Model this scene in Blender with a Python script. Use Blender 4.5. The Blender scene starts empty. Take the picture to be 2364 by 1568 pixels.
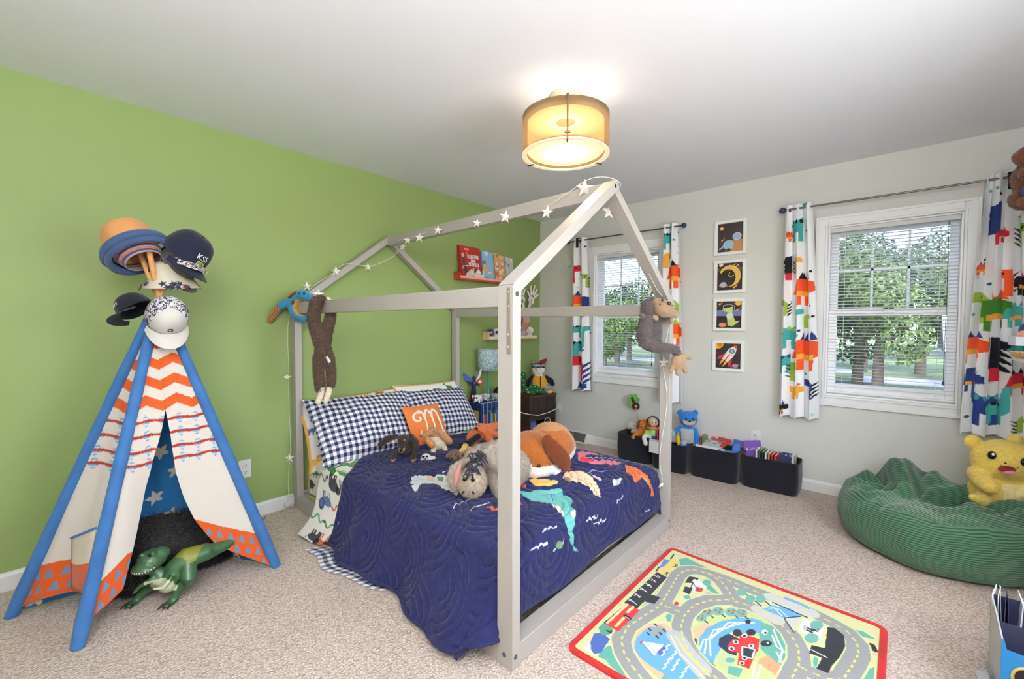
import bpy, bmesh, math, random
import numpy as np
from mathutils import Vector, Matrix, Euler, noise
C = bpy.context.scene.collection
PI = math.pi
def lin(c):
    out = []
    for x in c[:3]:
        x = x / 255.0
        out.append(x / 12.92 if x <= 0.04045 else ((x + 0.055) / 1.055) ** 2.4)
    return tuple(out)
def V3(*a): return Vector(a)
# ---------------------------------------------------------------- materials
MATS = {}
def _new(name):
    m = bpy.data.materials.new(name); m.use_nodes = True
    nt = m.node_tree; nt.nodes.clear()
    out = nt.nodes.new('ShaderNodeOutputMaterial'); b = nt.nodes.new('ShaderNodeBsdfPrincipled')
    nt.links.new(b.outputs[0], out.inputs[0])
    return m, nt, b, out
def mat(name, col, rough=.6, metal=0, sheen=0, bump=None, var=None, attr=False, emit=None, spec=.5, trans=0, coat=0):
    """procedural principled material; col in 0-255 sRGB; bump=(scale,strength,dist); var=(scale,amount)"""
    if name in MATS: return MATS[name]
    m, nt, b, out = _new(name)
    N, L = nt.nodes, nt.links
    b.inputs['Roughness'].default_value = rough
    b.inputs['Metallic'].default_value = metal
    b.inputs['Specular IOR Level'].default_value = spec
    if sheen:
        b.inputs['Sheen Weight'].default_value = sheen; b.inputs['Sheen Roughness'].default_value = .5
    if coat: b.inputs['Coat Weight'].default_value = coat
    if trans: b.inputs['Transmission Weight'].default_value = trans
    tc = N.new('ShaderNodeTexCoord')
    src = None
    if attr:
        a = N.new('ShaderNodeVertexColor'); a.layer_name = 'Col'; src = a.outputs[0]
    else:
        c = lin(col); b.inputs['Base Color'].default_value = (*c, 1)
    if var:
        nz = N.new('ShaderNodeTexNoise'); nz.inputs['Scale'].default_value = var[0]; nz.inputs['Detail'].default_value = 4
        L.new(tc.outputs['Object'], nz.inputs['Vector'])
        mr = N.new('ShaderNodeMapRange'); mr.inputs[1].default_value = .3; mr.inputs[2].default_value = .7
        mr.inputs[3].default_value = 1 - var[1]; mr.inputs[4].default_value = 1 + var[1]
        L.new(nz.outputs[0], mr.inputs[0])
        mx = N.new('ShaderNodeVectorMath'); mx.operation = 'SCALE'
        if src: L.new(src, mx.inputs[0])
        else: mx.inputs[0].default_value = lin(col)
        L.new(mr.outputs[0], mx.inputs['Scale']); src = mx.outputs[0]
    if src: L.new(src, b.inputs['Base Color'])
    if bump:
        nz = N.new('ShaderNodeTexNoise'); nz.inputs['Scale'].default_value = bump[0]; nz.inputs['Detail'].default_value = 3
        L.new(tc.outputs['Object'], nz.inputs['Vector'])
        bp = N.new('ShaderNodeBump'); bp.inputs['Strength'].default_value = bump[1]
        bp.inputs['Distance'].default_value = bump[2] if len(bump) > 2 else .003
        L.new(nz.outputs[0], bp.inputs['Height']); L.new(bp.outputs[0], b.inputs['Normal'])
    if emit:
        b.inputs['Emission Color'].default_value = (*lin(emit[0]), 1); b.inputs['Emission Strength'].default_value = emit[1]
    MATS[name] = m
    return m
def plush(name, col, var=.12): return mat(name, col, .95, sheen=.35, bump=(260, .5, .004), var=(60, var), spec=.1)
def cloth(name, col, var=.05): return mat(name, col, .9, sheen=.15, bump=(500, .35, .002), var=(12, var), spec=.15)
def paint(name, col, rough=.45): return mat(name, col, rough, bump=(30, .06, .002))
def plastic(name, col): return mat(name, col, .35, spec=.5)
# ---------------------------------------------------------------- geometry collector
def ortho(d):
    d = Vector(d).normalized()
    a = Vector((0, 0, 1)) if abs(d.z) < .9 else Vector((1, 0, 0))
    u = d.cross(a).normalized(); w = d.cross(u).normalized()
    return u, w
class G:
    def __init__(s): s.v = []; s.f = []; s.m = []
    def add(s, vs, fs, mi=0, M=None):
        o = len(s.v)
        for p in vs: s.v.append(tuple(M @ Vector(p)) if M else tuple(p))
        for f in fs: s.f.append([i + o for i in f]); s.m.append(mi)
        return s
    def box(s, c, d, mi=0, M=None):
        x, y, z = c; a, b, e = d[0] / 2, d[1] / 2, d[2] / 2
        vs = [(x + i * a, y + j * b, z + k * e) for i in (-1, 1) for j in (-1, 1) for k in (-1, 1)]
        return s.add(vs, [(0, 1, 3, 2), (4, 6, 7, 5), (0, 4, 5, 1), (2, 3, 7, 6), (0, 2, 6, 4), (1, 5, 7, 3)], mi, M)
    def bx(s, x0, x1, y0, y1, z0, z1, mi=0, M=None):
        return s.box(((x0 + x1) / 2, (y0 + y1) / 2, (z0 + z1) / 2), (x1 - x0, y1 - y0, z1 - z0), mi, M)
    def bar(s, p0, p1, w, h, up=(0, 0, 1), mi=0):
        """rectangular bar from p0 to p1; w across, h along 'up'"""
        p0, p1 = Vector(p0), Vector(p1); d = (p1 - p0).normalized(); up = Vector(up)
        r = d.cross(up).normalized(); u = r.cross(d).normalized()
        vs = []
        for p in (p0, p1):
            for i, j in ((-1, -1), (1, -1), (1, 1), (-1, 1)): vs.append(p + r * (i * w / 2) + u * (j * h / 2))
        return s.add(vs, [(0, 3, 2, 1), (4, 5, 6, 7), (0, 1, 5, 4), (1, 2, 6, 5), (2, 3, 7, 6), (3, 0, 4, 7)], mi)
    def tube(s, path, rad, n=8, mi=0, cap=True, closed=False):
        path = [Vector(p) for p in path]; k = len(path)
        rad = [rad] * k if isinstance(rad, (int, float)) else rad
        vs = []; fs = []; pu = None
        for i, p in enumerate(path):
            if closed: d = path[(i + 1) % k] - path[i - 1]
            else: d = path[min(i + 1, k - 1)] - path[max(i - 1, 0)]
            if d.length < 1e-9: d = Vector((0, 0, 1))
            d.normalize()
            if pu is None: u, w = ortho(d)
            else:
                u = pu - d * pu.dot(d)
                u = ortho(d)[0] if u.length < 1e-6 else u.normalized()
                w = d.cross(u).normalized()
            pu = u
            for j in range(n):
                a = 2 * PI * j / n; vs.append(p + (u * math.cos(a) + w * math.sin(a)) * rad[i])
        kk = k if closed else k - 1
        for i in range(kk):
            for j in range(n):
                a, b = i * n, ((i + 1) % k) * n
                fs.append((a + j, a + (j + 1) % n, b + (j + 1) % n, b + j))
        if cap and not closed:
            fs.append(tuple(range(n))[::-1]); fs.append(tuple((k - 1) * n + j for j in range(n)))
        return s.add(vs, fs, mi)
    def capsule(s, path, rad, n=12, mi=0):
        """tube with rounded ends"""
        path = [Vector(p) for p in path]; k = len(path)
        rad = [rad] * k if isinstance(rad, (int, float)) else list(rad)
        d0 = (path[0] - path[1]).normalized(); d1 = (path[-1] - path[-2]).normalized()
        P = []; R = []
        for a in (85, 65, 45, 22): P.append(path[0] + d0 * rad[0] * math.sin(math.radians(a))); R.append(rad[0] * math.cos(math.radians(a)))
        P += path; R += rad
        for a in (22, 45, 65, 85): P.append(path[-1] + d1 * rad[-1] * math.sin(math.radians(a))); R.append(rad[-1] * math.cos(math.radians(a)))
        return s.tube(P, R, n, mi)
    def lathe(s, prof, n=32, mi=0, M=None, a0=0, a1=2 * PI):
        """prof [(r,z)]"""
        full = abs(a1 - a0 - 2 * PI) < 1e-6; c = n if full else n + 1; vs = []; fs = []
        for r, z in prof:
            for j in range(c):
                a = a0 + (a1 - a0) * j / n; vs.append((r * math.cos(a), r * math.sin(a), z))
        for i in range(len(prof) - 1):
            for j in range(n):
                k = (j + 1) % c; fs.append((i * c + j, i * c + k, (i + 1) * c + k, (i + 1) * c + j))
        return s.add(vs, fs, mi, M)
    def ell(s, c, r, mi=0, M=None, nu=20, nv=12):
        r = (r, r, r) if isinstance(r, (int, float)) else r
        vs = [(c[0], c[1], c[2] + r[2])]; fs = []
        for i in range(1, nv):
            t = PI * i / nv
            for j in range(nu):
                a = 2 * PI * j / nu
                vs.append((c[0] + r[0] * math.sin(t) * math.cos(a), c[1] + r[1] * math.sin(t) * math.sin(a), c[2] + r[2] * math.cos(t)))
        vs.append((c[0], c[1], c[2] - r[2])); e = len(vs) - 1
        for j in range(nu):
            k = (j + 1) % nu
            fs.append((0, 1 + j, 1 + k))
            for i in range(nv - 2): fs.append((1 + i * nu + j, 1 + (i + 1) * nu + j, 1 + (i + 1) * nu + k, 1 + i * nu + k))
            fs.append((e, 1 + (nv - 2) * nu + k, 1 + (nv - 2) * nu + j))
        return s.add(vs, fs, mi, M)
    def rell(s, c, r, rot, mi=0):
        """ellipsoid rotated by Euler rot (degrees) about its centre"""
        M = Matrix.Translation(c) @ Euler([math.radians(a) for a in rot]).to_matrix().to_4x4()
        return s.ell((0, 0, 0), r, mi, M)
    def prism(s, poly, t, mi=0, M=None, bev=0):
        """2D outline extruded from z=-t/2 to t/2 (placed by M)"""
        n = len(poly); vs = [(x, y, -t / 2) for x, y in poly] + [(x, y, t / 2) for x, y in poly]
        fs = [tuple(range(n))[::-1], tuple(range(n, 2 * n))] + [(i, (i + 1) % n, n + (i + 1) % n, n + i) for i in range(n)]
        return s.add(vs, fs, mi, M)
    def pillow(s, w, h, t, M=None, mi=0, nu=28, nv=20, pinch=.06, pw=.55, seed=0, wr=.006):
        """stuffed cushion w x h x t, centred, corners drawn to points"""
        rows = []
        for sd in (1, -1):
            o = []
            for j in range(nv + 1):
                for i in range(nu + 1):
                    u = 2 * i / nu - 1; v = 2 * j / nv - 1
                    k = max(0, (1 - u ** 2) * (1 - v ** 2)) ** pw
                    x = u * w / 2 * (1 - pinch * (1 - v * v)); y = v * h / 2 * (1 - pinch * (1 - u * u))
                    z = sd * t / 2 * k + wr * noise.noise((x * 9 + seed, y * 9, sd * 3)) * (k ** .5) * 2
                    o.append((x, y, z))
            rows.append(o)
        W = nu + 1
        fs = [[j * W + i, j * W + i + 1, (j + 1) * W + i + 1, (j + 1) * W + i] for j in range(nv) for i in range(nu)]
        s.add(rows[0], fs, mi, M); s.add(rows[1], [f[::-1] for f in fs], mi, M)
        return s
    def bounds(s):
        a = np.array(s.v); return a.min(0), a.max(0)
def mesh_of(g, name, mats, smooth=True, ang=40):
    me = bpy.data.meshes.new(name)
    if isinstance(g, G):
        me.from_pydata(g.v, [], g.f)
        me.polygons.foreach_set('material_index', g.m)
    else:
        me = g; me.name = name
    for m in (mats if isinstance(mats, (list, tuple)) else [mats]): me.materials.append(m)
    me.polygons.foreach_set('use_smooth', [bool(smooth)] * len(me.polygons))
    if smooth and ang: me.set_sharp_from_angle(angle=math.radians(ang))
    me.update()
    return me
def shift(me, d):
    n = len(me.vertices); a = np.empty(n * 3, np.float32); me.vertices.foreach_get('co', a)
    a = a.reshape(-1, 3) - np.array(d, np.float32); me.vertices.foreach_set('co', a.ravel()); me.update()
# ---------------------------------------------------------------- objects
def tag(o, label=None, cat=None, group=None, kind=None):
    if label: o['label'] = label
    if cat: o['category'] = cat
    if group: o['group'] = group
    if kind: o['kind'] = kind
    return o
def thing(name, label, cat, loc=(0, 0, 0), rot=(0, 0, 0), group=None, world=True, scale=1):
    """Empty at the thing's base. world=True: parts are given in world coordinates and shifted; else in the thing's own space"""
    o = bpy.data.objects.new(name, None); C.objects.link(o); o.empty_display_size = .05
    o.location = loc; o.rotation_euler = [math.radians(a) for a in rot]
    if scale != 1: o.scale = (scale,) * 3
    o['_w'] = 1 if world else 0
    return tag(o, label, cat, group)
def rootof(o):
    while o.parent: o = o.parent
    return o
def part(name, parent, g, mats, smooth=True, bevel=0, ang=40, label=None, thick=0, kind=None, seg=2):
    me = mesh_of(g, name, mats, smooth, ang)
    o = bpy.data.objects.new(name, me); C.objects.link(o)
    r = rootof(parent)
    if r.get('_w', 1): shift(me, r.location)
    o.parent = parent
    if thick:
        md = o.modifiers.new('t', 'SOLIDIFY'); md.thickness = thick; md.offset = 0
    if bevel:
        md = o.modifiers.new('b', 'BEVEL'); md.width = bevel; md.segments = seg; md.limit_method = 'ANGLE'; md.angle_limit = math.radians(35)
    if label: o['label'] = label
    if kind: o['kind'] = kind
    return o
def solo(name, g, mats, label=None, cat=None, loc=None, group=None, kind=None, smooth=True, bevel=0, ang=40, rot=None, thick=0):
    """a thing (or a piece of the setting) that is one mesh; world coordinates unless rot is given"""
    me = mesh_of(g, name, mats, smooth, ang)
    o = bpy.data.objects.new(name, me); C.objects.link(o)
    if rot is not None:
        o.location = loc; o.rotation_euler = [math.radians(a) for a in rot]
    elif loc is not None:
        shift(me, loc); o.location = loc
    o['_w'] = 1
    if thick:
        md = o.modifiers.new('t', 'SOLIDIFY'); md.thickness = thick; md.offset = 0
    if bevel:
        md = o.modifiers.new('b', 'BEVEL'); md.width = bevel; md.segments = 2; md.limit_method = 'ANGLE'; md.angle_limit = math.radians(35)
    return tag(o, label, cat, group, kind)
def copy_tree(o, parent=None):
    c = o.copy(); C.objects.link(c)
    if parent: c.parent = parent
    for ch in [x for x in bpy.data.objects if x.parent == o and x != c]: copy_tree(ch, c)
    return c
# ---------------------------------------------------------------- stuffed bodies: overlapping volumes melted into one skin
def blob(g, voxel=.006, it=6, fac=.5):
    me = bpy.data.meshes.new('t'); me.from_pydata(g.v, [], g.f); me.update()
    o = bpy.data.objects.new('t', me); C.objects.link(o)
    r = o.modifiers.new('r', 'REMESH'); r.mode = 'VOXEL'; r.voxel_size = voxel; r.use_smooth_shade = True
    s = o.modifiers.new('s', 'SMOOTH'); s.iterations = it; s.factor = fac
    dg = bpy.context.evaluated_depsgraph_get(); ev = o.evaluated_get(dg)
    out = bpy.data.meshes.new_from_object(ev)
    bpy.data.objects.remove(o); bpy.data.meshes.remove(me)
    out.materials.clear()
    return out
def paint_faces(me, rule):
    """material index per face from its centre"""
    n = len(me.polygons); c = np.empty(n * 3, np.float32); me.polygons.foreach_get('center', c)
    c = c.reshape(-1, 3); idx = [int(rule(p)) for p in c]
    me.polygons.foreach_set('material_index', idx); me.update()
    return me
def fuzz(me, n, length, width=.002, mi=0, seed=1, jit=.8, lie=(0, 0, 0), rule=None, mo=0):
    """grows n short strands on a mesh, as part of the same mesh; mo: strands take their face's material index + mo"""
    rng = random.Random(seed)
    me.calc_loop_triangles()
    ts = me.loop_triangles; A = np.array([t.area for t in ts]); cum = np.cumsum(A) / A.sum()
    vs = [tuple(v.co) for v in me.vertices]; fs = [tuple(p.vertices) for p in me.polygons]; mi_ = [p.material_index for p in me.polygons]
    lie = Vector(lie)
    pick = np.searchsorted(cum, np.random.RandomState(seed).rand(n))
    for k in pick:
        t = ts[int(min(k, len(ts) - 1))]; a, b, c = [me.vertices[i].co for i in t.vertices]
        u, w = rng.random(), rng.random()
        if u + w > 1: u, w = 1 - u, 1 - w
        p = a + (b - a) * u + (c - a) * w
        if rule and not rule(p): continue
        nr = t.normal; q, r = ortho(nr)
        an = rng.random() * 2 * PI; sd = (q * math.cos(an) + r * math.sin(an))
        d = (nr + sd * jit * rng.random() + lie).normalized()
        sd2 = d.cross(sd)
        if sd2.length < 1e-6: continue
        sd2.normalize(); L = length * (.6 + .6 * rng.random()); o = len(vs)
        m_ = me.polygons[t.polygon_index].material_index + mo if mi is None else mi
        vs += [tuple(p - sd2 * width / 2), tuple(p + sd2 * width / 2), tuple(p + d * L)]
        fs.append((o, o + 1, o + 2)); mi_.append(m_)
    out = bpy.data.meshes.new(me.name); out.from_pydata(vs, [], fs); out.polygons.foreach_set('material_index', mi_); out.update()
    return out
# ---------------------------------------------------------------- flat colour designs for printed cloth, laid on a fine grid as vertex colours
class Canvas:
    def __init__(s, w, h, res, bg):
        s.w, s.h = w, h; s.nx = max(2, int(round(w / res)) + 1); s.ny = max(2, int(round(h / res)) + 1)
        s.a = np.empty((s.ny, s.nx, 3), np.float32); s.a[:] = lin(bg)
        s.X, s.Y = np.meshgrid(np.linspace(0, w, s.nx), np.linspace(0, h, s.ny))
    def _win(s, x0, x1, y0, y1):
        i0 = max(0, int(x0 / s.w * (s.nx - 1)) - 1); i1 = min(s.nx, int(x1 / s.w * (s.nx - 1)) + 2)
        j0 = max(0, int(y0 / s.h * (s.ny - 1)) - 1); j1 = min(s.ny, int(y1 / s.h * (s.ny - 1)) + 2)
        return slice(j0, max(j0, j1)), slice(i0, max(i0, i1))
    def poly(s, pts, col):
        pts = np.array(pts, float)
        w = s._win(pts[:, 0].min(), pts[:, 0].max(), pts[:, 1].min(), pts[:, 1].max())
        X, Y = s.X[w], s.Y[w]
        if X.size == 0: return s
        ins = np.zeros(X.shape, bool); n = len(pts)
        for i in range(n):
            x0, y0 = pts[i]; x1, y1 = pts[(i + 1) % n]
            if y0 == y1: continue
            c = ((y0 > Y) != (y1 > Y)) & (X < (x1 - x0) * (Y - y0) / (y1 - y0) + x0)
            ins ^= c
        s.a[w][ins] = lin(col); return s
    def ell(s, cx, cy, rx, ry, col, rot=0):
        r = max(rx, ry); w = s._win(cx - r, cx + r, cy - r, cy + r); X, Y = s.X[w] - cx, s.Y[w] - cy
        if X.size == 0: return s
        c, q = math.cos(rot), math.sin(rot); U = X * c + Y * q; W = -X * q + Y * c
        s.a[w][(U / rx) ** 2 + (W / ry) ** 2 <= 1] = lin(col); return s
    def line(s, pts, wd, col, dash=None):
        pts = [np.array(p, float) for p in pts]; run = 0
        for p, q in zip(pts[:-1], pts[1:]):
            w = s._win(min(p[0], q[0]) - wd, max(p[0], q[0]) + wd, min(p[1], q[1]) - wd, max(p[1], q[1]) + wd)
            X, Y = s.X[w], s.Y[w]
            if X.size == 0: continue
            d = q - p; L = np.hypot(*d)
            if L < 1e-9: continue
            tt = ((X - p[0]) * d[0] + (Y - p[1]) * d[1]) / L ** 2
            t = np.clip(tt, 0, 1)
            k = np.hypot(X - p[0] - t * d[0], Y - p[1] - t * d[1]) <= wd / 2
            if dash: k &= ((run + t * L) % (dash[0] + dash[1])) < dash[0]
            s.a[w][k] = lin(col); run += L
        return s
    def rect(s, x0, y0, x1, y1, col): return s.poly([(x0, y0), (x1, y0), (x1, y1), (x0, y1)], col)
    def text(s, txt, x, y, size, col, rot=0, sx=1):
        c, q = math.cos(rot), math.sin(rot)
        for t in text_tris(txt):
            s.poly([(x + (px * sx * c - py * q) * size, y + (px * sx * q + py * c) * size) for px, py in t], col)
        return s
_TT = {}
def text_tris(txt):
    if txt in _TT: return _TT[txt]
    cu = bpy.data.curves.new('t', 'FONT'); cu.body = txt; cu.resolution_u = 3; cu.align_x = 'CENTER'; cu.align_y = 'CENTER'
    o = bpy.data.objects.new('t', cu); C.objects.link(o)
    me = bpy.data.meshes.new_from_object(o.evaluated_get(bpy.context.evaluated_depsgraph_get()))
    me.calc_loop_triangles()
    out = [[tuple(me.vertices[i].co[:2]) for i in t.vertices] for t in me.loop_triangles]
    bpy.data.objects.remove(o); bpy.data.curves.remove(cu); bpy.data.meshes.remove(me)
    _TT[txt] = out
    return out
def sheet(name, cv, fn):
    """mesh from a Canvas: fn(U,V) arrays -> X,Y,Z arrays; colours become the 'Col' attribute"""
    X, Y, Z = fn(cv.X, cv.Y)
    co = np.stack([X, Y, Z], -1).reshape(-1, 3).astype(np.float32)
    ny, nx = cv.ny, cv.nx
    me = bpy.data.meshes.new(name); me.vertices.add(len(co)); me.vertices.foreach_set('co', co.ravel())
    I = np.arange(ny * nx).reshape(ny, nx)
    q = np.stack([I[:-1, :-1], I[:-1, 1:], I[1:, 1:], I[1:, :-1]], -1).reshape(-1, 4)
    me.loops.add(q.size); me.polygons.add(len(q))
    me.loops.foreach_set('vertex_index', q.ravel().astype(np.int32))
    me.polygons.foreach_set('loop_start', np.arange(0, q.size, 4, dtype=np.int32))
    me.polygons.foreach_set('loop_total', np.full(len(q), 4, np.int32))
    me.update(calc_edges=True)
    ca = me.color_attributes.new('Col', 'FLOAT_COLOR', 'POINT')
    rgba = np.ones((len(co), 4), np.float32); rgba[:, :3] = cv.a.reshape(-1, 3)
    ca.data.foreach_set('color', rgba.ravel())
    me.validate()
    return me
def vnoise(X, Y, s, seed=0, oct=3):
    """smooth numpy value noise, about -1..1"""
    out = np.zeros_like(X, dtype=float); amp = 1; tot = 0
    for o in range(oct):
        rs = np.random.RandomState(seed + o * 17); T = rs.rand(64, 64) * 2 - 1
        x, y = X / s * 2 ** o, Y / s * 2 ** o
        i, j = np.floor(x).astype(int), np.floor(y).astype(int); fx, fy = x - i, y - j
        fx = fx * fx * (3 - 2 * fx); fy = fy * fy * (3 - 2 * fy)
        a, b, c, d = T[j % 64, i % 64], T[j % 64, (i + 1) % 64], T[(j + 1) % 64, i % 64], T[(j + 1) % 64, (i + 1) % 64]
        out += amp * ((a * (1 - fx) + b * fx) * (1 - fy) + (c * (1 - fx) + d * fx) * fy); tot += amp; amp *= .5
    return out / tot
def sstep(a, b, x):
    t = np.clip((x - a) / (b - a), 0, 1); return t * t * (3 - 2 * t)
# ================================================================= camera, setting, light
RX, RY, CH = 3.82, -4.85, 2.44
def camera():
    yaw, pitch, roll = math.radians(41.708), math.radians(-1.975), math.radians(.165)
    f = Vector((-math.sin(yaw) * math.cos(pitch), math.cos(yaw) * math.cos(pitch), math.sin(pitch)))
    r = Vector((math.cos(yaw), math.sin(yaw), 0)); u = r.cross(f)
    c, s = math.cos(roll), math.sin(roll)
    r, u = r * c + u * s, u * c - r * s
    cam = bpy.data.cameras.new('camera'); o = bpy.data.objects.new('camera', cam); C.objects.link(o)
    cam.sensor_width = 36; cam.lens = 36 * 1008.7 / 2364; cam.clip_start = .02; cam.clip_end = 400
    M = Matrix((r, u, -f)).transposed().to_4x4(); M.translation = (3.1223, -3.9847, 1.2609)
    o.matrix_world = M
    bpy.context.scene.camera = o
camera()
sc = bpy.context.scene
sc.view_settings.view_transform = 'Standard'; sc.view_settings.look = 'None'; sc.view_settings.gamma = 1
sc.view_settings.exposure = .38; sc.view_settings.use_curve_mapping = False
sc.cycles.use_denoising = True; sc.cycles.max_bounces = 10; sc.cycles.diffuse_bounces = 6
sc.cycles.transparent_max_bounces = 24; sc.cycles.caustics_reflective = False; sc.cycles.caustics_refractive = False
sc.cycles.sample_clamp_indirect = 6

M_green = mat('green_paint', (137, 157, 93), .55, bump=(180, .05, .002))
M_wall = mat('greige_paint', (213, 212, 206), .6, bump=(180, .05, .002))
M_ceil = mat('ceiling_paint', (236, 236, 240), .8, bump=(120, .08, .003))
M_trim = mat('white_trim', (236, 236, 236), .35)
M_vinyl = mat('white_vinyl', (246, 246, 248), .3)
def carpet_mat():
    m, nt, b, out = _new('loop_carpet'); N, L = nt.nodes, nt.links
    tc = N.new('ShaderNodeTexCoord'); mp = N.new('ShaderNodeMapping'); mp.inputs['Rotation'].default_value[2] = .5
    L.new(tc.outputs['Object'], mp.inputs[0])
    v = N.new('ShaderNodeTexVoronoi'); v.inputs['Scale'].default_value = 105; v.inputs['Randomness'].default_value = .75
    L.new(mp.outputs[0], v.inputs['Vector'])
    n = N.new('ShaderNodeTexNoise'); n.inputs['Scale'].default_value = 3; n.inputs['Detail'].default_value = 4; L.new(mp.outputs[0], n.inputs['Vector'])
    cr = N.new('ShaderNodeValToRGB'); e = cr.color_ramp.elements
    e[0].position = .15; e[0].color = (*lin((224, 210, 200)), 1); e[1].position = .85; e[1].color = (*lin((172, 154, 140)), 1)
    L.new(v.outputs['Distance'], cr.inputs[0])
    mr = N.new('ShaderNodeMapRange'); mr.inputs[1].default_value = .3; mr.inputs[2].default_value = .7; mr.inputs[3].default_value = .94; mr.inputs[4].default_value = 1.05
    L.new(n.outputs[0], mr.inputs[0])
    sc_ = N.new('ShaderNodeVectorMath'); sc_.operation = 'SCALE'; L.new(cr.outputs[0], sc_.inputs[0]); L.new(mr.outputs[0], sc_.inputs['Scale'])
    L.new(sc_.outputs[0], b.inputs['Base Color']); b.inputs['Roughness'].default_value = .95; b.inputs['Specular IOR Level'].default_value = .1
    iv = N.new('ShaderNodeMath'); iv.operation = 'SUBTRACT'; iv.inputs[0].default_value = 1; L.new(v.outputs['Distance'], iv.inputs[1])
    bp = N.new('ShaderNodeBump'); bp.inputs['Strength'].default_value = .8; bp.inputs['Distance'].default_value = .006
    L.new(iv.outputs[0], bp.inputs['Height']); L.new(bp.outputs[0], b.inputs['Normal'])
    return m
solo('floor', G().bx(-.15, RX + .15, RY - .15, .15, -.12, 0), carpet_mat(), kind='structure', smooth=False)
solo('ceiling', G().bx(-.15, RX + .15, RY - .15, .15, CH, CH + .12), M_ceil, kind='structure', smooth=False)
solo('wall_left', G().bx(-.15, 0, RY - .15, .15, 0, CH), M_green, kind='structure', smooth=False)
WY0, WY1 = -3.0, -1.6
g = G(); g.bx(RX, RX + .15, RY - .15, WY0, 0, CH); g.bx(RX, RX + .15, WY1, .15, 0, CH); g.bx(RX, RX + .15, WY0, WY1, 0, .75); g.bx(RX, RX + .15, WY0, WY1, 2.1, CH)
solo('wall_right', g, M_wall, kind='structure', smooth=False)
solo('wall_front', G().bx(0, RX, RY - .15, RY, 0, CH), M_wall, kind='structure', smooth=False)
WIN = [(.732, 1.424), (2.702, 3.402)]; WZ0, WZ1 = .742, 1.985
g = G(); xs = [0]
for a, b in WIN: xs += [a, b]
xs.append(RX)
for i in range(0, 6, 2): g.bx(xs[i], xs[i + 1], 0, .15, 0, CH)
for a, b in WIN: g.bx(a, b, 0, .15, 0, WZ0); g.bx(a, b, 0, .15, WZ1, CH)
solo('wall_back', g, M_wall, kind='structure', smooth=False)
def baseboard(name, p0, p1, inward):
    prof = [(0, 0), (.014, 0), (.014, .07), (.009, .082), (0, .086)]
    p0, p1, n = Vector(p0), Vector(p1), Vector(inward); g = G(); vs = []
    for p in (p0, p1):
        for d, z in prof: vs.append(p + n * d + Vector((0, 0, z)))
    g.add(vs, [(i, i + 1, 5 + i + 1, 5 + i) for i in range(4)] + [(0, 1, 2, 3, 4), (9, 8, 7, 6, 5)])
    solo(name, g, M_trim, kind='structure', smooth=False)
baseboard('baseboard_left', (0, RY, 0), (0, 0, 0), (1, 0, 0))
baseboard('baseboard_back', (0, 0, 0), (.345, 0, 0), (0, -1, 0))
baseboard('baseboard_back.001', (.665, 0, 0), (RX, 0, 0), (0, -1, 0))
baseboard('baseboard_right', (RX, RY, 0), (RX, 0, 0), (-1, 0, 0))
def glass_mat():
    m, nt, b, out = _new('window_glass'); N, L = nt.nodes, nt.links
    t = N.new('ShaderNodeBsdfTransparent'); t.inputs[0].default_value = (.95, .97, .97, 1)
    gl = N.new('ShaderNodeBsdfGlossy'); gl.inputs['Roughness'].default_value = .02
    fr = N.new('ShaderNodeFresnel'); fr.inputs[0].default_value = 1.3
    mx = N.new('ShaderNodeMixShader'); L.new(fr.outputs[0], mx.inputs[0]); L.new(t.outputs[0], mx.inputs[1]); L.new(gl.outputs[0], mx.inputs[2])
    L.new(mx.outputs[0], out.inputs[0]); return m
M_glass = glass_mat()
def frame_rect(g, x0, x1, z0, z1, w, y0, y1, mi=0, wb=None, wt=None):
    wb = wb or w; wt = wt or w
    g.bx(x0, x0 + w, y0, y1, z0, z1, mi); g.bx(x1 - w, x1, y0, y1, z0, z1, mi)
    g.bx(x0 + w, x1 - w, y0, y1, z0, z0 + wb, mi); g.bx(x0 + w, x1 - w, y0, y1, z1 - wt, z1, mi)
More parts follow.
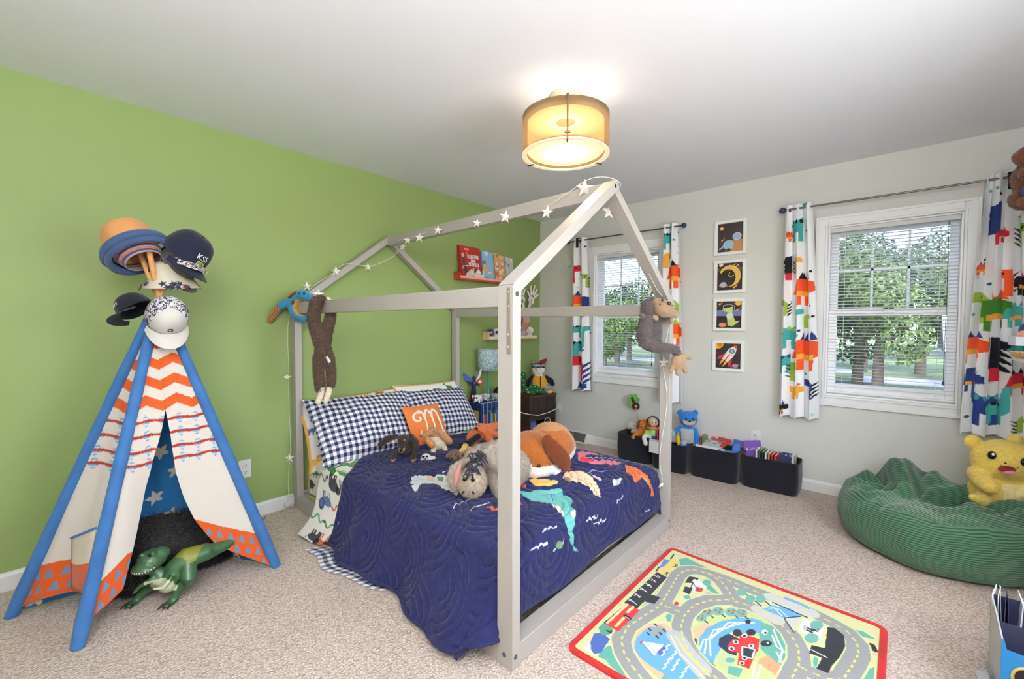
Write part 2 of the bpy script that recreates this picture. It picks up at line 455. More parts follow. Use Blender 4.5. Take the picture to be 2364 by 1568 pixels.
def window(n, x0, x1):
    r = thing('window_%d' % n, None, None, ((x0 + x1) / 2, 0, WZ0)); r['kind'] = 'structure'
    g = G(); frame_rect(g, x0 - .075, x1 + .075, WZ0 - .075, WZ1 + .075, .075, -.018, 0)
    frame_rect(g, x0 - .016, x1 + .016, WZ0 - .016, WZ1 + .016, .016, -.026, -.018)
    frame_rect(g, x0 - .076, x1 + .076, WZ0 - .076, WZ1 + .076, .02, -.024, -.018)
    part('casing', r, g, M_trim, bevel=.003)
    g = G(); frame_rect(g, x0, x1, WZ0, WZ1, .012, .0, .12); part('jamb', r, g, M_vinyl, bevel=.002)
    zm = 1.345
    g = G(); frame_rect(g, x0 + .012, x1 - .012, zm, WZ1 - .012, .046, .068, .1, wt=.05, wb=.04)
    us = part('upper_sash', r, g, M_vinyl, bevel=.004)
    a, b = x0 + .058, x1 - .058; m = G()
    for k in (1, 2): m.bx(a + (b - a) * k / 3 - .007, a + (b - a) * k / 3 + .007, .078, .09, zm + .04, WZ1 - .062)
    m.bx(a, b, .078, .09, (zm + WZ1) / 2 - .01, (zm + WZ1) / 2 + .004)
    part('muntin', us, m, M_vinyl, label='white glazing bars'); part('pane', us, G().bx(a, b, .082, .086, zm + .04, WZ1 - .062), M_glass, smooth=False)
    g = G(); frame_rect(g, x0 + .012, x1 - .012, WZ0 + .012, zm + .03, .048, .034, .064, wt=.045, wb=.075)
    g.bx((x0 + x1) / 2 - .03, (x0 + x1) / 2 + .03, .02, .034, zm + .005, zm + .022)
    ls = part('lower_sash', r, g, M_vinyl, bevel=.004)
    part('pane', ls, G().bx(x0 + .06, x1 - .06, .047, .051, WZ0 + .087, zm - .015), M_glass, smooth=False)
    part('latch', ls, G().bx((x0 + x1) / 2 - .028, (x0 + x1) / 2 + .028, .03, .05, zm + .03, zm + .042), mat('latch_grey', (90, 88, 86), .5), bevel=.003)
r_ = thing('window_3', None, None, (RX, (WY0 + WY1) / 2, .75)); r_['kind'] = 'structure'  # added window in the unseen right wall, made up to bring in light
RZ = Matrix.Translation((RX, 0, 0)) @ Matrix.Rotation(-PI / 2, 4, 'Z'); g = G(); frame_rect(g, -WY1 - .075, -WY0 + .075, .675, 2.175, .075, -.018, 0); g.v = [tuple(RZ @ Vector(v)) for v in g.v]; part('casing', r_, g, M_trim, bevel=.003)
g = G(); frame_rect(g, -WY1, -WY0, .75, 2.1, .05, .05, .09); g.bx(-WY1, -WY0, .05, .09, 1.4, 1.45); g.v = [tuple(RZ @ Vector(v)) for v in g.v]; part('sash', r_, g, M_vinyl, bevel=.003)
M_blind = mat('blind_white', (246, 246, 246), .4)
M_cord = mat('cord_grey', (120, 116, 112), .7)
def blind(x0, x1, label):
    r = thing('window_blind', label, 'blind', ((x0 + x1) / 2, .018, WZ0 + .03), group='horizontal mini blinds')
    a, b = x0 + .014, x1 - .014
    part('headrail', r, G().bx(a, b, .003, .03, WZ1 - .044, WZ1 - .013), mat('headrail', (205, 205, 205), .4), bevel=.002)
    g = G(); z = WZ1 - .06; k = 0
    while z > WZ0 + .05:
        vs = []; rng = random.Random(k)
        tilt = .0022 + .0007 * rng.random(); sag = .0012 * rng.random()
        for x in (a, (a + b) / 2, b):
            for i in range(5):
                u = i / 4 * 2 - 1; dz = -sag if x == (a + b) / 2 else 0
                vs.append((x, .0165 + u * .0125, z + dz - tilt * u + .0016 * (1 - u * u)))
        g.add(vs, [(c * 5 + i, c * 5 + i + 1, c * 5 + 6 + i, c * 5 + 5 + i) for c in (0, 1) for i in range(4)])
        z -= .0232; k += 1
    part('slats', r, g, M_blind, ang=0)
    part('bottom_rail', r, G().bx(a, b, .006, .027, WZ0 + .022, WZ0 + .034), M_blind, bevel=.003)
    for t in (.13, .5, .87):
        g = G(); x = a + (b - a) * t
        for y in (.0035, .0295): g.tube([(x, y, WZ1 - .04), (x, y, WZ0 + .03)], .0007, 4)
        part('ladder_cord', r, g, M_blind)
    g = G(); x = b - .055
    g.tube([(x, -.003, WZ1 - .05), (x + .002, -.006, 1.5), (x, -.004, 1.0), (x, -.004, .9)], .0018, 6)
    g.lathe([(.001, 0), (.006, -.004), (.007, -.025), (.001, -.028)], 8, M=Matrix.Translation((x, -.004, .9)))
    part('pull_cord', r, g, mat('cord_dark', (70, 62, 58), .7), label='dark pull cord with a tassel')
for i, (a, b) in enumerate(WIN): window(i + 1, a, b)
blind(*WIN[0], 'white slatted blind in the smaller-looking window behind the house bed frame')
blind(*WIN[1], 'white slatted blind in the large window right of the framed pictures')
# ----------------------------------------------------------------- ceiling lamp
LX, LY = 1.80, -2.09
def ceiling_lamp():
    r = thing('ceiling_lamp', 'round semi flush ceiling lamp with sheer beige drum shade, switched on', 'lamp', (LX, LY, CH))
    T = Matrix.Translation((LX, LY, 0)); brass = mat('bronze_metal', (120, 98, 72), .35, .9)
    part('canopy', r, G().lathe([(.0, 2.44), (.078, 2.44), (.08, 2.425), (.07, 2.405), (.02, 2.4), (.0, 2.4)], 40, M=T), mat('canopy_cream', (232, 214, 188), .4))
    part('stem', r, G().lathe([(.0, 2.4), (.017, 2.4), (.017, 2.33), (.05, 2.325), (.05, 2.315), (0, 2.315)], 20, M=T), brass)
    m, nt, b, out = _new('sheer_shade'); N, L = nt.nodes, nt.links
    tr = N.new('ShaderNodeBsdfTranslucent'); tr.inputs[0].default_value = (*lin((104, 84, 60)), 1)
    df = N.new('ShaderNodeBsdfDiffuse'); df.inputs[0].default_value = (*lin((124, 108, 82)), 1)
    tp = N.new('ShaderNodeBsdfTransparent'); tp.inputs[0].default_value = (*lin((186, 166, 132)), 1)
    tc = N.new('ShaderNodeTexCoord'); wv = N.new('ShaderNodeTexWave'); wv.wave_type = 'BANDS'; wv.bands_direction = 'X'; wv.inputs['Scale'].default_value = 40
    sp = N.new('ShaderNodeSeparateXYZ'); at = N.new('ShaderNodeMath'); at.operation = 'ARCTAN2'; cb = N.new('ShaderNodeCombineXYZ')
    L.new(tc.outputs['Object'], sp.inputs[0]); L.new(sp.outputs[0], at.inputs[0]); L.new(sp.outputs[1], at.inputs[1]); L.new(at.outputs[0], cb.inputs[0]); L.new(cb.outputs[0], wv.inputs['Vector'])
    mr = N.new('ShaderNodeMapRange'); mr.inputs[3].default_value = .2; mr.inputs[4].default_value = .4; L.new(wv.outputs['Fac'], mr.inputs[0])
    m1 = N.new('ShaderNodeMixShader'); m1.inputs[0].default_value = .5; m2 = N.new('ShaderNodeMixShader')
    L.new(df.outputs[0], m1.inputs[1]); L.new(tr.outputs[0], m1.inputs[2]); L.new(mr.outputs[0], m2.inputs[0]); L.new(m1.outputs[0], m2.inputs[1]); L.new(tp.outputs[0], m2.inputs[2])
    L.new(m2.outputs[0], out.inputs[0])
    sh = G().lathe([(.222, 2.138), (.222, 2.332)], 72, M=T)
    so = part('drum_shade', r, sh, m, label='sheer beige outer drum shade'); so.visible_shadow = True
    def sheer(name, tr, e, es, k):
        m, nt, b, out = _new(name); N, L = nt.nodes, nt.links
        a = N.new('ShaderNodeBsdfTranslucent'); a.inputs[0].default_value = (*lin(tr), 1); t = N.new('ShaderNodeBsdfTransparent'); t.inputs[0].default_value = (1, .97, .92, 1); x = N.new('ShaderNodeMixShader'); x.inputs[0].default_value = k
        em = N.new('ShaderNodeEmission'); em.inputs[0].default_value = (*lin(e), 1); em.inputs[1].default_value = es; ad = N.new('ShaderNodeAddShader')
        L.new(a.outputs[0], x.inputs[1]); L.new(t.outputs[0], x.inputs[2]); L.new(x.outputs[0], ad.inputs[0]); L.new(em.outputs[0], ad.inputs[1]); L.new(ad.outputs[0], out.inputs[0]); return m
    e = sheer('inner_shade', (176, 150, 112), (255, 214, 160), .05, .42)
    part('top_diffuser', r, G().lathe([(.05, 2.302), (.196, 2.3)], 64, M=T), mat('lamp_top', (225, 215, 200), .8))  # added cap that holds back the bulb's light from the ceiling
    part('inner_shade', r, G().lathe([(.196, 2.142), (.196, 2.3)], 64, M=T), e)
    prof = [(.0, 2.146), (.1, 2.145), (.188, 2.15), (.196, 2.158)]
    part('diffuser', r, G().lathe(prof, 64, M=T), sheer('lamp_diffuser', (104, 88, 62), (255, 214, 156), .42, .16), label='glowing frosted glass diffuser')
    g = G(); g.lathe([(.224, 2.134), (.224, 2.14), (.2, 2.14), (.2, 2.134), (.224, 2.134)], 72, M=T)
    part('bottom_ring', r, g, mat('shade_ring', (244, 226, 192), .6, emit=((255, 220, 170), .35)))
    cd = math.atan2(-3.985 - LY, 3.122 - LX)
    for k in range(3):
        a = cd + .04 + k * 2 * PI / 3; d = Vector((math.cos(a), math.sin(a), 0)); c = Vector((LX, LY, 0)); s = Vector((-d.y, d.x, 0))
        g = G(); g.bar(c + d * .227 + V3(0, 0, 2.125), c + d * .227 + V3(0, 0, 2.338), .008, .005, up=d)
        g.bar(c + d * .05 + V3(0, 0, 2.32), c + d * .229 + V3(0, 0, 2.335), .012, .004)
        g.bar(c + d * .19 + V3(0, 0, 2.13), c + d * .229 + V3(0, 0, 2.128), .008, .005)
        g.tube([c + d * .232 + V3(0, 0, 2.158) - s * .014, c + d * .232 + V3(0, 0, 2.158) + s * .014], .005, 8)
        part('strap', r, g, brass)
ceiling_lamp()
def light(kind, name, loc, energy, col, size=.1, rot=None, sy=None, spread=None):
    l = bpy.data.lights.new(name, kind); l.energy = energy; l.color = col
    if kind == 'AREA':
        l.size = size
        if sy: l.shape = 'RECTANGLE'; l.size_y = sy
        else: l.shape = 'DISK'
        if spread: l.spread = spread
    elif kind == 'SUN': l.angle = size
    else: l.shadow_soft_size = size
    o = bpy.data.objects.new(name, l); C.objects.link(o); o.location = loc
    if rot: o.rotation_euler = [math.radians(a) for a in rot]
    return o
light('POINT', 'lamp_bulb', (LX, LY, 2.235), 19, (1, .95, .88), .06)
# added fill light: an unseen uplighter in the corner behind the camera
def added_uplighter(x, y):
    r = thing('torchiere_lamp', 'tall white uplighter floor lamp in the corner behind the viewpoint', 'lamp', (x, y, 0))
    T = Matrix.Translation((x, y, 0)); m = mat('lamp_white', (225, 225, 225), .4)
    part('base', r, G().lathe([(0, 0), (.14, 0), (.14, .02), (.02, .035), (0, .035)], 32, M=T), m)
    part('pole', r, G().tube([(x, y, .03), (x, y, 1.62)], .013, 12), m)
    part('bowl', r, G().lathe([(0, 1.6), (.06, 1.61), (.15, 1.68), (.17, 1.73), (.165, 1.73), (.145, 1.685), (.0, 1.63)], 40, M=T), m)
    light('AREA', 'uplight', (x, y, 1.72), 150, (.935, .96, 1), .26, (180, 0, 0))
added_uplighter(3.55, -4.5)
light('AREA', 'window_daylight', (RX + .12, (WY0 + WY1) / 2, 1.22), 25, (.95, .975, 1), .95, (0, 90, 0), 1.4, math.radians(155))  # fill light shining in through the added right-wall window
for i, (a, b) in enumerate(WIN):
    l = light('AREA', 'window_portal', ((a + b) / 2, .14, (WZ0 + WZ1) / 2), 1, (1, 1, 1), b - a, (-90, 0, 0), WZ1 - WZ0)
    l.data.cycles.is_portal = True
w = bpy.data.worlds.new('sky'); sc.world = w; w.use_nodes = True
nt = w.node_tree; nt.nodes.clear()
o = nt.nodes.new('ShaderNodeOutputWorld'); bg = nt.nodes.new('ShaderNodeBackground'); sk = nt.nodes.new('ShaderNodeTexSky')
sk.sky_type = 'NISHITA'; sk.sun_disc = False; sk.sun_elevation = math.radians(48); sk.sun_rotation = math.radians(160)
bg.inputs[1].default_value = .8
nt.links.new(sk.outputs[0], bg.inputs[0]); nt.links.new(bg.outputs[0], o.inputs[0])
light('SUN', 'sun', (0, -20, 30), 3.0, (1, .95, .86), .01, (40, 8, 0))
# ================================================================= outside the windows
GZ = -2.9
def ground_mat():
    m, nt, b, out = _new('lawn'); N, L = nt.nodes, nt.links
    tc = N.new('ShaderNodeTexCoord'); n = N.new('ShaderNodeTexNoise'); n.inputs['Scale'].default_value = .16; n.inputs['Detail'].default_value = 6
    L.new(tc.outputs['Object'], n.inputs['Vector'])
    cr = N.new('ShaderNodeValToRGB'); e = cr.color_ramp.elements
    e[0].position = .38; e[0].color = (*lin((58, 64, 48)), 1); e[1].position = .6; e[1].color = (*lin((124, 132, 80)), 1)  # dark ramp stop mixes ground shade into the lawn colour
    L.new(n.outputs[0], cr.inputs[0]); L.new(cr.outputs[0], b.inputs['Base Color']); b.inputs['Roughness'].default_value = .95
    return m
solo('lawn', G().bx(-70, 70, 1.5, 120, GZ - .3, GZ), ground_mat(), kind='structure', smooth=False)
g = G(); g.bx(.5, 30, 37, 42, GZ - .1, GZ + .03); g.bx(-40, .5, 44, 48, GZ - .1, GZ + .03)
solo('driveway', g, mat('asphalt', (178, 168, 172), .9, var=(.5, .15)), kind='structure', smooth=False)
M_leaf = mat('leaf_green', (98, 116, 66), .7, var=(.8, .45), spec=.2)
M_leaf2 = mat('leaf_dark', (60, 84, 54), .7, var=(.8, .45), spec=.2)
M_bark = mat('bark', (96, 82, 72), .95, bump=(8, .6, .05))
def crown_mesh(seed, dense=5200):
    rng = random.Random(seed); g = G(); bl = []
    for k in range(9):
        a = rng.random() * 6.28; d = rng.random() ** .6 * 1.6
        bl.append((Vector((math.cos(a) * d, math.sin(a) * d, rng.uniform(-1.5, 1.7))), rng.uniform(.9, 1.5)))
    for i in range(dense):
        c, r = bl[i % 9]
        v = Vector((rng.gauss(0, 1), rng.gauss(0, 1), rng.gauss(0, 1))).normalized()
        p = c + v * r * rng.uniform(.72, 1.04)
        n = (v + Vector((rng.uniform(-.8, .8), rng.uniform(-.8, .8), rng.uniform(-.2, .9)))).normalized()
        u, w = ortho(n); s = rng.uniform(.07, .15); a = rng.random() * 3
        u, w = u * math.cos(a) + w * math.sin(a), w * math.cos(a) - u * math.sin(a)
        g.add([p - u * s, p - w * s * .5, p + u * s, p + w * s * .5], [(0, 1, 2, 3)])
    return g
_cr = [mesh_of(crown_mesh(s), 'foliage', M_leaf, smooth=False) for s in (1, 2)] + [mesh_of(crown_mesh(3), 'foliage', M_leaf2, smooth=False)]
def tree(x, y, h, wd, kind, label, rot=0):
    r = thing('tree', label, 'tree', (x, y, GZ), (0, 0, rot), 'leafy trees outside the windows', world=False)
    g = G(); g.tube([(0, 0, 0), (.05, 0, h * .3), (0, .1, h * .55)], [.035 * h, .026 * h, .012 * h], 10)
    for k in range(3): g.tube([(0, 0, h * (.3 + .07 * k)), (math.cos(k * 2.1) * wd * .5, math.sin(k * 2.1) * wd * .5, h * (.5 + .07 * k))], [.016 * h, .006 * h], 7)
    part('trunk', r, g, M_bark)
    f = bpy.data.objects.new('foliage', _cr[kind]); C.objects.link(f); f.parent = r
    f.location = (0, 0, h * .62); f.scale = (wd / 2.6, wd / 2.6, h * .42 / 2.6)
for a in [(-1.4, 24, 9.6, 3.6, 0, 'nearest broad tree at the left of the large window view'), (2.2, 27, 8.6, 3.0, 1, 'bushy light green tree in the middle of the large window view'),
          (1.0, 33, 10, 4, 2, 'dark tree standing between and behind the two front trees'), (5.4, 30, 7.9, 3.2, 0, 'low rounded tree beside the pale house'),
          (8.6, 36, 9.4, 3.8, 2, 'dark tree beyond the pale house'), (-4.8, 33, 9.5, 4, 2, 'dark tree left of the large window view'),
          (-11.8, 24, 6.4, 2.8, 1, 'light green tree in the middle of the small window view'), (-15.2, 27, 6.2, 2.8, 0, 'bushy tree at the left of the small window view'),
          (-9, 29, 7.2, 3.2, 2, 'dark tree at the right of the small window view'), (-18, 33, 7, 3.4, 2, 'far dark tree behind the others in the small window view'),
          (-3.5, 43, 11, 4.6, 2, 'dark tree at the left end of the far row in the large window'), (.6, 46, 10.5, 4.6, 0, 'second tree of the far row, behind the front trunks'), (4.4, 47, 11.5, 4.8, 2, 'third tree of the far row, right of centre in the large window'), (8.4, 50, 10, 4.6, 1, 'last tree of the far row, beyond the house gable'),
          (-21, 44, 9, 4.6, 2, 'far tree at the left end of the row in the small window'), (-16.5, 46, 9.2, 4.6, 0, 'far tree in the middle of the row in the small window'), (-25, 47, 9, 4.4, 1, 'far tree hidden behind the left casing of the small window')]:
    tree(*a, rot=hash(a[0]) % 360)
def far_house():
    r = thing('house', 'pale house with a grey gable roof beyond the trees', 'house', (7.4, 28, GZ))
    part('wall', r, G().bx(5.0, 10, 26.5, 31, GZ, .1), mat('siding', (196, 196, 204), .8), smooth=False)
    g = G(); g.add([(4.7, 26.1, .0), (10.3, 26.1, .0), (10.3, 31.4, .0), (4.7, 31.4, .0), (4.7, 28.75, 2.0), (10.3, 28.75, 2.0)], [(0, 1, 5, 4), (2, 3, 4, 5), (0, 4, 3), (1, 2, 5), (0, 3, 2, 1)])
    part('roof', r, g, mat('roof_grey', (176, 174, 180), .9), smooth=False)
    part('window', r, G().bx(5.8, 6.8, 26.46, 26.5, -1.6, -.4), mat('far_glass', (70, 80, 95), .2), smooth=False)
far_house()
# ================================================================= house bed
M_bed = mat('bed_white', (172, 166, 159), .42, bump=(60, .05, .002))
M_screw = mat('screw_grey', (92, 92, 96), .4, .7)
P_HN = (.015, .075, -2.762, -2.717); P_HF = (.015, .075, -1.338, -1.293)
P_FN = (2.024, 2.099, -2.831, -2.787); P_FF = (2.010, 2.071, -1.355, -1.308)
def house_bed():
    r = thing('house_bed', 'white wooden toddler bed frame shaped like a small open house', 'bed frame', (1.05, -2.06, 0))
    zt = {'HN': 1.405, 'HF': 1.40, 'FN': 1.40, 'FF': 1.385}
    for k, p in (('HN', P_HN), ('HF', P_HF), ('FN', P_FN), ('FF', P_FF)):
        part('post', r, G().bx(p[0], p[1], p[2], p[3], 0 if k != 'FF' else 0, zt[k]), M_bed, bevel=.002)
    c = lambda p: ((p[0] + p[1]) / 2, (p[2] + p[3]) / 2)
    hn, hf, fn, ff = c(P_HN), c(P_HF), c(P_FN), c(P_FF)
    part('side_rail', r, G().bar((.075, hn[1], .04), (2.024, fn[1], .04), .045, .08), M_bed, bevel=.002)
    part('side_rail', r, G().bar((.075, hf[1], .04), (2.01, ff[1], .04), .045, .08), M_bed, bevel=.002)
    part('foot_rail', r, G().bar((fn[0] - .001, -2.787, .04), (ff[0] + .0035, -1.355, .04), .07, .08), M_bed, bevel=.002)
    part('head_rail', r, G().bar((hn[0], -2.717, .04), (hf[0], -1.338, .04), .045, .08), M_bed, bevel=.002)
    part('upper_rail', r, G().bar((.075, hn[1] - .004, 1.366), (2.024, fn[1], 1.362), .037, .075), M_bed, bevel=.002)
    part('upper_rail', r, G().bar((.075, hf[1], 1.364), (2.01, ff[1], 1.352), .037, .07), M_bed, bevel=.002)
    # rafters meet at an apex over each end
    def rafter(x, y0, z0, y1, z1, w):
        d = Vector((0, y1 - y0, z1 - z0)); n = Vector((0, -d.z, d.y)).normalized(); n = n if n.z > 0 else -n
        o = -n * .0225
        part('rafter', r, G().bar(Vector((x, y0, z0)) + o, Vector((x, y1, z1)) + o, w, .045, up=n), M_bed, bevel=.002)
    rafter(fn[0], -2.829, 1.405, -2.09, 1.95, .074); rafter(ff[0] + .01, -1.315, 1.385, -2.085, 1.95, .068)
    rafter(hn[0], -2.762, 1.41, -2.025, 1.962, .06); rafter(hf[0], -1.295, 1.405, -2.02, 1.962, .06)
    part('ridge_beam', r, G().bar((.075, -2.022, 1.915), (2.02, -2.088, 1.905), .042, .07), M_bed, bevel=.002)
    g = G(); g.bx(2.07, 2.088, -2.834, -2.831, 1.155, 1.392)
    b = part('corner_bracket', r, g, mat('bracket_grey', (150, 140, 126), .45, .5), bevel=.001)
    for z in (1.375, 1.325, 1.225, 1.18): part('screw', b, G().lathe([(0, .003), (.004, .002), (.005, 0)], 12, M=Matrix.Translation((2.079, -2.834, z)) @ Matrix.Rotation(PI / 2, 4, 'X')), mat('screw_bright', (205, 200, 190), .3, .6))
    def bolt(p, ax):
        M = Matrix.Translation(p) @ (Matrix.Rotation(PI / 2, 4, 'Y') if ax == 'x' else Matrix.Rotation(PI / 2, 4, 'X'))
        g = G().lathe([(.009, 0), (.009, .0015), (.006, .0015), (.005, .0005), (0, .0005)], 20, M=M)
        part('bolt', r, g, M_screw)
    bolt((2.099, -2.81, 1.37), 'x'); bolt((2.099, -2.812, .045), 'x'); bolt((2.06, -2.831, .045), 'y'); bolt((2.071, -1.33, .04), 'x'); bolt((2.098, -2.105, 1.915), 'x')
    part('inner_bar', r, G().bar((1.955, -2.70, .075), (1.955, -1.38, .075), .045, .03), M_bed, bevel=.002)
    g = G()
    for k in range(12): g.bx(.12 + k * .15, .19 + k * .15, -2.71, -1.37, .06, .08)
    part('bed_slats', r, g, mat('slat_pine', (206, 180, 140), .6), smooth=False)
house_bed()
# ----------------------------------------------------------------- printed animals for sheets
def animal(cv, x, y, s, kind, col, fl=1, dark=None):
    dark = dark or tuple(max(0, c - 45) for c in col)
    P = lambda pts: [(x + fl * a * s, y + b * s) for a, b in pts]
    if kind == 0:    # hippo / elephant
        cv.ell(x, y, .5 * s, .3 * s, col)
        for a in (-.32, -.12, .16, .34): cv.poly(P([(a - .07, -.5), (a + .07, -.5), (a + .09, 0), (a - .09, 0)]), col)
        cv.ell(x + fl * .5 * s, y + .14 * s, .22 * s, .19 * s, col); cv.line(P([(.68, .1), (.78, -.12), (.74, -.38)]), .1 * s, col); cv.ell(x + fl * .4 * s, y + .15 * s, .12 * s, .16 * s, dark)
    elif kind == 1:  # crocodile / lizard
        cv.poly(P([(-.9, .05), (-.3, .18), (.3, .16), (.85, .1), (.9, 0), (.3, -.1), (-.3, -.12)]), col)
        for a in (-.25, .0, .28): cv.poly(P([(a - .06, -.28), (a + .06, -.28), (a + .05, 0), (a - .05, 0)]), col)
        for k in range(5): cv.poly(P([(-.4 + k * .15, .14), (-.33 + k * .15, .26), (-.26 + k * .15, .14)]), dark)
    elif kind == 2:  # zebra-like, tall
        cv.poly(P([(-.42, .0), (.32, .02), (.4, .26), (.3, .34), (-.4, .28)]), col)
        for a in (-.36, -.24, .18, .3): cv.poly(P([(a - .04, -.5), (a + .04, -.5), (a + .05, .1), (a - .05, .1)]), col)
        cv.line(P([(.34, .24), (.5, .55)]), .13 * s, col); cv.ell(x + fl * .57 * s, y + .56 * s, .15 * s, .08 * s, dark)
        for k in range(4): cv.line(P([(-.3 + k * .16, .02), (-.28 + k * .16, .3)]), .035 * s, dark)
    elif kind == 3:  # lion
        cv.ell(x - fl * .1 * s, y, .4 * s, .22 * s, col)
        for a in (-.38, -.2, .1, .24): cv.poly(P([(a - .06, -.42), (a + .06, -.42), (a + .06, 0), (a - .06, 0)]), col)
        cv.ell(x + fl * .34 * s, y + .2 * s, .26 * s, .26 * s, dark); cv.ell(x + fl * .36 * s, y + .18 * s, .15 * s, .15 * s, col); cv.line(P([(-.46, .05), (-.68, .26)]), .05 * s, col)
    elif kind == 4:  # snake / monkey tail
        cv.line(P([(-.6 + .1 * k, .16 * math.sin(k * .9)) for k in range(13)]), .1 * s, col); cv.ell(x + fl * .62 * s, y - .1 * s, .12 * s, .08 * s, dark)
    elif kind == 5:  # turtle / leaf blob
        cv.ell(x, y, .42 * s, .34 * s, col); cv.ell(x + fl * .48 * s, y + .06 * s, .13 * s, .11 * s, col); cv.line(P([(-.2, -.2), (.1, .25)]), .05 * s, dark); cv.line(P([(.0, -.28), (.24, .18)]), .05 * s, dark)
        for a in (-.25, .25): cv.poly(P([(a - .07, -.45), (a + .07, -.45), (a + .05, -.2), (a - .05, -.2)]), col)
AC = [(64, 66, 74), (62, 128, 70), (198, 112, 52), (222, 172, 78), (116, 116, 122), (92, 108, 148), (178, 96, 50), (84, 150, 92)]
def safari(cv, seed, step=.15, s=.085):
    rng = random.Random(seed); j = 0; y = step * .4
    while y < cv.h:
        x = step * (.3 + .5 * (j % 2)); i = 0
        while x < cv.w:
            animal(cv, x + rng.uniform(-.015, .015), y + rng.uniform(-.015, .015), s * rng.uniform(.85, 1.15), rng.randrange(6), rng.choice(AC), rng.choice((-1, 1)))
            x += step; i += 1
        y += step * .72; j += 1
M_print = mat('printed_cotton', (0, 0, 0), .9, attr=True, sheen=.1, bump=(420, .3, .002), spec=.15)
WHITE_SHEET = (238, 232, 224)
# ----------------------------------------------------------------- mattress and fitted sheet
MX0, MX1, MY0, MY1, MZ0, MZ1 = .095, 1.935, -2.695, -1.385, .085, .335
solo('mattress', G().bx(MX0 + .012, MX1 - .012, MY0 + .012, MY1 - .012, MZ0, MZ1 - .012), mat('mattress_white', (232, 230, 226), .9), 'white full size mattress under the printed sheets of the house bed', 'mattress', loc=(1, -2, .085), bevel=.03)
def fitted_sheet():
    P = []; r = .05
    for z in np.linspace(.1, MZ1 - r, 8): P.append((MY0 - .0, z))
    for a in np.linspace(PI, PI / 2, 8)[1:]: P.append((MY0 + r + r * math.cos(a), MZ1 - r + r * math.sin(a)))
    for y in np.linspace(MY0 + r, MY1 - r, 40)[1:]: P.append((y, MZ1))
    for a in np.linspace(PI / 2, 0, 8)[1:]: P.append((MY1 - r + r * math.cos(a), MZ1 - r + r * math.sin(a)))
    for z in np.linspace(MZ1 - r, .1, 8)[1:]: P.append((MY1, z))
    P = np.array(P); L = np.concatenate([[0], np.cumsum(np.hypot(*np.diff(P, axis=0).T))])
    cv = Canvas(MX1 - MX0, L[-1], .006, WHITE_SHEET); safari(cv, 5)
    cv.rect(0, 0, .02, cv.h, (214, 170, 90))
    def fn(U, V):
        y = np.interp(V, L, P[:, 0]); z = np.interp(V, L, P[:, 1])
        e = np.minimum(U, cv.w - U); d = np.clip(1 - e / .05, 0, 1); dz = .05 * (1 - np.sqrt(np.clip(1 - d * d, 0, 1)))
        k = sstep(.2, .3, z)
        return MX0 + U + 0 * V, y, z - dz * k * .6
    solo('fitted_sheet', sheet('fitted_sheet', cv, fn), M_print, 'white animal print fitted sheet stretched over the mattress, corner bare by the headboard post', 'sheet', loc=(1, -2, .1), ang=0)
    g = G(); g.bx(MX0 - .002, MX0, MY0 + .02, MY1 - .02, .1, MZ1 - .03)
fitted_sheet()
# ----------------------------------------------------------------- draped layers share one drape: s runs head to foot, t runs from the far side to the near side
TOPZ, XF, YN, YF = .352, 1.955, -2.70, -1.385
TF, TW, TN = .20, YF - YN, .415
def drape(S, T, off=0.0, nphi=33.0, seed=3, wr=1.0, nstop=9.0):
    r = .055
    on = np.clip(T - TF - TW, 0, nstop); of = np.clip(TF - T, 0, 9); oa = np.clip(S - XF, 0, 9)
    near = on > 0; oy = np.where(near, on, of)
    d = np.hypot(oa, oy); th0 = np.arctan2(oy, oa + 1e-9)
    dm = 1.13 / np.sqrt((np.cos(th0) / .275) ** 2 + (np.sin(th0) / .42) ** 2); both = (oa > 0) & (oy > 0)
    d = np.where(both & near, np.minimum(d, dm + .12 * (d - dm)), d); th = np.degrees(np.arctan2(oy, oa + 1e-9))
    thp = np.where(near, 90 * sstep(14, 46, th), 90 * sstep(20, 70, th)); thp = np.where(d < 1e-6, 0, thp)
    w = sstep(30, 80, thp)
    phi = np.radians(4 + (np.where(near, nphi, 6) - 4) * w)
    q = r * PI / 2; a = np.clip(d, 0, q) / r; e = np.clip(d - q, 0, 9)
    out = r * np.sin(a) + e * np.sin(phi); drop = r * (1 - np.cos(a)) + e * np.cos(phi)
    x = np.minimum(S, XF); y = np.where(T < TF, YF, np.where(near, YN, YF - (T - TF)))
    dome = np.sin(np.clip((YF - y) / TW, 0, 1) * PI) ** .5 * .03
    dome = dome * (1 - sstep(XF - .25, XF, x) * .8)
    hump = .055 * np.exp(-((x - 1.55) / .35) ** 2 - ((y + 1.75) / .35) ** 2)
    z = TOPZ + dome * np.exp(-d * 6) + hump - drop
    tip = sstep(.3, .55, d) * near * sstep(30, 60, th)
    tr = np.radians(thp)
    x = x + out * np.cos(tr) - .07 * tip * sstep(10, 40, thp); sg = np.where(near, -1, 1)
    fold = wr * near * w * sstep(.05, .4, d) * (.022 * np.sin(S * 9.5 + 1 + seed) + .012 * np.sin(S * 21 + seed * 2))
    y = y + sg * (out + fold) * np.sin(tr)
    z = z + wr * (.006 * vnoise(S * 1.0, T * 1.0, .13, seed) + .004 * vnoise(S, T, .05, seed + 5)) * (1 - .5 * (d > 0))
    zf = .012 + np.abs(off)
    under = np.clip(zf - z, 0, 9); z = np.maximum(z, zf); y = y + np.where(near, -1, .3) * under * .8 * (w > .5)
    return x, y, z
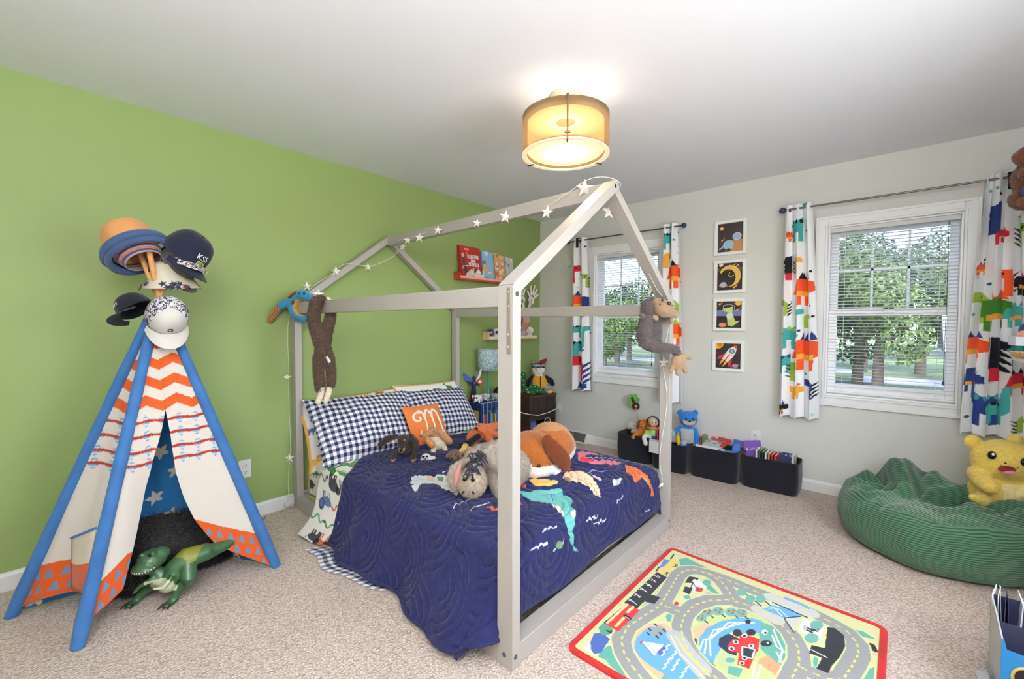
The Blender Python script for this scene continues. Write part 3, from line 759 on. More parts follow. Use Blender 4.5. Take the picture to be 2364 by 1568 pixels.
def thicken(fn, amt):
    """push a surface along its normal by amt (array)"""
    def f(U, V):
        X, Y, Z = fn(U, V); P = np.stack([X, Y, Z], -1)
        n = np.cross(np.gradient(P, axis=1), np.gradient(P, axis=0)); n /= (np.linalg.norm(n, axis=-1, keepdims=True) + 1e-12)
        if n[n.shape[0] // 3, n.shape[1] // 3, 2] < 0: n = -n
        A = amt(U, V) if callable(amt) else amt
        P = P + n * (A[..., None] if hasattr(A, 'shape') else A); return P[..., 0], P[..., 1], np.maximum(P[..., 2], .006)
    return f
QW, QL = 1.80, TF + TW + TN
def quilt_map(U, V):
    y = YF - (V - TF)
    xh = .47 + .03 * np.sin((y + 2) * 4) + .24 * sstep(-2.42, -2.8, y)
    s1 = XF + .275 - .012 * np.sin(V * 9)
    S = xh + U / QW * (s1 - xh)
    return drape(S, V, off=.004, nphi=22 + 13 * sstep(1.45, 1.95, S))
def clamshell(U, V, W=.44, H=.2, sp=.04):
    D = np.full(U.shape, 9.0)
    done = np.zeros(U.shape, bool); R = W / 2
    for j in range(-2, int(QW / H) + 4):
        cx = j * H
        for i in range(-2, int(QL / W) + 3):
            cy = i * W + (j % 2) * R
            rr = np.hypot(U - cx, V - cy); k = (rr <= R) & (U >= cx - 1e-9) & ~done
            f = rr / sp; dd = np.abs(f - np.round(f)) * sp
            D[k] = dd[k]; done |= k
    D[~done] = .02
    return D
QUILT_POLYS = [
 ((214, 220, 226), [(0.584, 1.343), (0.584, 1.307), (0.604, 1.287), (0.636, 1.283), (0.664, 1.263), (0.704, 1.255), (0.688, 1.218), (0.724, 1.182), (0.764, 1.194), (0.832, 1.242), (0.904, 1.279), (0.94, 1.307), (0.916, 1.319), (0.856, 1.315), (0.804, 1.303), (0.752, 1.319), (0.692, 1.355), (0.696, 1.383), (0.716, 1.423), (0.712, 1.427), (0.692, 1.407), (0.704, 1.431), (0.696, 1.435), (0.648, 1.411), (0.648, 1.379), (0.604, 1.383), (0.616, 1.363)]),
 ((226, 192, 176), [(0.668, 1.275), (0.68, 1.25), (0.732, 1.263), (0.748, 1.299), (0.708, 1.303)]),
 ((104, 132, 92), [(0.712, 1.234), (0.716, 1.202), (0.764, 1.222), (0.8, 1.267), (0.76, 1.267)]),
 ((216, 214, 196), [(0.82, 1.303), (0.84, 1.255), (0.904, 1.279), (0.972, 1.303), (0.98, 1.335), (0.892, 1.311)]),
 ((214, 220, 226), [(0.676, 1.166), (0.676, 1.126), (0.692, 1.126), (0.692, 1.174)]),
 ((206, 104, 52), [(1.188, 1.319), (1.22, 1.307), (1.26, 1.303), (1.276, 1.323), (1.244, 1.339), (1.212, 1.319)]),
 ((206, 70, 44), [(1.216, 1.315), (1.256, 1.307), (1.264, 1.315), (1.248, 1.331)]),
 ((104, 178, 172), [(1.22, 1.098), (1.272, 1.066), (1.292, 1.021), (1.356, 0.949), (1.38, 0.929), (1.416, 0.969), (1.46, 0.961), (1.492, 0.993), (1.5, 1.025), (1.54, 1.053), (1.564, 1.09), (1.576, 1.114), (1.588, 1.138), (1.616, 1.134), (1.656, 1.134), (1.696, 1.106), (1.688, 1.126), (1.64, 1.154), (1.588, 1.17), (1.56, 1.166), (1.532, 1.146), (1.476, 1.09), (1.428, 1.078), (1.384, 1.106), (1.328, 1.134), (1.272, 1.126)]),
 ((232, 204, 190), [(1.42, 1.09), (1.436, 1.066), (1.484, 1.086), (1.528, 1.122), (1.508, 1.122), (1.452, 1.098)]),
 ((216, 230, 226), [(1.528, 1.078), (1.536, 1.045), (1.556, 1.078), (1.552, 1.102)]),
 ((226, 180, 96), [(1.176, 0.957), (1.196, 0.917), (1.26, 0.905), (1.3, 0.877), (1.316, 0.873), (1.324, 0.909), (1.3, 0.961), (1.256, 0.989), (1.212, 0.985)]),
 ((226, 204, 168), [(1.296, 0.812), (1.28, 0.764), (1.296, 0.696), (1.336, 0.68), (1.396, 0.68), (1.436, 0.704), (1.492, 0.748), (1.532, 0.796), (1.556, 0.836), (1.532, 0.84), (1.488, 0.808), (1.444, 0.78), (1.404, 0.78), (1.372, 0.8), (1.336, 0.836)]),
 ((150, 100, 84), [(1.308, 0.82), (1.328, 0.788), (1.352, 0.816), (1.336, 0.836)]),
 ((212, 190, 176), [(1.36, 0.655), (1.396, 0.647), (1.444, 0.651), (1.448, 0.667), (1.404, 0.676)]),
 ((206, 104, 52), [(1.412, 0.314), (1.448, 0.29), (1.5, 0.285), (1.544, 0.326), (1.568, 0.306), (1.6, 0.314), (1.644, 0.281), (1.696, 0.273), (1.692, 0.298), (1.644, 0.31), (1.584, 0.358), (1.552, 0.386), (1.556, 0.47), (1.548, 0.491), (1.524, 0.462), (1.488, 0.426), (1.46, 0.406)]),
 ((232, 170, 110), [(1.54, 0.394), (1.564, 0.346), (1.592, 0.33), (1.632, 0.318), (1.584, 0.358)]),
 ((208, 110, 130), [(1.092, 0.39), (1.08, 0.294), (1.14, 0.277), (1.204, 0.261), (1.224, 0.249), (1.212, 0.273), (1.172, 0.326), (1.18, 0.446), (1.244, 0.499), (1.28, 0.426), (1.304, 0.35), (1.356, 0.298), (1.388, 0.31), (1.372, 0.378), (1.332, 0.434), (1.3, 0.515), (1.252, 0.567), (1.208, 0.559)]),
 ((200, 52, 60), [(1.196, 0.527), (1.184, 0.47), (1.236, 0.458), (1.28, 0.474), (1.268, 0.543), (1.236, 0.571)]),
 ((146, 168, 214), [(1.06, 0.302), (1.136, 0.277), (1.2, 0.261), (1.188, 0.265), (1.128, 0.281), (1.068, 0.298)]),
 ((190, 60, 70), [(1.26, 0.772), (1.256, 0.7), (1.264, 0.68), (1.284, 0.744), (1.276, 0.78)]),
 ((214, 220, 226), [(1.492, 0.631), (1.476, 0.587), (1.492, 0.571), (1.492, 0.519), (1.508, 0.567), (1.528, 0.615), (1.528, 0.655), (1.516, 0.655)]),
 ((110, 150, 110), [(1.612, 1.271), (1.592, 1.263), (1.596, 1.234), (1.612, 1.222), (1.628, 1.23), (1.628, 1.25)]),
 ((204, 80, 60), [(1.168, 1.029), (1.188, 1.013), (1.22, 1.033), (1.212, 1.057), (1.192, 1.057)]),
 ((110, 150, 100), [(1.096, 0.945), (1.112, 0.937), (1.176, 0.957), (1.176, 0.977), (1.124, 0.981)]),
 ((196, 86, 70), [(1.296, 1.186), (1.308, 1.182), (1.328, 1.206), (1.32, 1.218)]),
]
QUILT_LINES = [
 ((214, 214, 226), 0.007, [(1.04, 1.439), (1.032, 1.403), (1.052, 1.383), (1.056, 1.363), (1.072, 1.327)]),
 ((214, 214, 226), 0.007, [(1.144, 1.395), (1.148, 1.363), (1.16, 1.335), (1.168, 1.319), (1.184, 1.291)]),
 ((214, 214, 226), 0.006, [(1.6, 1.017), (1.596, 0.989), (1.608, 0.981), (1.604, 0.949), (1.616, 0.945), (1.616, 0.913)]),
 ((214, 214, 226), 0.006, [(1.644, 0.957), (1.64, 0.925), (1.652, 0.917), (1.644, 0.885), (1.66, 0.877), (1.66, 0.84)]),
 ((214, 214, 226), 0.006, [(1.536, 1.315), (1.532, 1.283), (1.54, 1.283), (1.532, 1.25), (1.544, 1.259), (1.544, 1.226)]),
 ((214, 214, 226), 0.006, [(1.564, 1.423), (1.564, 1.395), (1.572, 1.387), (1.564, 1.359), (1.576, 1.355), (1.576, 1.327)]),
 ((214, 214, 226), 0.006, [(1.604, 0.724), (1.592, 0.7), (1.596, 0.684), (1.584, 0.655)]),
 ((214, 214, 226), 0.005, [(1.624, 1.283), (1.616, 1.271)]),
 ((214, 214, 226), 0.005, [(1.608, 1.226), (1.6, 1.21)]),
 ((214, 214, 226), 0.005, [(1.752, 0.434), (1.756, 0.334)]),
 ((146, 168, 214), 0.005, [(1.356, 0.667), (1.344, 0.599), (1.376, 0.587), (1.392, 0.539)]),
 ((90, 84, 150), 0.008, [(1.104, 0.362), (1.12, 0.281), (1.172, 0.277), (1.24, 0.241), (1.292, 0.249)]),
 ((176, 190, 226), 0.008, [(1.2, 0.47), (1.248, 0.414), (1.276, 0.29), (1.332, 0.265)]),
 ((70, 110, 140), 0.004, [(1.34, 1.062), (1.376, 1.001), (1.42, 1.041)]),
 ((70, 110, 140), 0.004, [(1.352, 1.033), (1.384, 1.07)]),
 ((70, 110, 140), 0.004, [(1.368, 1.013), (1.408, 1.053)]),
 ((150, 120, 100), 0.004, [(1.336, 0.728), (1.38, 0.728), (1.456, 0.76), (1.54, 0.828)]),
 ((150, 120, 100), 0.004, [(1.324, 0.772), (1.376, 0.756), (1.436, 0.768)]),
 ((160, 64, 30), 0.005, [(1.44, 0.338), (1.528, 0.422), (1.556, 0.454)]),
 ((160, 64, 30), 0.005, [(1.488, 0.342), (1.548, 0.37), (1.604, 0.33)]),
 ((170, 180, 200), 0.004, [(0.604, 1.315), (0.652, 1.295), (0.688, 1.287)]),
 ((170, 180, 200), 0.004, [(0.624, 1.343), (0.672, 1.315)]),
]
def quilt():
    cv = Canvas(QW, QL, .0042, (31, 35, 80))
    for col, pts in QUILT_POLYS: cv.poly(pts, col)
    for col, wd, pts in QUILT_LINES: cv.line(pts, wd, col)
    D = clamshell(cv.X, cv.Y); am = -.0065 * np.exp(-(D / .0045) ** 2) + .003 * sstep(.004, .018, D)
    pk = .004 * vnoise(cv.X * 1.0, cv.Y * 2.2, .035, 9, 2)
    e = np.minimum(np.minimum(cv.X, cv.w - cv.X), np.minimum(cv.Y, cv.h - cv.Y))
    am = (am + pk) * sstep(.0, .03, e)
    top = thicken(quilt_map, lambda U, V: am + .006)
    m = mat('quilt_cotton', (0, 0, 0), .85, attr=True, sheen=.12, bump=(300, .3, .002), spec=.2)
    solo('quilt', sheet('quilt', cv, top), m, 'navy quilted bedspread with patchwork continents and wave stitches on the house bed', 'quilt', loc=(1.2, -2.0, .2), ang=0, thick=.006)
quilt()
def top_sheet():
    w_ = .5
    cv = Canvas(w_, QL, .005, WHITE_SHEET); safari(cv, 17, .135, .105)
    def fn(U, V):
        y = YF - (V - TF)
        xh = .34 + .2 * sstep(-2.66, -3.0, y); S = xh + U; return drape(S, V, off=-.003, wr=.8, nphi=36 - 19 * sstep(.5, .9, S))
    solo('flat_sheet', sheet('flat_sheet', cv, thicken(fn, -.003)), M_print, 'white animal print flat sheet folded out above the quilt and hanging to the carpet', 'sheet', loc=(.6, -2.0, .1), ang=0, thick=.002)
top_sheet()
def gingham(name, period, dark=(38, 40, 66), mid=(142, 144, 164), light=(240, 238, 238), axes=(0, 1)):
    m, nt, b, out = _new(name); N, L = nt.nodes, nt.links
    tc = N.new('ShaderNodeTexCoord'); sp = N.new('ShaderNodeSeparateXYZ'); L.new(tc.outputs['Object'], sp.inputs[0])
    fs = []
    for ax in axes:
        a = N.new('ShaderNodeMath'); a.operation = 'MULTIPLY'; a.inputs[1].default_value = 1 / period; L.new(sp.outputs[ax], a.inputs[0])
        f = N.new('ShaderNodeMath'); f.operation = 'FRACT'; L.new(a.outputs[0], f.inputs[0])
        c = N.new('ShaderNodeMath'); c.operation = 'GREATER_THAN'; c.inputs[1].default_value = .5; L.new(f.outputs[0], c.inputs[0]); fs.append(c)
    s = N.new('ShaderNodeMath'); s.operation = 'ADD'; L.new(fs[0].outputs[0], s.inputs[0]); L.new(fs[1].outputs[0], s.inputs[1])
    h = N.new('ShaderNodeMath'); h.operation = 'MULTIPLY'; h.inputs[1].default_value = .5; L.new(s.outputs[0], h.inputs[0])
    cr = N.new('ShaderNodeValToRGB'); cr.color_ramp.interpolation = 'CONSTANT'; e = cr.color_ramp.elements
    e[0].position = 0; e[0].color = (*lin(light), 1); e[1].position = .3; e[1].color = (*lin(mid), 1)
    n = e.new(.8); n.color = (*lin(dark), 1)
    L.new(h.outputs[0], cr.inputs[0]); L.new(cr.outputs[0], b.inputs['Base Color']); b.inputs['Roughness'].default_value = .9; b.inputs['Specular IOR Level'].default_value = .15
    MATS[name] = m; return m
M_ging = gingham('gingham_cotton', .041)
def gingham_sheet():
    cv = Canvas(.62, .30, .004, (240, 238, 238)); a = (cv.X % .04 > .02).astype(int) + (cv.Y % .04 > .02); cv.a[a == 1] = lin((142, 144, 164)); cv.a[a == 2] = lin((38, 40, 66))
    def fn(U, V):
        T = TF + TW + .2 + V * (.99 - .25 * U / .62); x, y, z = drape(.74 + U, T, off=-.004, nphi=24, wr=1)
        return x, y + .004, z - .004
    solo('gingham_sheet', sheet('gingham_sheet', cv, thicken(fn, -.006)), M_print, 'strip of navy gingham sheet peeking out below the quilt hem', 'sheet', loc=(1.0, -2.85, .1), ang=0, thick=.002)
gingham_sheet()
# ----------------------------------------------------------------- pillows
def frame_from(center, xa, ya):
    x = Vector(xa).normalized(); y = Vector(ya); y = (y - x * y.dot(x)).normalized(); z = x.cross(y)
    M = Matrix((x, y, z)).transposed().to_4x4(); M.translation = Vector(center); return M
def pillow(name, label, cat, w, h, t, center, xa, ya, m, group=None, **k):
    me = mesh_of(G().pillow(w, h, t, **k), name, m, True, 0)
    o = bpy.data.objects.new(name, me); C.objects.link(o); o.matrix_world = frame_from(center, xa, ya); o['_w'] = 0
    return tag(o, label, cat, group)
pillow('pillow', 'large navy gingham pillow leaning by the headboard post, left of the orange cushion', 'pillow', .80, .52, .20, (.295, -2.345, .545), (.04, 1, -.02), (-.36, .04, .40), M_ging, 'navy gingham pillows', seed=1, wr=.011)
pillow('pillow', 'navy gingham pillow behind and right of the orange cushion', 'pillow', .72, .48, .18, (.25, -1.655, .52), (.03, 1, -.045), (-.34, .05, .40), M_ging, 'navy gingham pillows', seed=7, wr=.011)
def print_pillow(label, center, xa, ya, seed, w=.7, h=.46, t=.15):
    out = []
    cv = Canvas(w, h, .006, WHITE_SHEET); safari(cv, seed, .15, .085)
    cv.rect(0, 0, .012, h, (214, 170, 90)); cv.rect(w - .012, 0, w, h, (214, 170, 90)); cv.rect(0, h - .012, w, h, (214, 170, 90))
    r = thing('pillow', label, 'pillow', group='animal print pillows', world=False); r.matrix_world = frame_from(center, xa, ya)
    for sd in (1, -1):
        def fn(U, V, sd=sd):
            u = 2 * U / w - 1; v = 2 * V / h - 1; k = np.clip((1 - u * u) * (1 - v * v), 0, 1) ** .5
            return u * w / 2 * (1 - .05 * (1 - v * v)), v * h / 2 * (1 - .05 * (1 - u * u)), sd * t / 2 * k + .006 * vnoise(U, V, .08, seed) * k
        part('pillow_front' if sd > 0 else 'pillow_back', r, sheet('pillow', cv, fn), M_print, ang=0)
print_pillow('animal print pillow squeezed behind the left gingham pillow', (.12, -2.33, .50), (0, 1, .015), (-.16, 0, .40), 21, w=.82, h=.50, t=.12)
print_pillow('animal print pillow squeezed behind the right gingham pillow', (.11, -1.64, .535), (0, 1, -.02), (-.14, 0, .40), 22)
def cushion():
    w, h, t = .33, .33, .10
    r = thing('cushion', 'small square orange cushion with a curly white letter M', 'cushion', world=False)
    r.matrix_world = frame_from((.475, -1.975, .505), (.03, 1, -.045), (-.27, -.10, .40))
    part('cover', r, G().pillow(w, h, t, seed=4, pinch=.05), cloth('orange_velvet', (222, 124, 62)), ang=0)
    def zf(x, y):
        u, v = 2 * x / w, 2 * y / h; return t / 2 * max(0, (1 - u * u) * (1 - v * v)) ** .55 + .0025
    g = G()
    def ribbon(pts, wd):
        P = []
        for i in range(len(pts) - 1):
            for k in range(8): P.append(Vector(pts[i]).lerp(Vector(pts[i + 1]), k / 8))
        P.append(Vector(pts[-1])); vs = []; n = len(P)
        for i, p in enumerate(P):
            d = (P[min(i + 1, n - 1)] - P[max(i - 1, 0)]).normalized(); s = Vector((-d.y, d.x)); f = i / (n - 1)
            ww = wd * (.55 + .45 * math.sin(PI * min(1, .12 + f * .9)))
            for q in (p + s * ww / 2, p - s * ww / 2): vs.append((q.x, q.y, zf(q.x, q.y)))
        g.add(vs, [(2 * i, 2 * i + 1, 2 * i + 3, 2 * i + 2) for i in range(n - 1)])
    sp = [Vector((-.085 + (.008 + .0034 * k) * math.cos(1.2 - k * .55), .045 + (.008 + .0034 * k) * math.sin(1.2 - k * .55))) for k in range(13)]
    ribbon([(p.x, p.y) for p in sp] + [(-.083, .095), (-.058, .103), (-.04, .085), (-.034, .05), (-.034, 0), (-.038, -.05), (-.05, -.082), (-.072, -.095), (-.092, -.082), (-.096, -.062), (-.086, -.05)], .017)
    ribbon([(-.034, .03), (-.02, .075), (.0, .1), (.018, .1), (.028, .075), (.03, .03), (.03, -.03), (.03, -.085)], .02)
    ribbon([(.03, .035), (.044, .08), (.062, .102), (.08, .1), (.09, .075), (.094, .02), (.096, -.05), (.104, -.082), (.122, -.08)], .02)
    part('letter', r, g, cloth('cream_thread', (250, 236, 216)), ang=0, thick=.003, label='curly white embroidered letter M')
cushion()
# ================================================================= play teepee
def asheet(name, X, Y, Z, col):
    class _c: pass
    c = _c(); c.ny, c.nx = X.shape; c.X = X; c.Y = Y; c.a = col
    return sheet(name, c, lambda u, v: (X, Y, Z))
TA, TB, TC, TD = (np.array(p) for p in ((.302, -4.045, 0.), (.769, -3.871, 0.), (.728, -3.133, 0.), (.26, -3.30, 0.)))
TT = np.array((.5, -3.55, 1.385))
ORANGE, CREAM, DRED, SKY = lin((192, 82, 36)), lin((212, 204, 194)), lin((150, 52, 42)), lin((104, 158, 206))
def cloth_print(s, z, xi, orange_top):
    col = np.empty(s.shape + (3,), np.float32); col[:] = CREAM
    tri = np.abs(((xi / .115 + .25) % 1) - .5) * 2
    zz = z + tri * .032 - .045; k = (zz % .094) < .046
    col[k & (zz > .84)] = ORANGE
    for zc in (.82, .758, .693, .638):
        zz = zc + .003 * np.sin(xi * 60); w = ((xi / .062) % 1)
        comb = (np.abs(w - .5) < .3 * (1 - np.abs(z - zz) / .03)) & (np.abs(z - zz) < .026) & ((((z - zz) / .0125) % 1) < .55)
        col[comb] = SKY
        col[np.abs(z - zz) < .0062 + .001 * np.sin(xi * 130)] = DRED
    ot = orange_top(s); col[z < ot] = ORANGE
    for r in range(5):
        zc = ot - .045 - r * .058; c = ((xi / .042 + .5 * (r % 2)) % 1) - .5; h = (z - zc + .018) / .04
        tr = (h > 0) & (h < 1) & (np.abs(c) < .3 * (1 - h) + .03); col[tr & (z < ot)] = lin((98, 128, 156))
    return col
def star_print(s, z, xi):
    col = np.empty(s.shape + (3,), np.float32); col[:] = lin((42, 108, 168))
    for r in range(14):
        for q in range(-5, 6):
            cx, cz = q * .15 + (r % 2) * .075, .05 + r * .115; dx, dz = xi - cx, z - cz
            a = np.arctan2(dx, dz) + .3 * ((r * 7 + q * 3) % 5); rr = np.hypot(dx, dz)
            m = np.abs(((a / (2 * PI / 5)) % 1) - .5) * 2
            col[rr < .018 + .022 * m ** 1.4] = lin((228, 222, 212))
    return col
def panel(name, parent, P, Q, s0, s1, hem, sag, prt, nx, ny, mt, ztop=1.335, pleat=0, label=None):
    u, v = np.meshgrid(np.linspace(0, 1, nx), np.linspace(0, 1, ny)); hm = hem(u)
    z = hm + (ztop - hm) * v; a0, a1 = s0(z), s1(z); s = a0 + (a1 - a0) * u
    h = (z / TT[2])[..., None]; p = P + (TT - P) * h; q = Q + (TT - Q) * h
    X = p + (q - p) * s[..., None]
    c = (TA + TB + TC + TD) / 4; nrm = np.cross(Q - P, TT - P); nrm /= np.linalg.norm(nrm)
    if np.dot(nrm, c - P) < 0: nrm = -nrm
    w = np.linalg.norm(Q - P) * (1 - z / TT[2])
    d = sag(s, z) + pleat * np.sin(s * 26 + z * 3) * (1 - z / 1.4)
    X = X + nrm * d[..., None]
    part(name, parent, asheet(name, X[..., 0], X[..., 1], X[..., 2], prt(s, z, (s - .5) * w)), mt, ang=0, thick=.002, label=label)
def teepee():
    r = thing('play_teepee', 'child size canvas teepee with orange chevrons and blue pole sleeves by the green wall', 'teepee', (.5, -3.58, 0))
    wood = mat('pole_pine', (206, 150, 92), .55, var=(30, .15), bump=(40, .2, .002)); blue = cloth('blue_sleeve', (58, 104, 158), .12)
    for P in (TA, TB, TC, TD):
        part('pole', r, G().tube([P, P + (TT - P) * .6, P + (TT - P) * 1.19], [.013, .014, .012], 10), wood)
        n = 14; path = [P + (TT - P) * (k / n * .955) for k in range(n + 1)]; rg = random.Random(int(P[0] * 100))
        rad = [.027 * (1 - .25 * k / n) * rg.uniform(.95, 1.06) for k in range(n + 1)]; rad[0] = .022
        part('pole_sleeve', r, G().tube(path, rad, 12), blue)
    one = lambda z: z * 0 + 1.0; nul = lambda z: z * 0
    zl, sl = [.08, .138, .31, .53, .67, .865, 1.4], [.165, .169, .208, .252, .313, .434, .47]
    zr, sr = [.0, .21, .343, .452, .576, .754, .865, 1.4], [.80, .692, .597, .544, .5, .475, .436, .47]
    ob = lambda s: np.where(s < .4, .19 + .55 * np.clip(s, 0, .17), .343 - .405 * (np.clip(s, .55, 1) - .597))
    pb = lambda s, z, xi: cloth_print(s, z, xi, ob)
    part_sag = lambda s, z: .02 * np.sin(PI * np.clip(s, 0, 1)) * (1 - z / 1.4)
    panel('front_flap', r, TB, TC, nul, lambda z: np.interp(z, zl, sl), lambda u: .07 + .075 * u, lambda s, z: part_sag(s, z) + .05 * np.clip(s / .2, 0, 1.5) ** 1.5 * np.clip(1 - z / .8, 0, 1), pb, 90, 330, M_print, pleat=.004)
    panel('front_flap', r, TB, TC, lambda z: np.interp(z, zr, sr), one, lambda u: .21 - .2 * np.clip(u * 1.15, 0, 1) ** .75, lambda s, z: part_sag(s, z) + .05 * np.clip((1 - s) / .4, 0, 1) ** 1.5 * np.clip(1 - z / .8, 0, 1), pb, 120, 330, M_print, pleat=.004)
    pa = lambda s, z, xi: cloth_print(s, z, xi, lambda s: .2 + .16 * s)
    panel('side_panel', r, TA, TB, nul, one, lambda u: .03 + .09 * np.sin(PI * u) ** 1.0, lambda s, z: .11 * np.sin(PI * np.clip(s, 0, 1)) ** 1.5 * np.clip(1 - z / 1.25, 0, 1) ** .7, pa, 110, 330, M_print, pleat=.008)
    for P, Q in ((TC, TD), (TD, TA)):
        panel('back_panel', r, P, Q, nul, one, lambda u: .02 + 0 * u, lambda s, z: .03 * np.sin(PI * s) * (1 - z / 1.4), star_print, 150, 270, M_print, label='blue panel with white stars')
    # open pocket inside the left side, blue binding along its top edge
    g = G(); vs = []
    p0, p1, p2, p3 = (np.array(q) for q in ((.50, -3.865, .345), (.645, -3.80, .41), (.69, -3.83, .15), (.505, -3.87, .13)))
    for j in range(9):
        for i in range(9):
            u, v = i / 8, j / 8; q = (p3 * (1 - u) + p2 * u) * (1 - v) + (p0 * (1 - u) + p1 * u) * v
            vs.append(q + np.array((.35, -.3, 0)) * .03 * math.sin(PI * u) * math.sin(PI * v * .9))
    g.add(vs, [(j * 9 + i, j * 9 + i + 1, j * 9 + 10 + i, j * 9 + 9 + i) for j in range(8) for i in range(8)])
    g.m = [1 if k // 8 < 4 else 0 for k in range(64)]
    pk = part('pocket', r, g, [cloth('cream_canvas', (212, 200, 180)), cloth('orange_canvas', (192, 82, 36))], ang=0, thick=.002)
    part('binding', pk, G().tube([vs[72 + i] for i in range(9)], .006, 6), blue, label='blue fabric binding')
    g = G(); c = TT * 1.0; cc = Vector(c) + V3(0, 0, -.06)
    g.tube([cc + V3(.032 * math.cos(a), .032 * math.sin(a), .006 * math.sin(2 * a)) for a in np.linspace(0, 2 * PI, 20)[:-1]], .006, 6, closed=True)
    part('tie_cord', r, g, cloth('cord_black', (32, 30, 34)))
teepee()
# ----------------------------------------------------------------- hats hung on the pole tips
def axes_frame(loc, fwd, up):
    z = Vector(up).normalized(); x = Vector(fwd); x = (x - z * x.dot(z)).normalized(); y = z.cross(x)
    M = Matrix((x, y, z)).transposed().to_4x4(); M.translation = Vector(loc); return M
CR, CU, CT = Vector((.747, .665, 0)), Vector((0, 0, 1)), Vector((.665, -.747, 0))
def speck(name, c1, c2, scale=90):
    m, nt, b, out = _new(name); N, L = nt.nodes, nt.links
    tc = N.new('ShaderNodeTexCoord'); n = N.new('ShaderNodeTexNoise'); n.inputs['Scale'].default_value = scale; n.inputs['Detail'].default_value = 1.5; n.inputs['Distortion'].default_value = 1.5
    L.new(tc.outputs['Object'], n.inputs['Vector']); cr = N.new('ShaderNodeValToRGB'); cr.color_ramp.interpolation = 'CONSTANT'; e = cr.color_ramp.elements
    e[0].position = 0; e[0].color = (*lin(c1), 1); e[1].position = .5; e[1].color = (*lin(c2), 1)
    L.new(n.outputs[0], cr.inputs[0]); L.new(cr.outputs[0], b.inputs['Base Color']); b.inputs['Roughness'].default_value = .9; MATS[name] = m; return m
def crown(g, a=.088, b=.08, h=.105, mi=0, front=None):
    nu, nv = 36, 12; vs = []; fs = []; ms = []
    for i in range(nv + 1):
        t = PI / 2 * i / nv
        for j in range(nu):
            f = 2 * PI * j / nu; k = 1 + .015 * abs(math.sin(3 * f)); e = .62
            vs.append((a * k * math.cos(f) * math.cos(t) ** e, b * k * math.sin(f) * math.cos(t) ** e, h * math.sin(t) ** .95))
    for i in range(nv):
        for j in range(nu):
            f = 2 * PI * (j + .5) / nu; fs.append((i * nu + j, i * nu + (j + 1) % nu, (i + 1) * nu + (j + 1) % nu, (i + 1) * nu + j))
            ms.append(front if front is not None and math.cos(f) > .45 else mi)
    o = len(g.v); g.v += vs; g.f += [[q + o for q in f] for f in fs]; g.m += ms
def brim(a=.088, b=.08, L=.07, dip=.02, t=.003):
    g = G(); n = 24; m = 8; top = []
    for i in range(n + 1):
        f = math.radians(-68 + 136 * i / n); ex = L * max(0, math.cos(f * 1.28)) ** .55
        for k in range(m + 1):
            q = k / m; x = a * math.cos(f) + ex * q; y = b * math.sin(f) * (1 + .12 * q)
            top.append((x, y, .004 - dip * (y / b) ** 2 - .012 * q))
    N = len(top); vs = top + [(x, y, z - t) for x, y, z in top]; w = m + 1
    fs = [(i * w + k, (i + 1) * w + k, (i + 1) * w + k + 1, i * w + k + 1) for i in range(n) for k in range(m)]
    fs += [tuple(q + N for q in f[::-1]) for f in fs]
    ed = [i * w + m for i in range(n + 1)]; fs += [(ed[i], ed[i + 1], ed[i + 1] + N, ed[i] + N) for i in range(n)]
    return g.add(vs, fs)
def cap(label, loc, fwd, up, mc, mb, mf=None, s=1, text=None):
    r = thing('baseball_cap', label, 'cap', group='caps hung on the teepee poles', world=False)
    r.matrix_world = axes_frame(loc, fwd, up) @ Matrix.Scale(s, 4)
    g = G(); crown(g, front=1 if mf else None); part('crown', r, g, [mc] + ([mf] if mf else []), ang=60, thick=.002)
    part('brim', r, brim(), mb, ang=50)
    part('button', r, G().ell((0, 0, .105), (.007, .007, .004)), mc)
    part('strap', r, G().tube([(-.086 * math.cos(f) , .079 * math.sin(f), .012) for f in np.linspace(-.9, .9, 9)], .005, 6), mb)
    if text:
        g = G()
        for txt, y0, z0, sz, mi in text[0]:
            for t in text_tris(txt):
                vs = []
                for px, py in t:
                    y = -(y0 + px * sz); z = z0 + py * sz; ct = math.sqrt(max(0.02, 1 - (z / .105) ** 2)) ** .62; y_ = max(-.97, min(.97, y / (.08 * ct)))
                    vs.append((.088 * ct * math.sqrt(1 - y_ ** 2) * 1.02 + .003, -y, z))
                g.add(vs, [(0, 1, 2)], mi)
        part('embroidery', r, g, text[1], smooth=False, thick=.0015, label='raised lettering')
    return r
navy = cloth('cap_navy', (28, 32, 52)); grey = cloth('cap_grey', (84, 78, 78)); stone = cloth('cap_stone', (206, 202, 196)); black = cloth('cap_black', (24, 26, 34))
flor = speck('cap_floral', (216, 212, 212), (58, 56, 84), 70); flor2 = speck('brim_leopard', (226, 214, 206), (38, 40, 66), 90)
wht, grn, tan_ = cloth('thread_white', (235, 235, 235)), cloth('thread_green', (166, 208, 90)), cloth('thread_cream', (214, 206, 190))
pA = Vector((.536, -3.461, 1.634))
cap('grey cap at the bottom of the stack of caps on the right hand pole', pA + CR * -.045 + CU * -.085 - CT * .03, CR * .45 - CU * .9 + CT * .1, CR * .8 + CU * .5 + CT * .1, grey, grey)
cap('floral brimmed cap nested between two plain caps on the right hand pole', pA + CR * .03 + CU * -.052 + CT * .012, CR * .75 - CU * .62 + CT * .45, CR * .5 + CU * .8 + CT * .0, navy, flor2, s=.93)
cap('navy cap with small white and green lettering on the right hand pole', pA + CR * .012 + CU * -.045 + CT * .01, CR * .36 - CU * .9 + CT * .3, CR * .62 + CU * .62 - CT * .1, navy, navy, s=1.16, text=([('KSS', -.005, .05, .03, 0), ('BIN', .0, .028, .022, 1)], [wht, grn]))
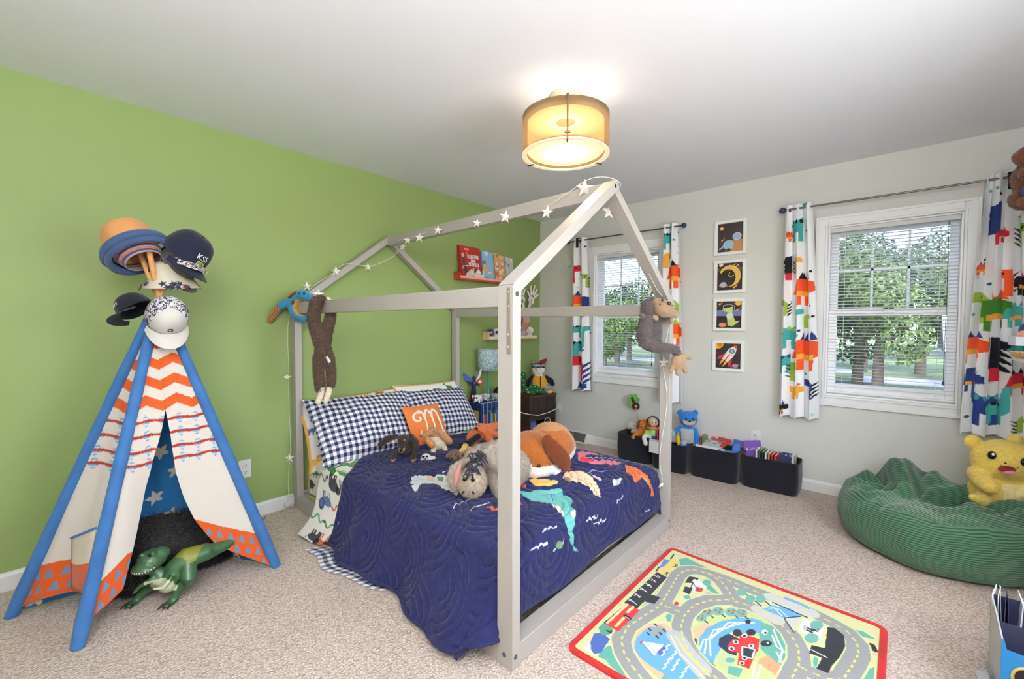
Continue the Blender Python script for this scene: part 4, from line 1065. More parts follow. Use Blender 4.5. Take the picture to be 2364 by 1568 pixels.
cap('grey floral cap with a plain stone front hung low on the teepee canvas', (.575, -3.535, 1.29), CR * .55 - CU * .78 + CT * .5, CR * .62 + CU * .42 + CT * .62, flor, stone, mf=stone, text=([('o', .0, .045, .045, 0)], [black]))
cap('black cap with a cream script line hung on the left side of the teepee top', (.535, -3.635, 1.32), CT * .95 - CR * .35 - CU * .4, CU * .7 - CR * .62, black, black, s=.78, text=([('Sport', .0, .06, .03, 0)], [tan_]))
def bucket_hat():
    r = thing('straw_hat', 'tan hat with rolled denim brim and striped lining tilted on the tallest pole', 'hat', world=False)
    r.matrix_world = axes_frame(Vector((.459, -3.625, 1.60)) + CR * .02 + CT * .02, CR * .8 + CU * .6, -CR * .6 + CU * .8 - CT * .1)
    part('crown', r, G().lathe([(0, .13), (.05, .128), (.08, .118), (.094, .09), (.1, .03), (.104, .0)], 40), cloth('hat_tan', (206, 146, 90), .1), thick=.003)
    den = cloth('hat_denim', (62, 82, 120), .15)
    part('brim', r, G().lathe([(.104, .0), (.118, .012), (.132, .008), (.138, -.012), (.13, -.03), (.124, -.02), (.116, -.008), (.104, .0)], 48), den, ang=0)
    part('brim_roll', r, G().lathe([(.1, -.004), (.116, -.012), (.13, -.03), (.126, -.05), (.114, -.05), (.1, -.03)], 48), den, ang=0)
    g = G(); k = 9
    for i in range(k):
        g.lathe([(.1 - .0035 * i, -.004 - .0072 * i), (.1 - .0035 * (i + 1), -.004 - .0072 * (i + 1))], 40, mi=i % 3)
    part('lining', r, g, [cloth('stripe_rust', (190, 100, 72)), cloth('stripe_navy', (66, 70, 104)), cloth('stripe_grey', (150, 150, 160))], ang=0, thick=.002, label='rust, navy and grey striped lining')
    part('size_label', r, G().bx(.06, .1, .02, .05, -.032, -.03), wht, smooth=False)
bucket_hat()
def sun_hat():
    r = thing('sun_hat', 'cream sun hat with navy and red stars hung behind the pole crossing', 'hat', world=False)
    r.matrix_world = axes_frame(Vector((.47, -3.50, 1.475)), CR, CU * .95 + CT * .1) @ Matrix.Scale(.85, 4)
    g = G(); st = G(); pr = [(0, .1), (.05, .096), (.082, .08), (.092, .0), (.128, -.05)]
    g.lathe([(a * 1.05, z) for a, z in pr], 40)
    rg = random.Random(2)
    for k in range(22):
        a = rg.uniform(0, 6.28); t = rg.choice((.2, .5, .85)); rr, z = (.1 + .036 * t, -.052 * t) if t > .3 else (.094, .05)
        c = Vector((rr * math.cos(a), rr * math.sin(a), z)); n = Vector((math.cos(a), math.sin(a), .5 if t > .3 else .1)).normalized(); u, w = ortho(n)
        for j in range(1): g.add([c + n * .004 + (u * math.cos(q * PI / 5) + w * math.sin(q * PI / 5)) * (.02 if q % 2 == 0 else .008) for q in range(10)], [tuple(range(10))], 1 + k % 3 % 2)
    part('crown_and_brim', r, g, [cloth('hat_cream', (220, 212, 190)), cloth('star_navy', (52, 50, 82)), cloth('star_red', (132, 48, 52))], ang=60, thick=.003)
sun_hat()
# ----------------------------------------------------------------- shaggy rug heap and toy dinosaur
def shag():
    g = G(); g.ell((.30, -3.50, .11), (.20, .27, .17)); g.ell((.27, -3.60, .2), (.13, .14, .135)); g.ell((.36, -3.64, .06), (.18, .12, .1)); g.ell((.36, -3.36, .07), (.14, .18, .09))
    me = blob(g, .014, 6)
    n = len(me.vertices); co = np.empty(n * 3, np.float32); me.vertices.foreach_get('co', co); co = co.reshape(-1, 3); co[:, 2] = np.maximum(co[:, 2], .006); me.vertices.foreach_set('co', co.ravel())
    me = fuzz(me, 20000, .035, .0035, 0, 4, .9, (.1, -.1, -.35))
    solo('fur_throw', me, mat('black_fur', (34, 30, 30), .8, sheen=.2, var=(40, .3)), 'shaggy black fur throw bundled up inside the teepee', 'throw', loc=(.3, -3.5, 0), ang=0)
shag()
def dinosaur():
    r = thing('toy_dinosaur', 'green plastic toy dinosaur standing on the carpet in the teepee doorway', 'toy dinosaur', (.625, -3.608, 0), (0, 0, 41.7), world=False)
    k = .00197; P = lambda x, y, d=0: Vector(((x - 360) * k, d, (1388 - y) * k))
    grn = mat('dino_green', (54, 88, 54), .35, var=(22, .22), bump=(120, .25, .002)); pale = mat('dino_belly', (186, 192, 160), .4); yel = mat('dino_yellow', (124, 124, 46), .4); cl = mat('dino_claw', (56, 50, 40), .4)
    g = G()
    g.capsule([P(392, 1345, -.01), P(400, 1318, .02), P(415, 1300, .05), P(440, 1300, .10)], [.036, .046, .048, .04], 18)            # chest to hips
    g.capsule([P(385, 1335), P(365, 1312, -.015), P(357, 1292, -.02)], [.034, .026, .03], 14)                                      # neck
    g.rell(P(362, 1283, -.02), (.056, .058, .04), (0, 6, 0)); g.ell(P(360, 1294, -.055), (.05, .046, .026)); g.ell(P(374, 1276, -.0), (.034, .036, .03))
    g.ell(P(352, 1268, -.05), .013); g.ell(P(374, 1266, -.045), .013)
    g.capsule([P(440, 1302, .1), P(465, 1300, .17), P(492, 1292, .25), P(510, 1278, .3), P(523, 1262, .33)], [.036, .026, .017, .01, .004], 14)  # tail
    for a in ([P(425, 1312, .03), P(437, 1335, .0), P(424, 1352, .02), P(408, 1368, .0), P(405, 1380, -.01)], [P(375, 1330, -.01), P(352, 1345, .01), P(340, 1360, .02), P(326, 1372, 0), P(322, 1380, -.01)]):
        g.capsule(a, [.034, .03, .022, .017, .018], 14)
    for c in (P(402, 1384, -.025), P(318, 1384, -.025)): g.ell(c, (.024, .036, .011))
    for a in ([P(368, 1325, -.045), P(352, 1334, -.06), P(343, 1345, -.075)], [P(408, 1325, -.03), P(400, 1340, -.055), P(388, 1336, -.075)]): g.capsule(a, [.012, .009, .007], 10)
    me = blob(g, .0045, 5)
    paint_faces(me, lambda c: 2 if (c[2] > .168 and .05 < c[0] < .16 and c[1] > .01) else 1 if (c[2] < .125 and c[1] < .012 and .0 < c[0] < .10 and c[2] > .055) else 0)
    part('body', r, me, [grn, pale, yel], ang=0)
    for c in (P(402, 1385, -.055), P(318, 1385, -.055)):
        for d in (-.016, 0, .016): part('claw', r, G().capsule([c + V3(d, .01, .006), c + V3(d * 1.3, -.012, .001)], [.006, .002], 8), cl)
    g = G()
    for i in range(13):
        a = -1.3 + 2.6 * i / 12; g.ell(P(361, 1295) + V3(.048 * math.sin(a), -.053 - .046 * math.cos(a), .004 * a * a), (.003, .003, .004), nu=6, nv=5)
    part('teeth', r, g, mat('tooth_white', (226, 222, 206), .3))
    g = G(); g.tube([P(361, 1297) + V3(.05 * math.sin(a), -.053 - .047 * math.cos(a), .004 * a * a) for a in np.linspace(-1.5, 1.5, 14)], .0035, 6)
    part('mouth_line', r, g, mat('mouth_dark', (52, 60, 44), .6))
    for c in (P(351, 1267, -.062), P(374, 1265, -.057)): part('eye', r, G().ell(c, (.007, .006, .007)), mat('eye_gloss', (20, 20, 20), .15))
dinosaur()
RUG_OPS = [
 ('P', (98, 168, 150), [(0.073, 0.928), (0.103, 0.974), (0.17, 0.957), (0.216, 0.952), (0.163, 0.913), (0.131, 0.856), (0.101, 0.876)]),
 ('P', (226, 204, 120), [(0.044, 0.901), (0.079, 0.913), (0.106, 0.862), (0.098, 0.765), (0.092, 0.708), (0.041, 0.739), (0.044, 0.806)]),
 ('P', (96, 130, 200), [(0.015, 0.875), (0.044, 0.882), (0.044, 0.806), (0.032, 0.768)]),
 ('L', (34, 38, 46), 0.008, [(0.035, 0.954), (0.041, 0.899)], None),
 ('L', (34, 38, 46), 0.008, [(0.027, 0.781), (0.032, 0.732)], None),
 ('L', (34, 38, 46), 0.007, [(0.078, 0.836), (0.1, 0.847)], None),
 ('L', (34, 38, 46), 0.007, [(0.078, 0.865), (0.1, 0.829)], None),
 ('L', (34, 38, 46), 0.007, [(0.085, 0.871), (0.104, 0.838)], None),
 ('L', (34, 38, 46), 0.007, [(0.073, 0.734), (0.095, 0.745)], None),
 ('L', (34, 38, 46), 0.007, [(0.074, 0.76), (0.095, 0.727)], None),
 ('L', (34, 38, 46), 0.007, [(0.08, 0.766), (0.099, 0.736)], None),
 ('P', (98, 168, 150), [(0.099, 0.062), (0.109, 0.112), (0.138, 0.117), (0.155, 0.073), (0.203, 0.04), (0.24, 0.012), (0.204, 0.015), (0.164, 0.024), (0.138, 0.038), (0.11, 0.032)]),
 ('P', (70, 98, 170), [(0.047, 0.078), (0.032, 0.13), (0.054, 0.161), (0.097, 0.144), (0.1, 0.104), (0.107, 0.059), (0.09, 0.034), (0.07, 0.046)]),
 ('P', (228, 222, 214), [(0.038, 0.043), (0.04, 0.072), (0.057, 0.066), (0.078, 0.033), (0.053, 0.031)]),
 ('P', (90, 150, 130), [(0.027, 0.172), (0.027, 0.208), (0.055, 0.22), (0.083, 0.199), (0.08, 0.162), (0.056, 0.146)]),
 ('L', (34, 38, 46), 0.009, [(0.063, 0.181), (0.096, 0.182)], None),
 ('L', (34, 38, 46), 0.006, [(0.077, 0.193), (0.083, 0.176)], None),
 ('P', (98, 168, 150), [(0.1, 0.427), (0.106, 0.474), (0.13, 0.482), (0.133, 0.43), (0.113, 0.385)]),
 ('P', (98, 168, 150), [(0.108, 0.549), (0.102, 0.612), (0.118, 0.626), (0.134, 0.571), (0.123, 0.547)]),
 ('P', (98, 168, 150), [(0.206, 0.43), (0.208, 0.471), (0.235, 0.469), (0.244, 0.414), (0.223, 0.402)]),
 ('P', (98, 168, 150), [(0.209, 0.624), (0.227, 0.648), (0.256, 0.623), (0.24, 0.594)]),
 ('P', (98, 168, 150), [(0.253, 0.771), (0.275, 0.807), (0.32, 0.769), (0.344, 0.753), (0.299, 0.75)]),
 ('P', (184, 186, 180), [(0.277, 0.716), (0.287, 0.747), (0.313, 0.726), (0.294, 0.694)]),
 ('P', (98, 168, 150), [(0.798, 0.901), (0.845, 0.919), (0.888, 0.899), (0.852, 0.878), (0.814, 0.89)]),
 ('P', (218, 190, 150), [(0.864, 0.833), (0.889, 0.867), (0.892, 0.775), (0.871, 0.765)]),
 ('L', (34, 38, 46), 0.02, [(0.877, 0.844), (0.887, 0.811)], None),
 ('P', (98, 168, 150), [(0.854, 0.589), (0.871, 0.659), (0.889, 0.693), (0.89, 0.596), (0.86, 0.551)]),
 ('P', (98, 168, 150), [(0.712, 0.534), (0.718, 0.598), (0.73, 0.589), (0.73, 0.532)]),
 ('P', (222, 184, 146), [(0.169, 0.335), (0.226, 0.38), (0.269, 0.366), (0.288, 0.316), (0.368, 0.225), (0.451, 0.192), (0.351, 0.077), (0.26, 0.11), (0.209, 0.121), (0.173, 0.18), (0.157, 0.265)]),
 ('P', (104, 168, 216), [(0.186, 0.326), (0.231, 0.355), (0.274, 0.314), (0.324, 0.254), (0.383, 0.211), (0.442, 0.175), (0.376, 0.092), (0.322, 0.12), (0.276, 0.124), (0.225, 0.136), (0.19, 0.164), (0.172, 0.222), (0.175, 0.281)]),
 ('P', (150, 160, 160), [(0.192, 0.314), (0.212, 0.355), (0.242, 0.342), (0.233, 0.277), (0.198, 0.279)]),
 ('L', (34, 38, 46), 0.008, [(0.184, 0.308), (0.194, 0.303)], None),
 ('L', (34, 38, 46), 0.008, [(0.191, 0.35), (0.201, 0.345)], None),
 ('L', (34, 38, 46), 0.008, [(0.225, 0.287), (0.234, 0.282)], None),
 ('L', (34, 38, 46), 0.008, [(0.229, 0.314), (0.238, 0.308)], None),
 ('L', (34, 38, 46), 0.008, [(0.233, 0.34), (0.242, 0.335)], None),
 ('L', (34, 38, 46), 0.008, [(0.191, 0.28), (0.201, 0.275)], None),
 ('P', (232, 232, 228), [(0.194, 0.22), (0.269, 0.261), (0.265, 0.181)]),
 ('P', (70, 98, 170), [(0.264, 0.205), (0.272, 0.254), (0.291, 0.244), (0.283, 0.193)]),
 ('P', (200, 50, 80), [(0.189, 0.21), (0.197, 0.228), (0.203, 0.202)]),
 ('L', (150, 170, 190), 0.003, [(0.207, 0.226), (0.269, 0.194)], None),
 ('L', (232, 232, 228), 0.006, [(0.284, 0.198), (0.288, 0.216), (0.281, 0.226), (0.287, 0.246), (0.28, 0.256), (0.284, 0.275)], None),
 ('L', (232, 232, 228), 0.006, [(0.317, 0.199), (0.321, 0.217), (0.315, 0.226), (0.321, 0.246), (0.315, 0.256), (0.319, 0.275)], None),
 ('L', (232, 232, 228), 0.006, [(0.314, 0.14), (0.318, 0.157), (0.312, 0.165), (0.318, 0.185), (0.311, 0.194), (0.315, 0.212)], None),
 ('L', (232, 232, 228), 0.006, [(0.341, 0.155), (0.345, 0.172), (0.339, 0.18), (0.345, 0.2), (0.339, 0.208), (0.343, 0.226)], None),
 ('L', (232, 232, 228), 0.006, [(0.377, 0.143), (0.381, 0.16), (0.375, 0.168), (0.381, 0.187), (0.376, 0.195), (0.38, 0.213)], None),
 ('P', (196, 208, 140), [(0.646, 0.573), (0.647, 0.43), (0.611, 0.302), (0.549, 0.215), (0.474, 0.18), (0.399, 0.207), (0.341, 0.299), (0.317, 0.444), (0.344, 0.606), (0.419, 0.728), (0.517, 0.761), (0.6, 0.699)]),
 ('P', (98, 168, 150), [(0.507, 0.675), (0.57, 0.684), (0.618, 0.623), (0.644, 0.541), (0.647, 0.448), (0.598, 0.46), (0.557, 0.493), (0.531, 0.59)]),
 ('P', (222, 184, 146), [(0.323, 0.414), (0.344, 0.492), (0.369, 0.503), (0.357, 0.399), (0.366, 0.322), (0.346, 0.346)]),
 ('P', (214, 160, 120), [(0.565, 0.431), (0.585, 0.478), (0.639, 0.441), (0.642, 0.373), (0.612, 0.389), (0.566, 0.403)]),
 ('P', (104, 168, 216), [(0.359, 0.391), (0.362, 0.472), (0.393, 0.561), (0.442, 0.636), (0.489, 0.678), (0.521, 0.688), (0.535, 0.594), (0.486, 0.549), (0.448, 0.527), (0.429, 0.454), (0.442, 0.391), (0.439, 0.328), (0.445, 0.276), (0.42, 0.291), (0.386, 0.31)]),
 ('L', (232, 232, 228), 0.006, [(0.382, 0.316), (0.375, 0.394), (0.39, 0.418), (0.387, 0.483), (0.411, 0.517), (0.419, 0.572), (0.473, 0.626)], None),
 ('L', (232, 232, 228), 0.006, [(0.402, 0.319), (0.384, 0.402), (0.398, 0.448), (0.401, 0.496), (0.427, 0.543), (0.442, 0.592), (0.487, 0.639)], None),
 ('L', (232, 232, 228), 0.006, [(0.423, 0.323), (0.393, 0.41), (0.406, 0.477), (0.414, 0.508), (0.442, 0.569), (0.465, 0.613), (0.501, 0.651)], None),
 ('P', (34, 38, 46), [(0.333, 0.367), (0.351, 0.383), (0.367, 0.344), (0.407, 0.298), (0.453, 0.283), (0.452, 0.269), (0.414, 0.276), (0.369, 0.314)]),
 ('P', (190, 200, 150), [(0.437, 0.336), (0.453, 0.37), (0.489, 0.372), (0.509, 0.315), (0.487, 0.286), (0.461, 0.29)]),
 ('P', (40, 46, 70), [(0.419, 0.444), (0.438, 0.501), (0.478, 0.497), (0.493, 0.457), (0.495, 0.388), (0.466, 0.381), (0.429, 0.399)]),
 ('P', (198, 48, 44), [(0.475, 0.539), (0.541, 0.554), (0.55, 0.488), (0.549, 0.351), (0.511, 0.345), (0.499, 0.411), (0.467, 0.397), (0.456, 0.418), (0.46, 0.481), (0.48, 0.488)]),
 ('P', (40, 46, 60), [(0.502, 0.465), (0.54, 0.478), (0.544, 0.413), (0.512, 0.403)]),
 ('L', (232, 232, 228), 0.006, [(0.5, 0.459), (0.541, 0.474), (0.544, 0.413), (0.512, 0.403), (0.5, 0.459)], None),
 ('P', (232, 232, 228), [(0.483, 0.475), (0.484, 0.468), (0.482, 0.46), (0.478, 0.455), (0.473, 0.453), (0.469, 0.454), (0.466, 0.459), (0.465, 0.466), (0.467, 0.474), (0.471, 0.479), (0.476, 0.482), (0.48, 0.48)]),
 ('P', (34, 38, 46), [(0.479, 0.471), (0.48, 0.467), (0.479, 0.462), (0.477, 0.459), (0.474, 0.458), (0.471, 0.459), (0.47, 0.463), (0.469, 0.467), (0.47, 0.472), (0.472, 0.475), (0.475, 0.476), (0.478, 0.475)]),
 ('P', (232, 232, 228), [(0.48, 0.425), (0.481, 0.418), (0.479, 0.411), (0.475, 0.406), (0.47, 0.403), (0.466, 0.405), (0.463, 0.41), (0.463, 0.416), (0.465, 0.424), (0.469, 0.429), (0.473, 0.431), (0.478, 0.43)]),
 ('P', (34, 38, 46), [(0.476, 0.421), (0.477, 0.417), (0.476, 0.413), (0.474, 0.41), (0.471, 0.409), (0.469, 0.41), (0.467, 0.413), (0.467, 0.417), (0.468, 0.422), (0.47, 0.425), (0.472, 0.426), (0.475, 0.425)]),
 ('P', (232, 232, 228), [(0.531, 0.405), (0.531, 0.399), (0.529, 0.392), (0.526, 0.387), (0.521, 0.385), (0.517, 0.386), (0.515, 0.391), (0.514, 0.397), (0.516, 0.404), (0.52, 0.409), (0.525, 0.412), (0.529, 0.41)]),
 ('P', (34, 38, 46), [(0.527, 0.402), (0.528, 0.398), (0.527, 0.394), (0.525, 0.391), (0.522, 0.39), (0.52, 0.391), (0.518, 0.394), (0.518, 0.398), (0.519, 0.402), (0.521, 0.405), (0.524, 0.406), (0.526, 0.405)]),
 ('P', (232, 232, 228), [(0.53, 0.371), (0.53, 0.364), (0.528, 0.358), (0.524, 0.353), (0.52, 0.35), (0.516, 0.352), (0.513, 0.356), (0.513, 0.362), (0.515, 0.369), (0.519, 0.374), (0.523, 0.376), (0.527, 0.375)]),
 ('P', (34, 38, 46), [(0.526, 0.367), (0.526, 0.363), (0.525, 0.359), (0.523, 0.356), (0.521, 0.355), (0.519, 0.356), (0.517, 0.359), (0.517, 0.363), (0.518, 0.367), (0.52, 0.37), (0.522, 0.371), (0.525, 0.37)]),
 ('P', (232, 232, 228), [(0.534, 0.494), (0.534, 0.486), (0.532, 0.479), (0.528, 0.474), (0.523, 0.472), (0.519, 0.473), (0.516, 0.478), (0.516, 0.485), (0.518, 0.493), (0.522, 0.498), (0.527, 0.5), (0.531, 0.499)]),
 ('P', (34, 38, 46), [(0.53, 0.49), (0.53, 0.486), (0.529, 0.481), (0.527, 0.478), (0.524, 0.477), (0.522, 0.478), (0.52, 0.482), (0.52, 0.486), (0.521, 0.491), (0.523, 0.494), (0.526, 0.495), (0.528, 0.493)]),
 ('P', (232, 232, 228), [(0.499, 0.539), (0.5, 0.531), (0.498, 0.524), (0.494, 0.518), (0.489, 0.516), (0.485, 0.518), (0.482, 0.523), (0.481, 0.53), (0.483, 0.538), (0.487, 0.544), (0.492, 0.546), (0.497, 0.544)]),
 ('P', (34, 38, 46), [(0.495, 0.535), (0.496, 0.531), (0.495, 0.526), (0.493, 0.523), (0.49, 0.522), (0.487, 0.523), (0.486, 0.527), (0.485, 0.531), (0.486, 0.536), (0.489, 0.539), (0.491, 0.54), (0.494, 0.539)]),
 ('P', (34, 38, 46), [(0.478, 0.542), (0.479, 0.528), (0.476, 0.515), (0.47, 0.506), (0.462, 0.502), (0.455, 0.506), (0.45, 0.517), (0.448, 0.53), (0.451, 0.544), (0.458, 0.554), (0.466, 0.557), (0.473, 0.553)]),
 ('P', (34, 38, 46), [(0.52, 0.586), (0.521, 0.573), (0.517, 0.559), (0.51, 0.55), (0.502, 0.546), (0.495, 0.549), (0.49, 0.559), (0.489, 0.572), (0.493, 0.585), (0.5, 0.595), (0.508, 0.599), (0.516, 0.596)]),
 ('P', (98, 168, 150), [(0.499, 0.362), (0.499, 0.354), (0.495, 0.344), (0.489, 0.336), (0.481, 0.331), (0.474, 0.331), (0.471, 0.337), (0.471, 0.345), (0.474, 0.355), (0.481, 0.363), (0.489, 0.368), (0.495, 0.368)]),
 ('P', (98, 168, 150), [(0.489, 0.316), (0.533, 0.337), (0.532, 0.282), (0.495, 0.276)]),
 ('P', (34, 38, 46), [(0.584, 0.56), (0.583, 0.548), (0.578, 0.535), (0.57, 0.524), (0.561, 0.519), (0.553, 0.521), (0.549, 0.529), (0.549, 0.541), (0.554, 0.554), (0.562, 0.564), (0.571, 0.569), (0.579, 0.568)]),
 ('P', (232, 232, 228), [(0.573, 0.556), (0.573, 0.552), (0.573, 0.549), (0.571, 0.546), (0.569, 0.545), (0.567, 0.547), (0.566, 0.549), (0.566, 0.553), (0.567, 0.557), (0.568, 0.559), (0.57, 0.56), (0.572, 0.558)]),
 ('P', (232, 232, 228), [(0.556, 0.624), (0.557, 0.614), (0.555, 0.605), (0.55, 0.598), (0.545, 0.596), (0.54, 0.599), (0.537, 0.606), (0.536, 0.616), (0.538, 0.626), (0.543, 0.633), (0.548, 0.635), (0.553, 0.632)]),
 ('P', (34, 38, 46), [(0.554, 0.616), (0.554, 0.612), (0.553, 0.608), (0.551, 0.605), (0.549, 0.604), (0.547, 0.605), (0.545, 0.608), (0.545, 0.613), (0.546, 0.617), (0.548, 0.62), (0.551, 0.621), (0.553, 0.62)]),
 ('P', (34, 38, 46), [(0.489, 0.647), (0.489, 0.638), (0.487, 0.628), (0.483, 0.622), (0.477, 0.619), (0.472, 0.622), (0.469, 0.629), (0.468, 0.638), (0.47, 0.647), (0.475, 0.654), (0.481, 0.657), (0.486, 0.654)]),
 ('L', (232, 232, 228), 0.007, [(0.57, 0.659), (0.597, 0.594), (0.62, 0.55), (0.625, 0.466)], None),
 ('L', (232, 232, 228), 0.007, [(0.573, 0.616), (0.6, 0.553), (0.632, 0.54)], None),
 ('L', (232, 232, 228), 0.007, [(0.606, 0.518), (0.63, 0.47)], None),
 ('L', (232, 232, 228), 0.006, [(0.558, 0.396), (0.569, 0.307)], None),
 ('L', (232, 232, 228), 0.006, [(0.576, 0.403), (0.58, 0.318)], None),
 ('L', (34, 38, 46), 0.008, [(0.32, 0.526), (0.353, 0.509)], None),
 ('P', (110, 172, 160), [(0.34, 0.544), (0.342, 0.527), (0.338, 0.51), (0.33, 0.498), (0.319, 0.493), (0.308, 0.497), (0.3, 0.509), (0.298, 0.526), (0.302, 0.543), (0.31, 0.556), (0.322, 0.561), (0.332, 0.557)]),
 ('P', (190, 60, 60), [(0.316, 0.529), (0.316, 0.525), (0.316, 0.521), (0.314, 0.518), (0.311, 0.517), (0.309, 0.518), (0.307, 0.521), (0.307, 0.525), (0.307, 0.529), (0.309, 0.532), (0.312, 0.533), (0.314, 0.532)]),
 ('P', (190, 60, 60), [(0.332, 0.527), (0.332, 0.523), (0.331, 0.519), (0.33, 0.516), (0.327, 0.515), (0.325, 0.516), (0.323, 0.519), (0.323, 0.523), (0.323, 0.527), (0.325, 0.53), (0.328, 0.531), (0.33, 0.53)]),
 ('P', (190, 60, 60), [(0.33, 0.548), (0.33, 0.544), (0.329, 0.54), (0.328, 0.537), (0.325, 0.536), (0.323, 0.537), (0.321, 0.54), (0.321, 0.544), (0.321, 0.548), (0.323, 0.551), (0.326, 0.552), (0.328, 0.551)]),
 ('L', (34, 38, 46), 0.008, [(0.33, 0.581), (0.363, 0.561)], None),
 ('P', (110, 172, 160), [(0.35, 0.599), (0.352, 0.581), (0.348, 0.563), (0.34, 0.55), (0.329, 0.545), (0.318, 0.55), (0.31, 0.562), (0.308, 0.58), (0.311, 0.598), (0.32, 0.612), (0.332, 0.617), (0.343, 0.612)]),
 ('P', (190, 60, 60), [(0.326, 0.583), (0.326, 0.579), (0.325, 0.575), (0.324, 0.572), (0.321, 0.571), (0.319, 0.572), (0.317, 0.575), (0.316, 0.579), (0.317, 0.583), (0.319, 0.586), (0.321, 0.587), (0.324, 0.586)]),
 ('P', (190, 60, 60), [(0.342, 0.581), (0.342, 0.576), (0.342, 0.572), (0.34, 0.57), (0.337, 0.569), (0.335, 0.57), (0.333, 0.573), (0.333, 0.577), (0.333, 0.581), (0.335, 0.584), (0.338, 0.585), (0.34, 0.584)]),
 ('P', (190, 60, 60), [(0.34, 0.602), (0.34, 0.598), (0.34, 0.594), (0.338, 0.591), (0.335, 0.59), (0.333, 0.592), (0.331, 0.595), (0.331, 0.599), (0.331, 0.603), (0.333, 0.606), (0.336, 0.607), (0.338, 0.606)]),
 ('L', (34, 38, 46), 0.008, [(0.363, 0.623), (0.396, 0.603)], None),
 ('P', (110, 172, 160), [(0.383, 0.641), (0.385, 0.623), (0.381, 0.605), (0.372, 0.592), (0.361, 0.587), (0.35, 0.592), (0.343, 0.605), (0.341, 0.623), (0.345, 0.642), (0.353, 0.655), (0.365, 0.66), (0.376, 0.655)]),
 ('P', (190, 60, 60), [(0.358, 0.626), (0.359, 0.622), (0.358, 0.618), (0.356, 0.615), (0.354, 0.614), (0.351, 0.615), (0.35, 0.618), (0.349, 0.622), (0.35, 0.626), (0.352, 0.629), (0.354, 0.63), (0.357, 0.629)]),
 ('P', (190, 60, 60), [(0.374, 0.623), (0.375, 0.619), (0.374, 0.615), (0.372, 0.612), (0.37, 0.611), (0.367, 0.612), (0.366, 0.615), (0.365, 0.619), (0.366, 0.623), (0.368, 0.626), (0.37, 0.627), (0.373, 0.626)]),
 ('P', (190, 60, 60), [(0.373, 0.645), (0.373, 0.641), (0.372, 0.637), (0.371, 0.634), (0.368, 0.633), (0.366, 0.634), (0.364, 0.638), (0.364, 0.642), (0.364, 0.646), (0.366, 0.649), (0.369, 0.65), (0.371, 0.649)]),
 ('L', (34, 38, 46), 0.008, [(0.408, 0.657), (0.439, 0.636)], None),
 ('P', (110, 172, 160), [(0.428, 0.675), (0.429, 0.656), (0.425, 0.638), (0.416, 0.625), (0.405, 0.621), (0.394, 0.625), (0.387, 0.639), (0.386, 0.657), (0.39, 0.675), (0.399, 0.689), (0.41, 0.694), (0.421, 0.689)]),
 ('P', (190, 60, 60), [(0.403, 0.659), (0.404, 0.655), (0.403, 0.651), (0.401, 0.648), (0.398, 0.647), (0.396, 0.648), (0.395, 0.652), (0.394, 0.656), (0.395, 0.66), (0.397, 0.663), (0.399, 0.664), (0.402, 0.663)]),
 ('P', (190, 60, 60), [(0.419, 0.656), (0.419, 0.652), (0.418, 0.648), (0.417, 0.645), (0.414, 0.644), (0.412, 0.645), (0.41, 0.649), (0.41, 0.653), (0.411, 0.657), (0.413, 0.66), (0.415, 0.661), (0.417, 0.66)]),
 ('P', (190, 60, 60), [(0.418, 0.679), (0.418, 0.675), (0.417, 0.671), (0.415, 0.668), (0.413, 0.667), (0.411, 0.668), (0.409, 0.671), (0.409, 0.676), (0.409, 0.68), (0.411, 0.683), (0.414, 0.684), (0.416, 0.682)]),
 ('L', (34, 38, 46), 0.008, [(0.442, 0.681), (0.473, 0.66)], None),
 ('P', (110, 172, 160), [(0.462, 0.699), (0.464, 0.681), (0.459, 0.663), (0.45, 0.65), (0.439, 0.645), (0.429, 0.65), (0.422, 0.663), (0.421, 0.682), (0.425, 0.701), (0.434, 0.714), (0.446, 0.719), (0.456, 0.713)]),
 ('P', (190, 60, 60), [(0.438, 0.684), (0.439, 0.68), (0.438, 0.676), (0.436, 0.673), (0.433, 0.672), (0.431, 0.673), (0.43, 0.676), (0.429, 0.681), (0.43, 0.685), (0.432, 0.688), (0.434, 0.689), (0.437, 0.687)]),
 ('P', (190, 60, 60), [(0.454, 0.681), (0.454, 0.677), (0.453, 0.673), (0.451, 0.67), (0.449, 0.669), (0.446, 0.67), (0.445, 0.673), (0.445, 0.678), (0.446, 0.682), (0.447, 0.685), (0.45, 0.686), (0.452, 0.684)]),
 ('P', (190, 60, 60), [(0.453, 0.704), (0.453, 0.7), (0.452, 0.695), (0.45, 0.692), (0.448, 0.691), (0.446, 0.693), (0.444, 0.696), (0.444, 0.7), (0.445, 0.705), (0.446, 0.708), (0.449, 0.709), (0.451, 0.707)]),
 ('L', (212, 214, 152), 0.088, [(0.348, 0.01), (0.278, 0.047), (0.224, 0.078), (0.172, 0.117), (0.13, 0.173), (0.114, 0.261), (0.135, 0.367), (0.159, 0.48), (0.151, 0.572), (0.14, 0.669), (0.128, 0.774), (0.136, 0.843), (0.172, 0.885), (0.231, 0.902), (0.306, 0.909), (0.405, 0.908), (0.499, 0.907), (0.592, 0.911), (0.669, 0.912), (0.739, 0.896), (0.795, 0.874), (0.832, 0.816), (0.841, 0.739), (0.829, 0.649), (0.814, 0.562), (0.804, 0.484)], None),
 ('L', (212, 214, 152), 0.088, [(0.231, 0.902), (0.301, 0.879), (0.349, 0.826), (0.387, 0.769), (0.408, 0.746)], None),
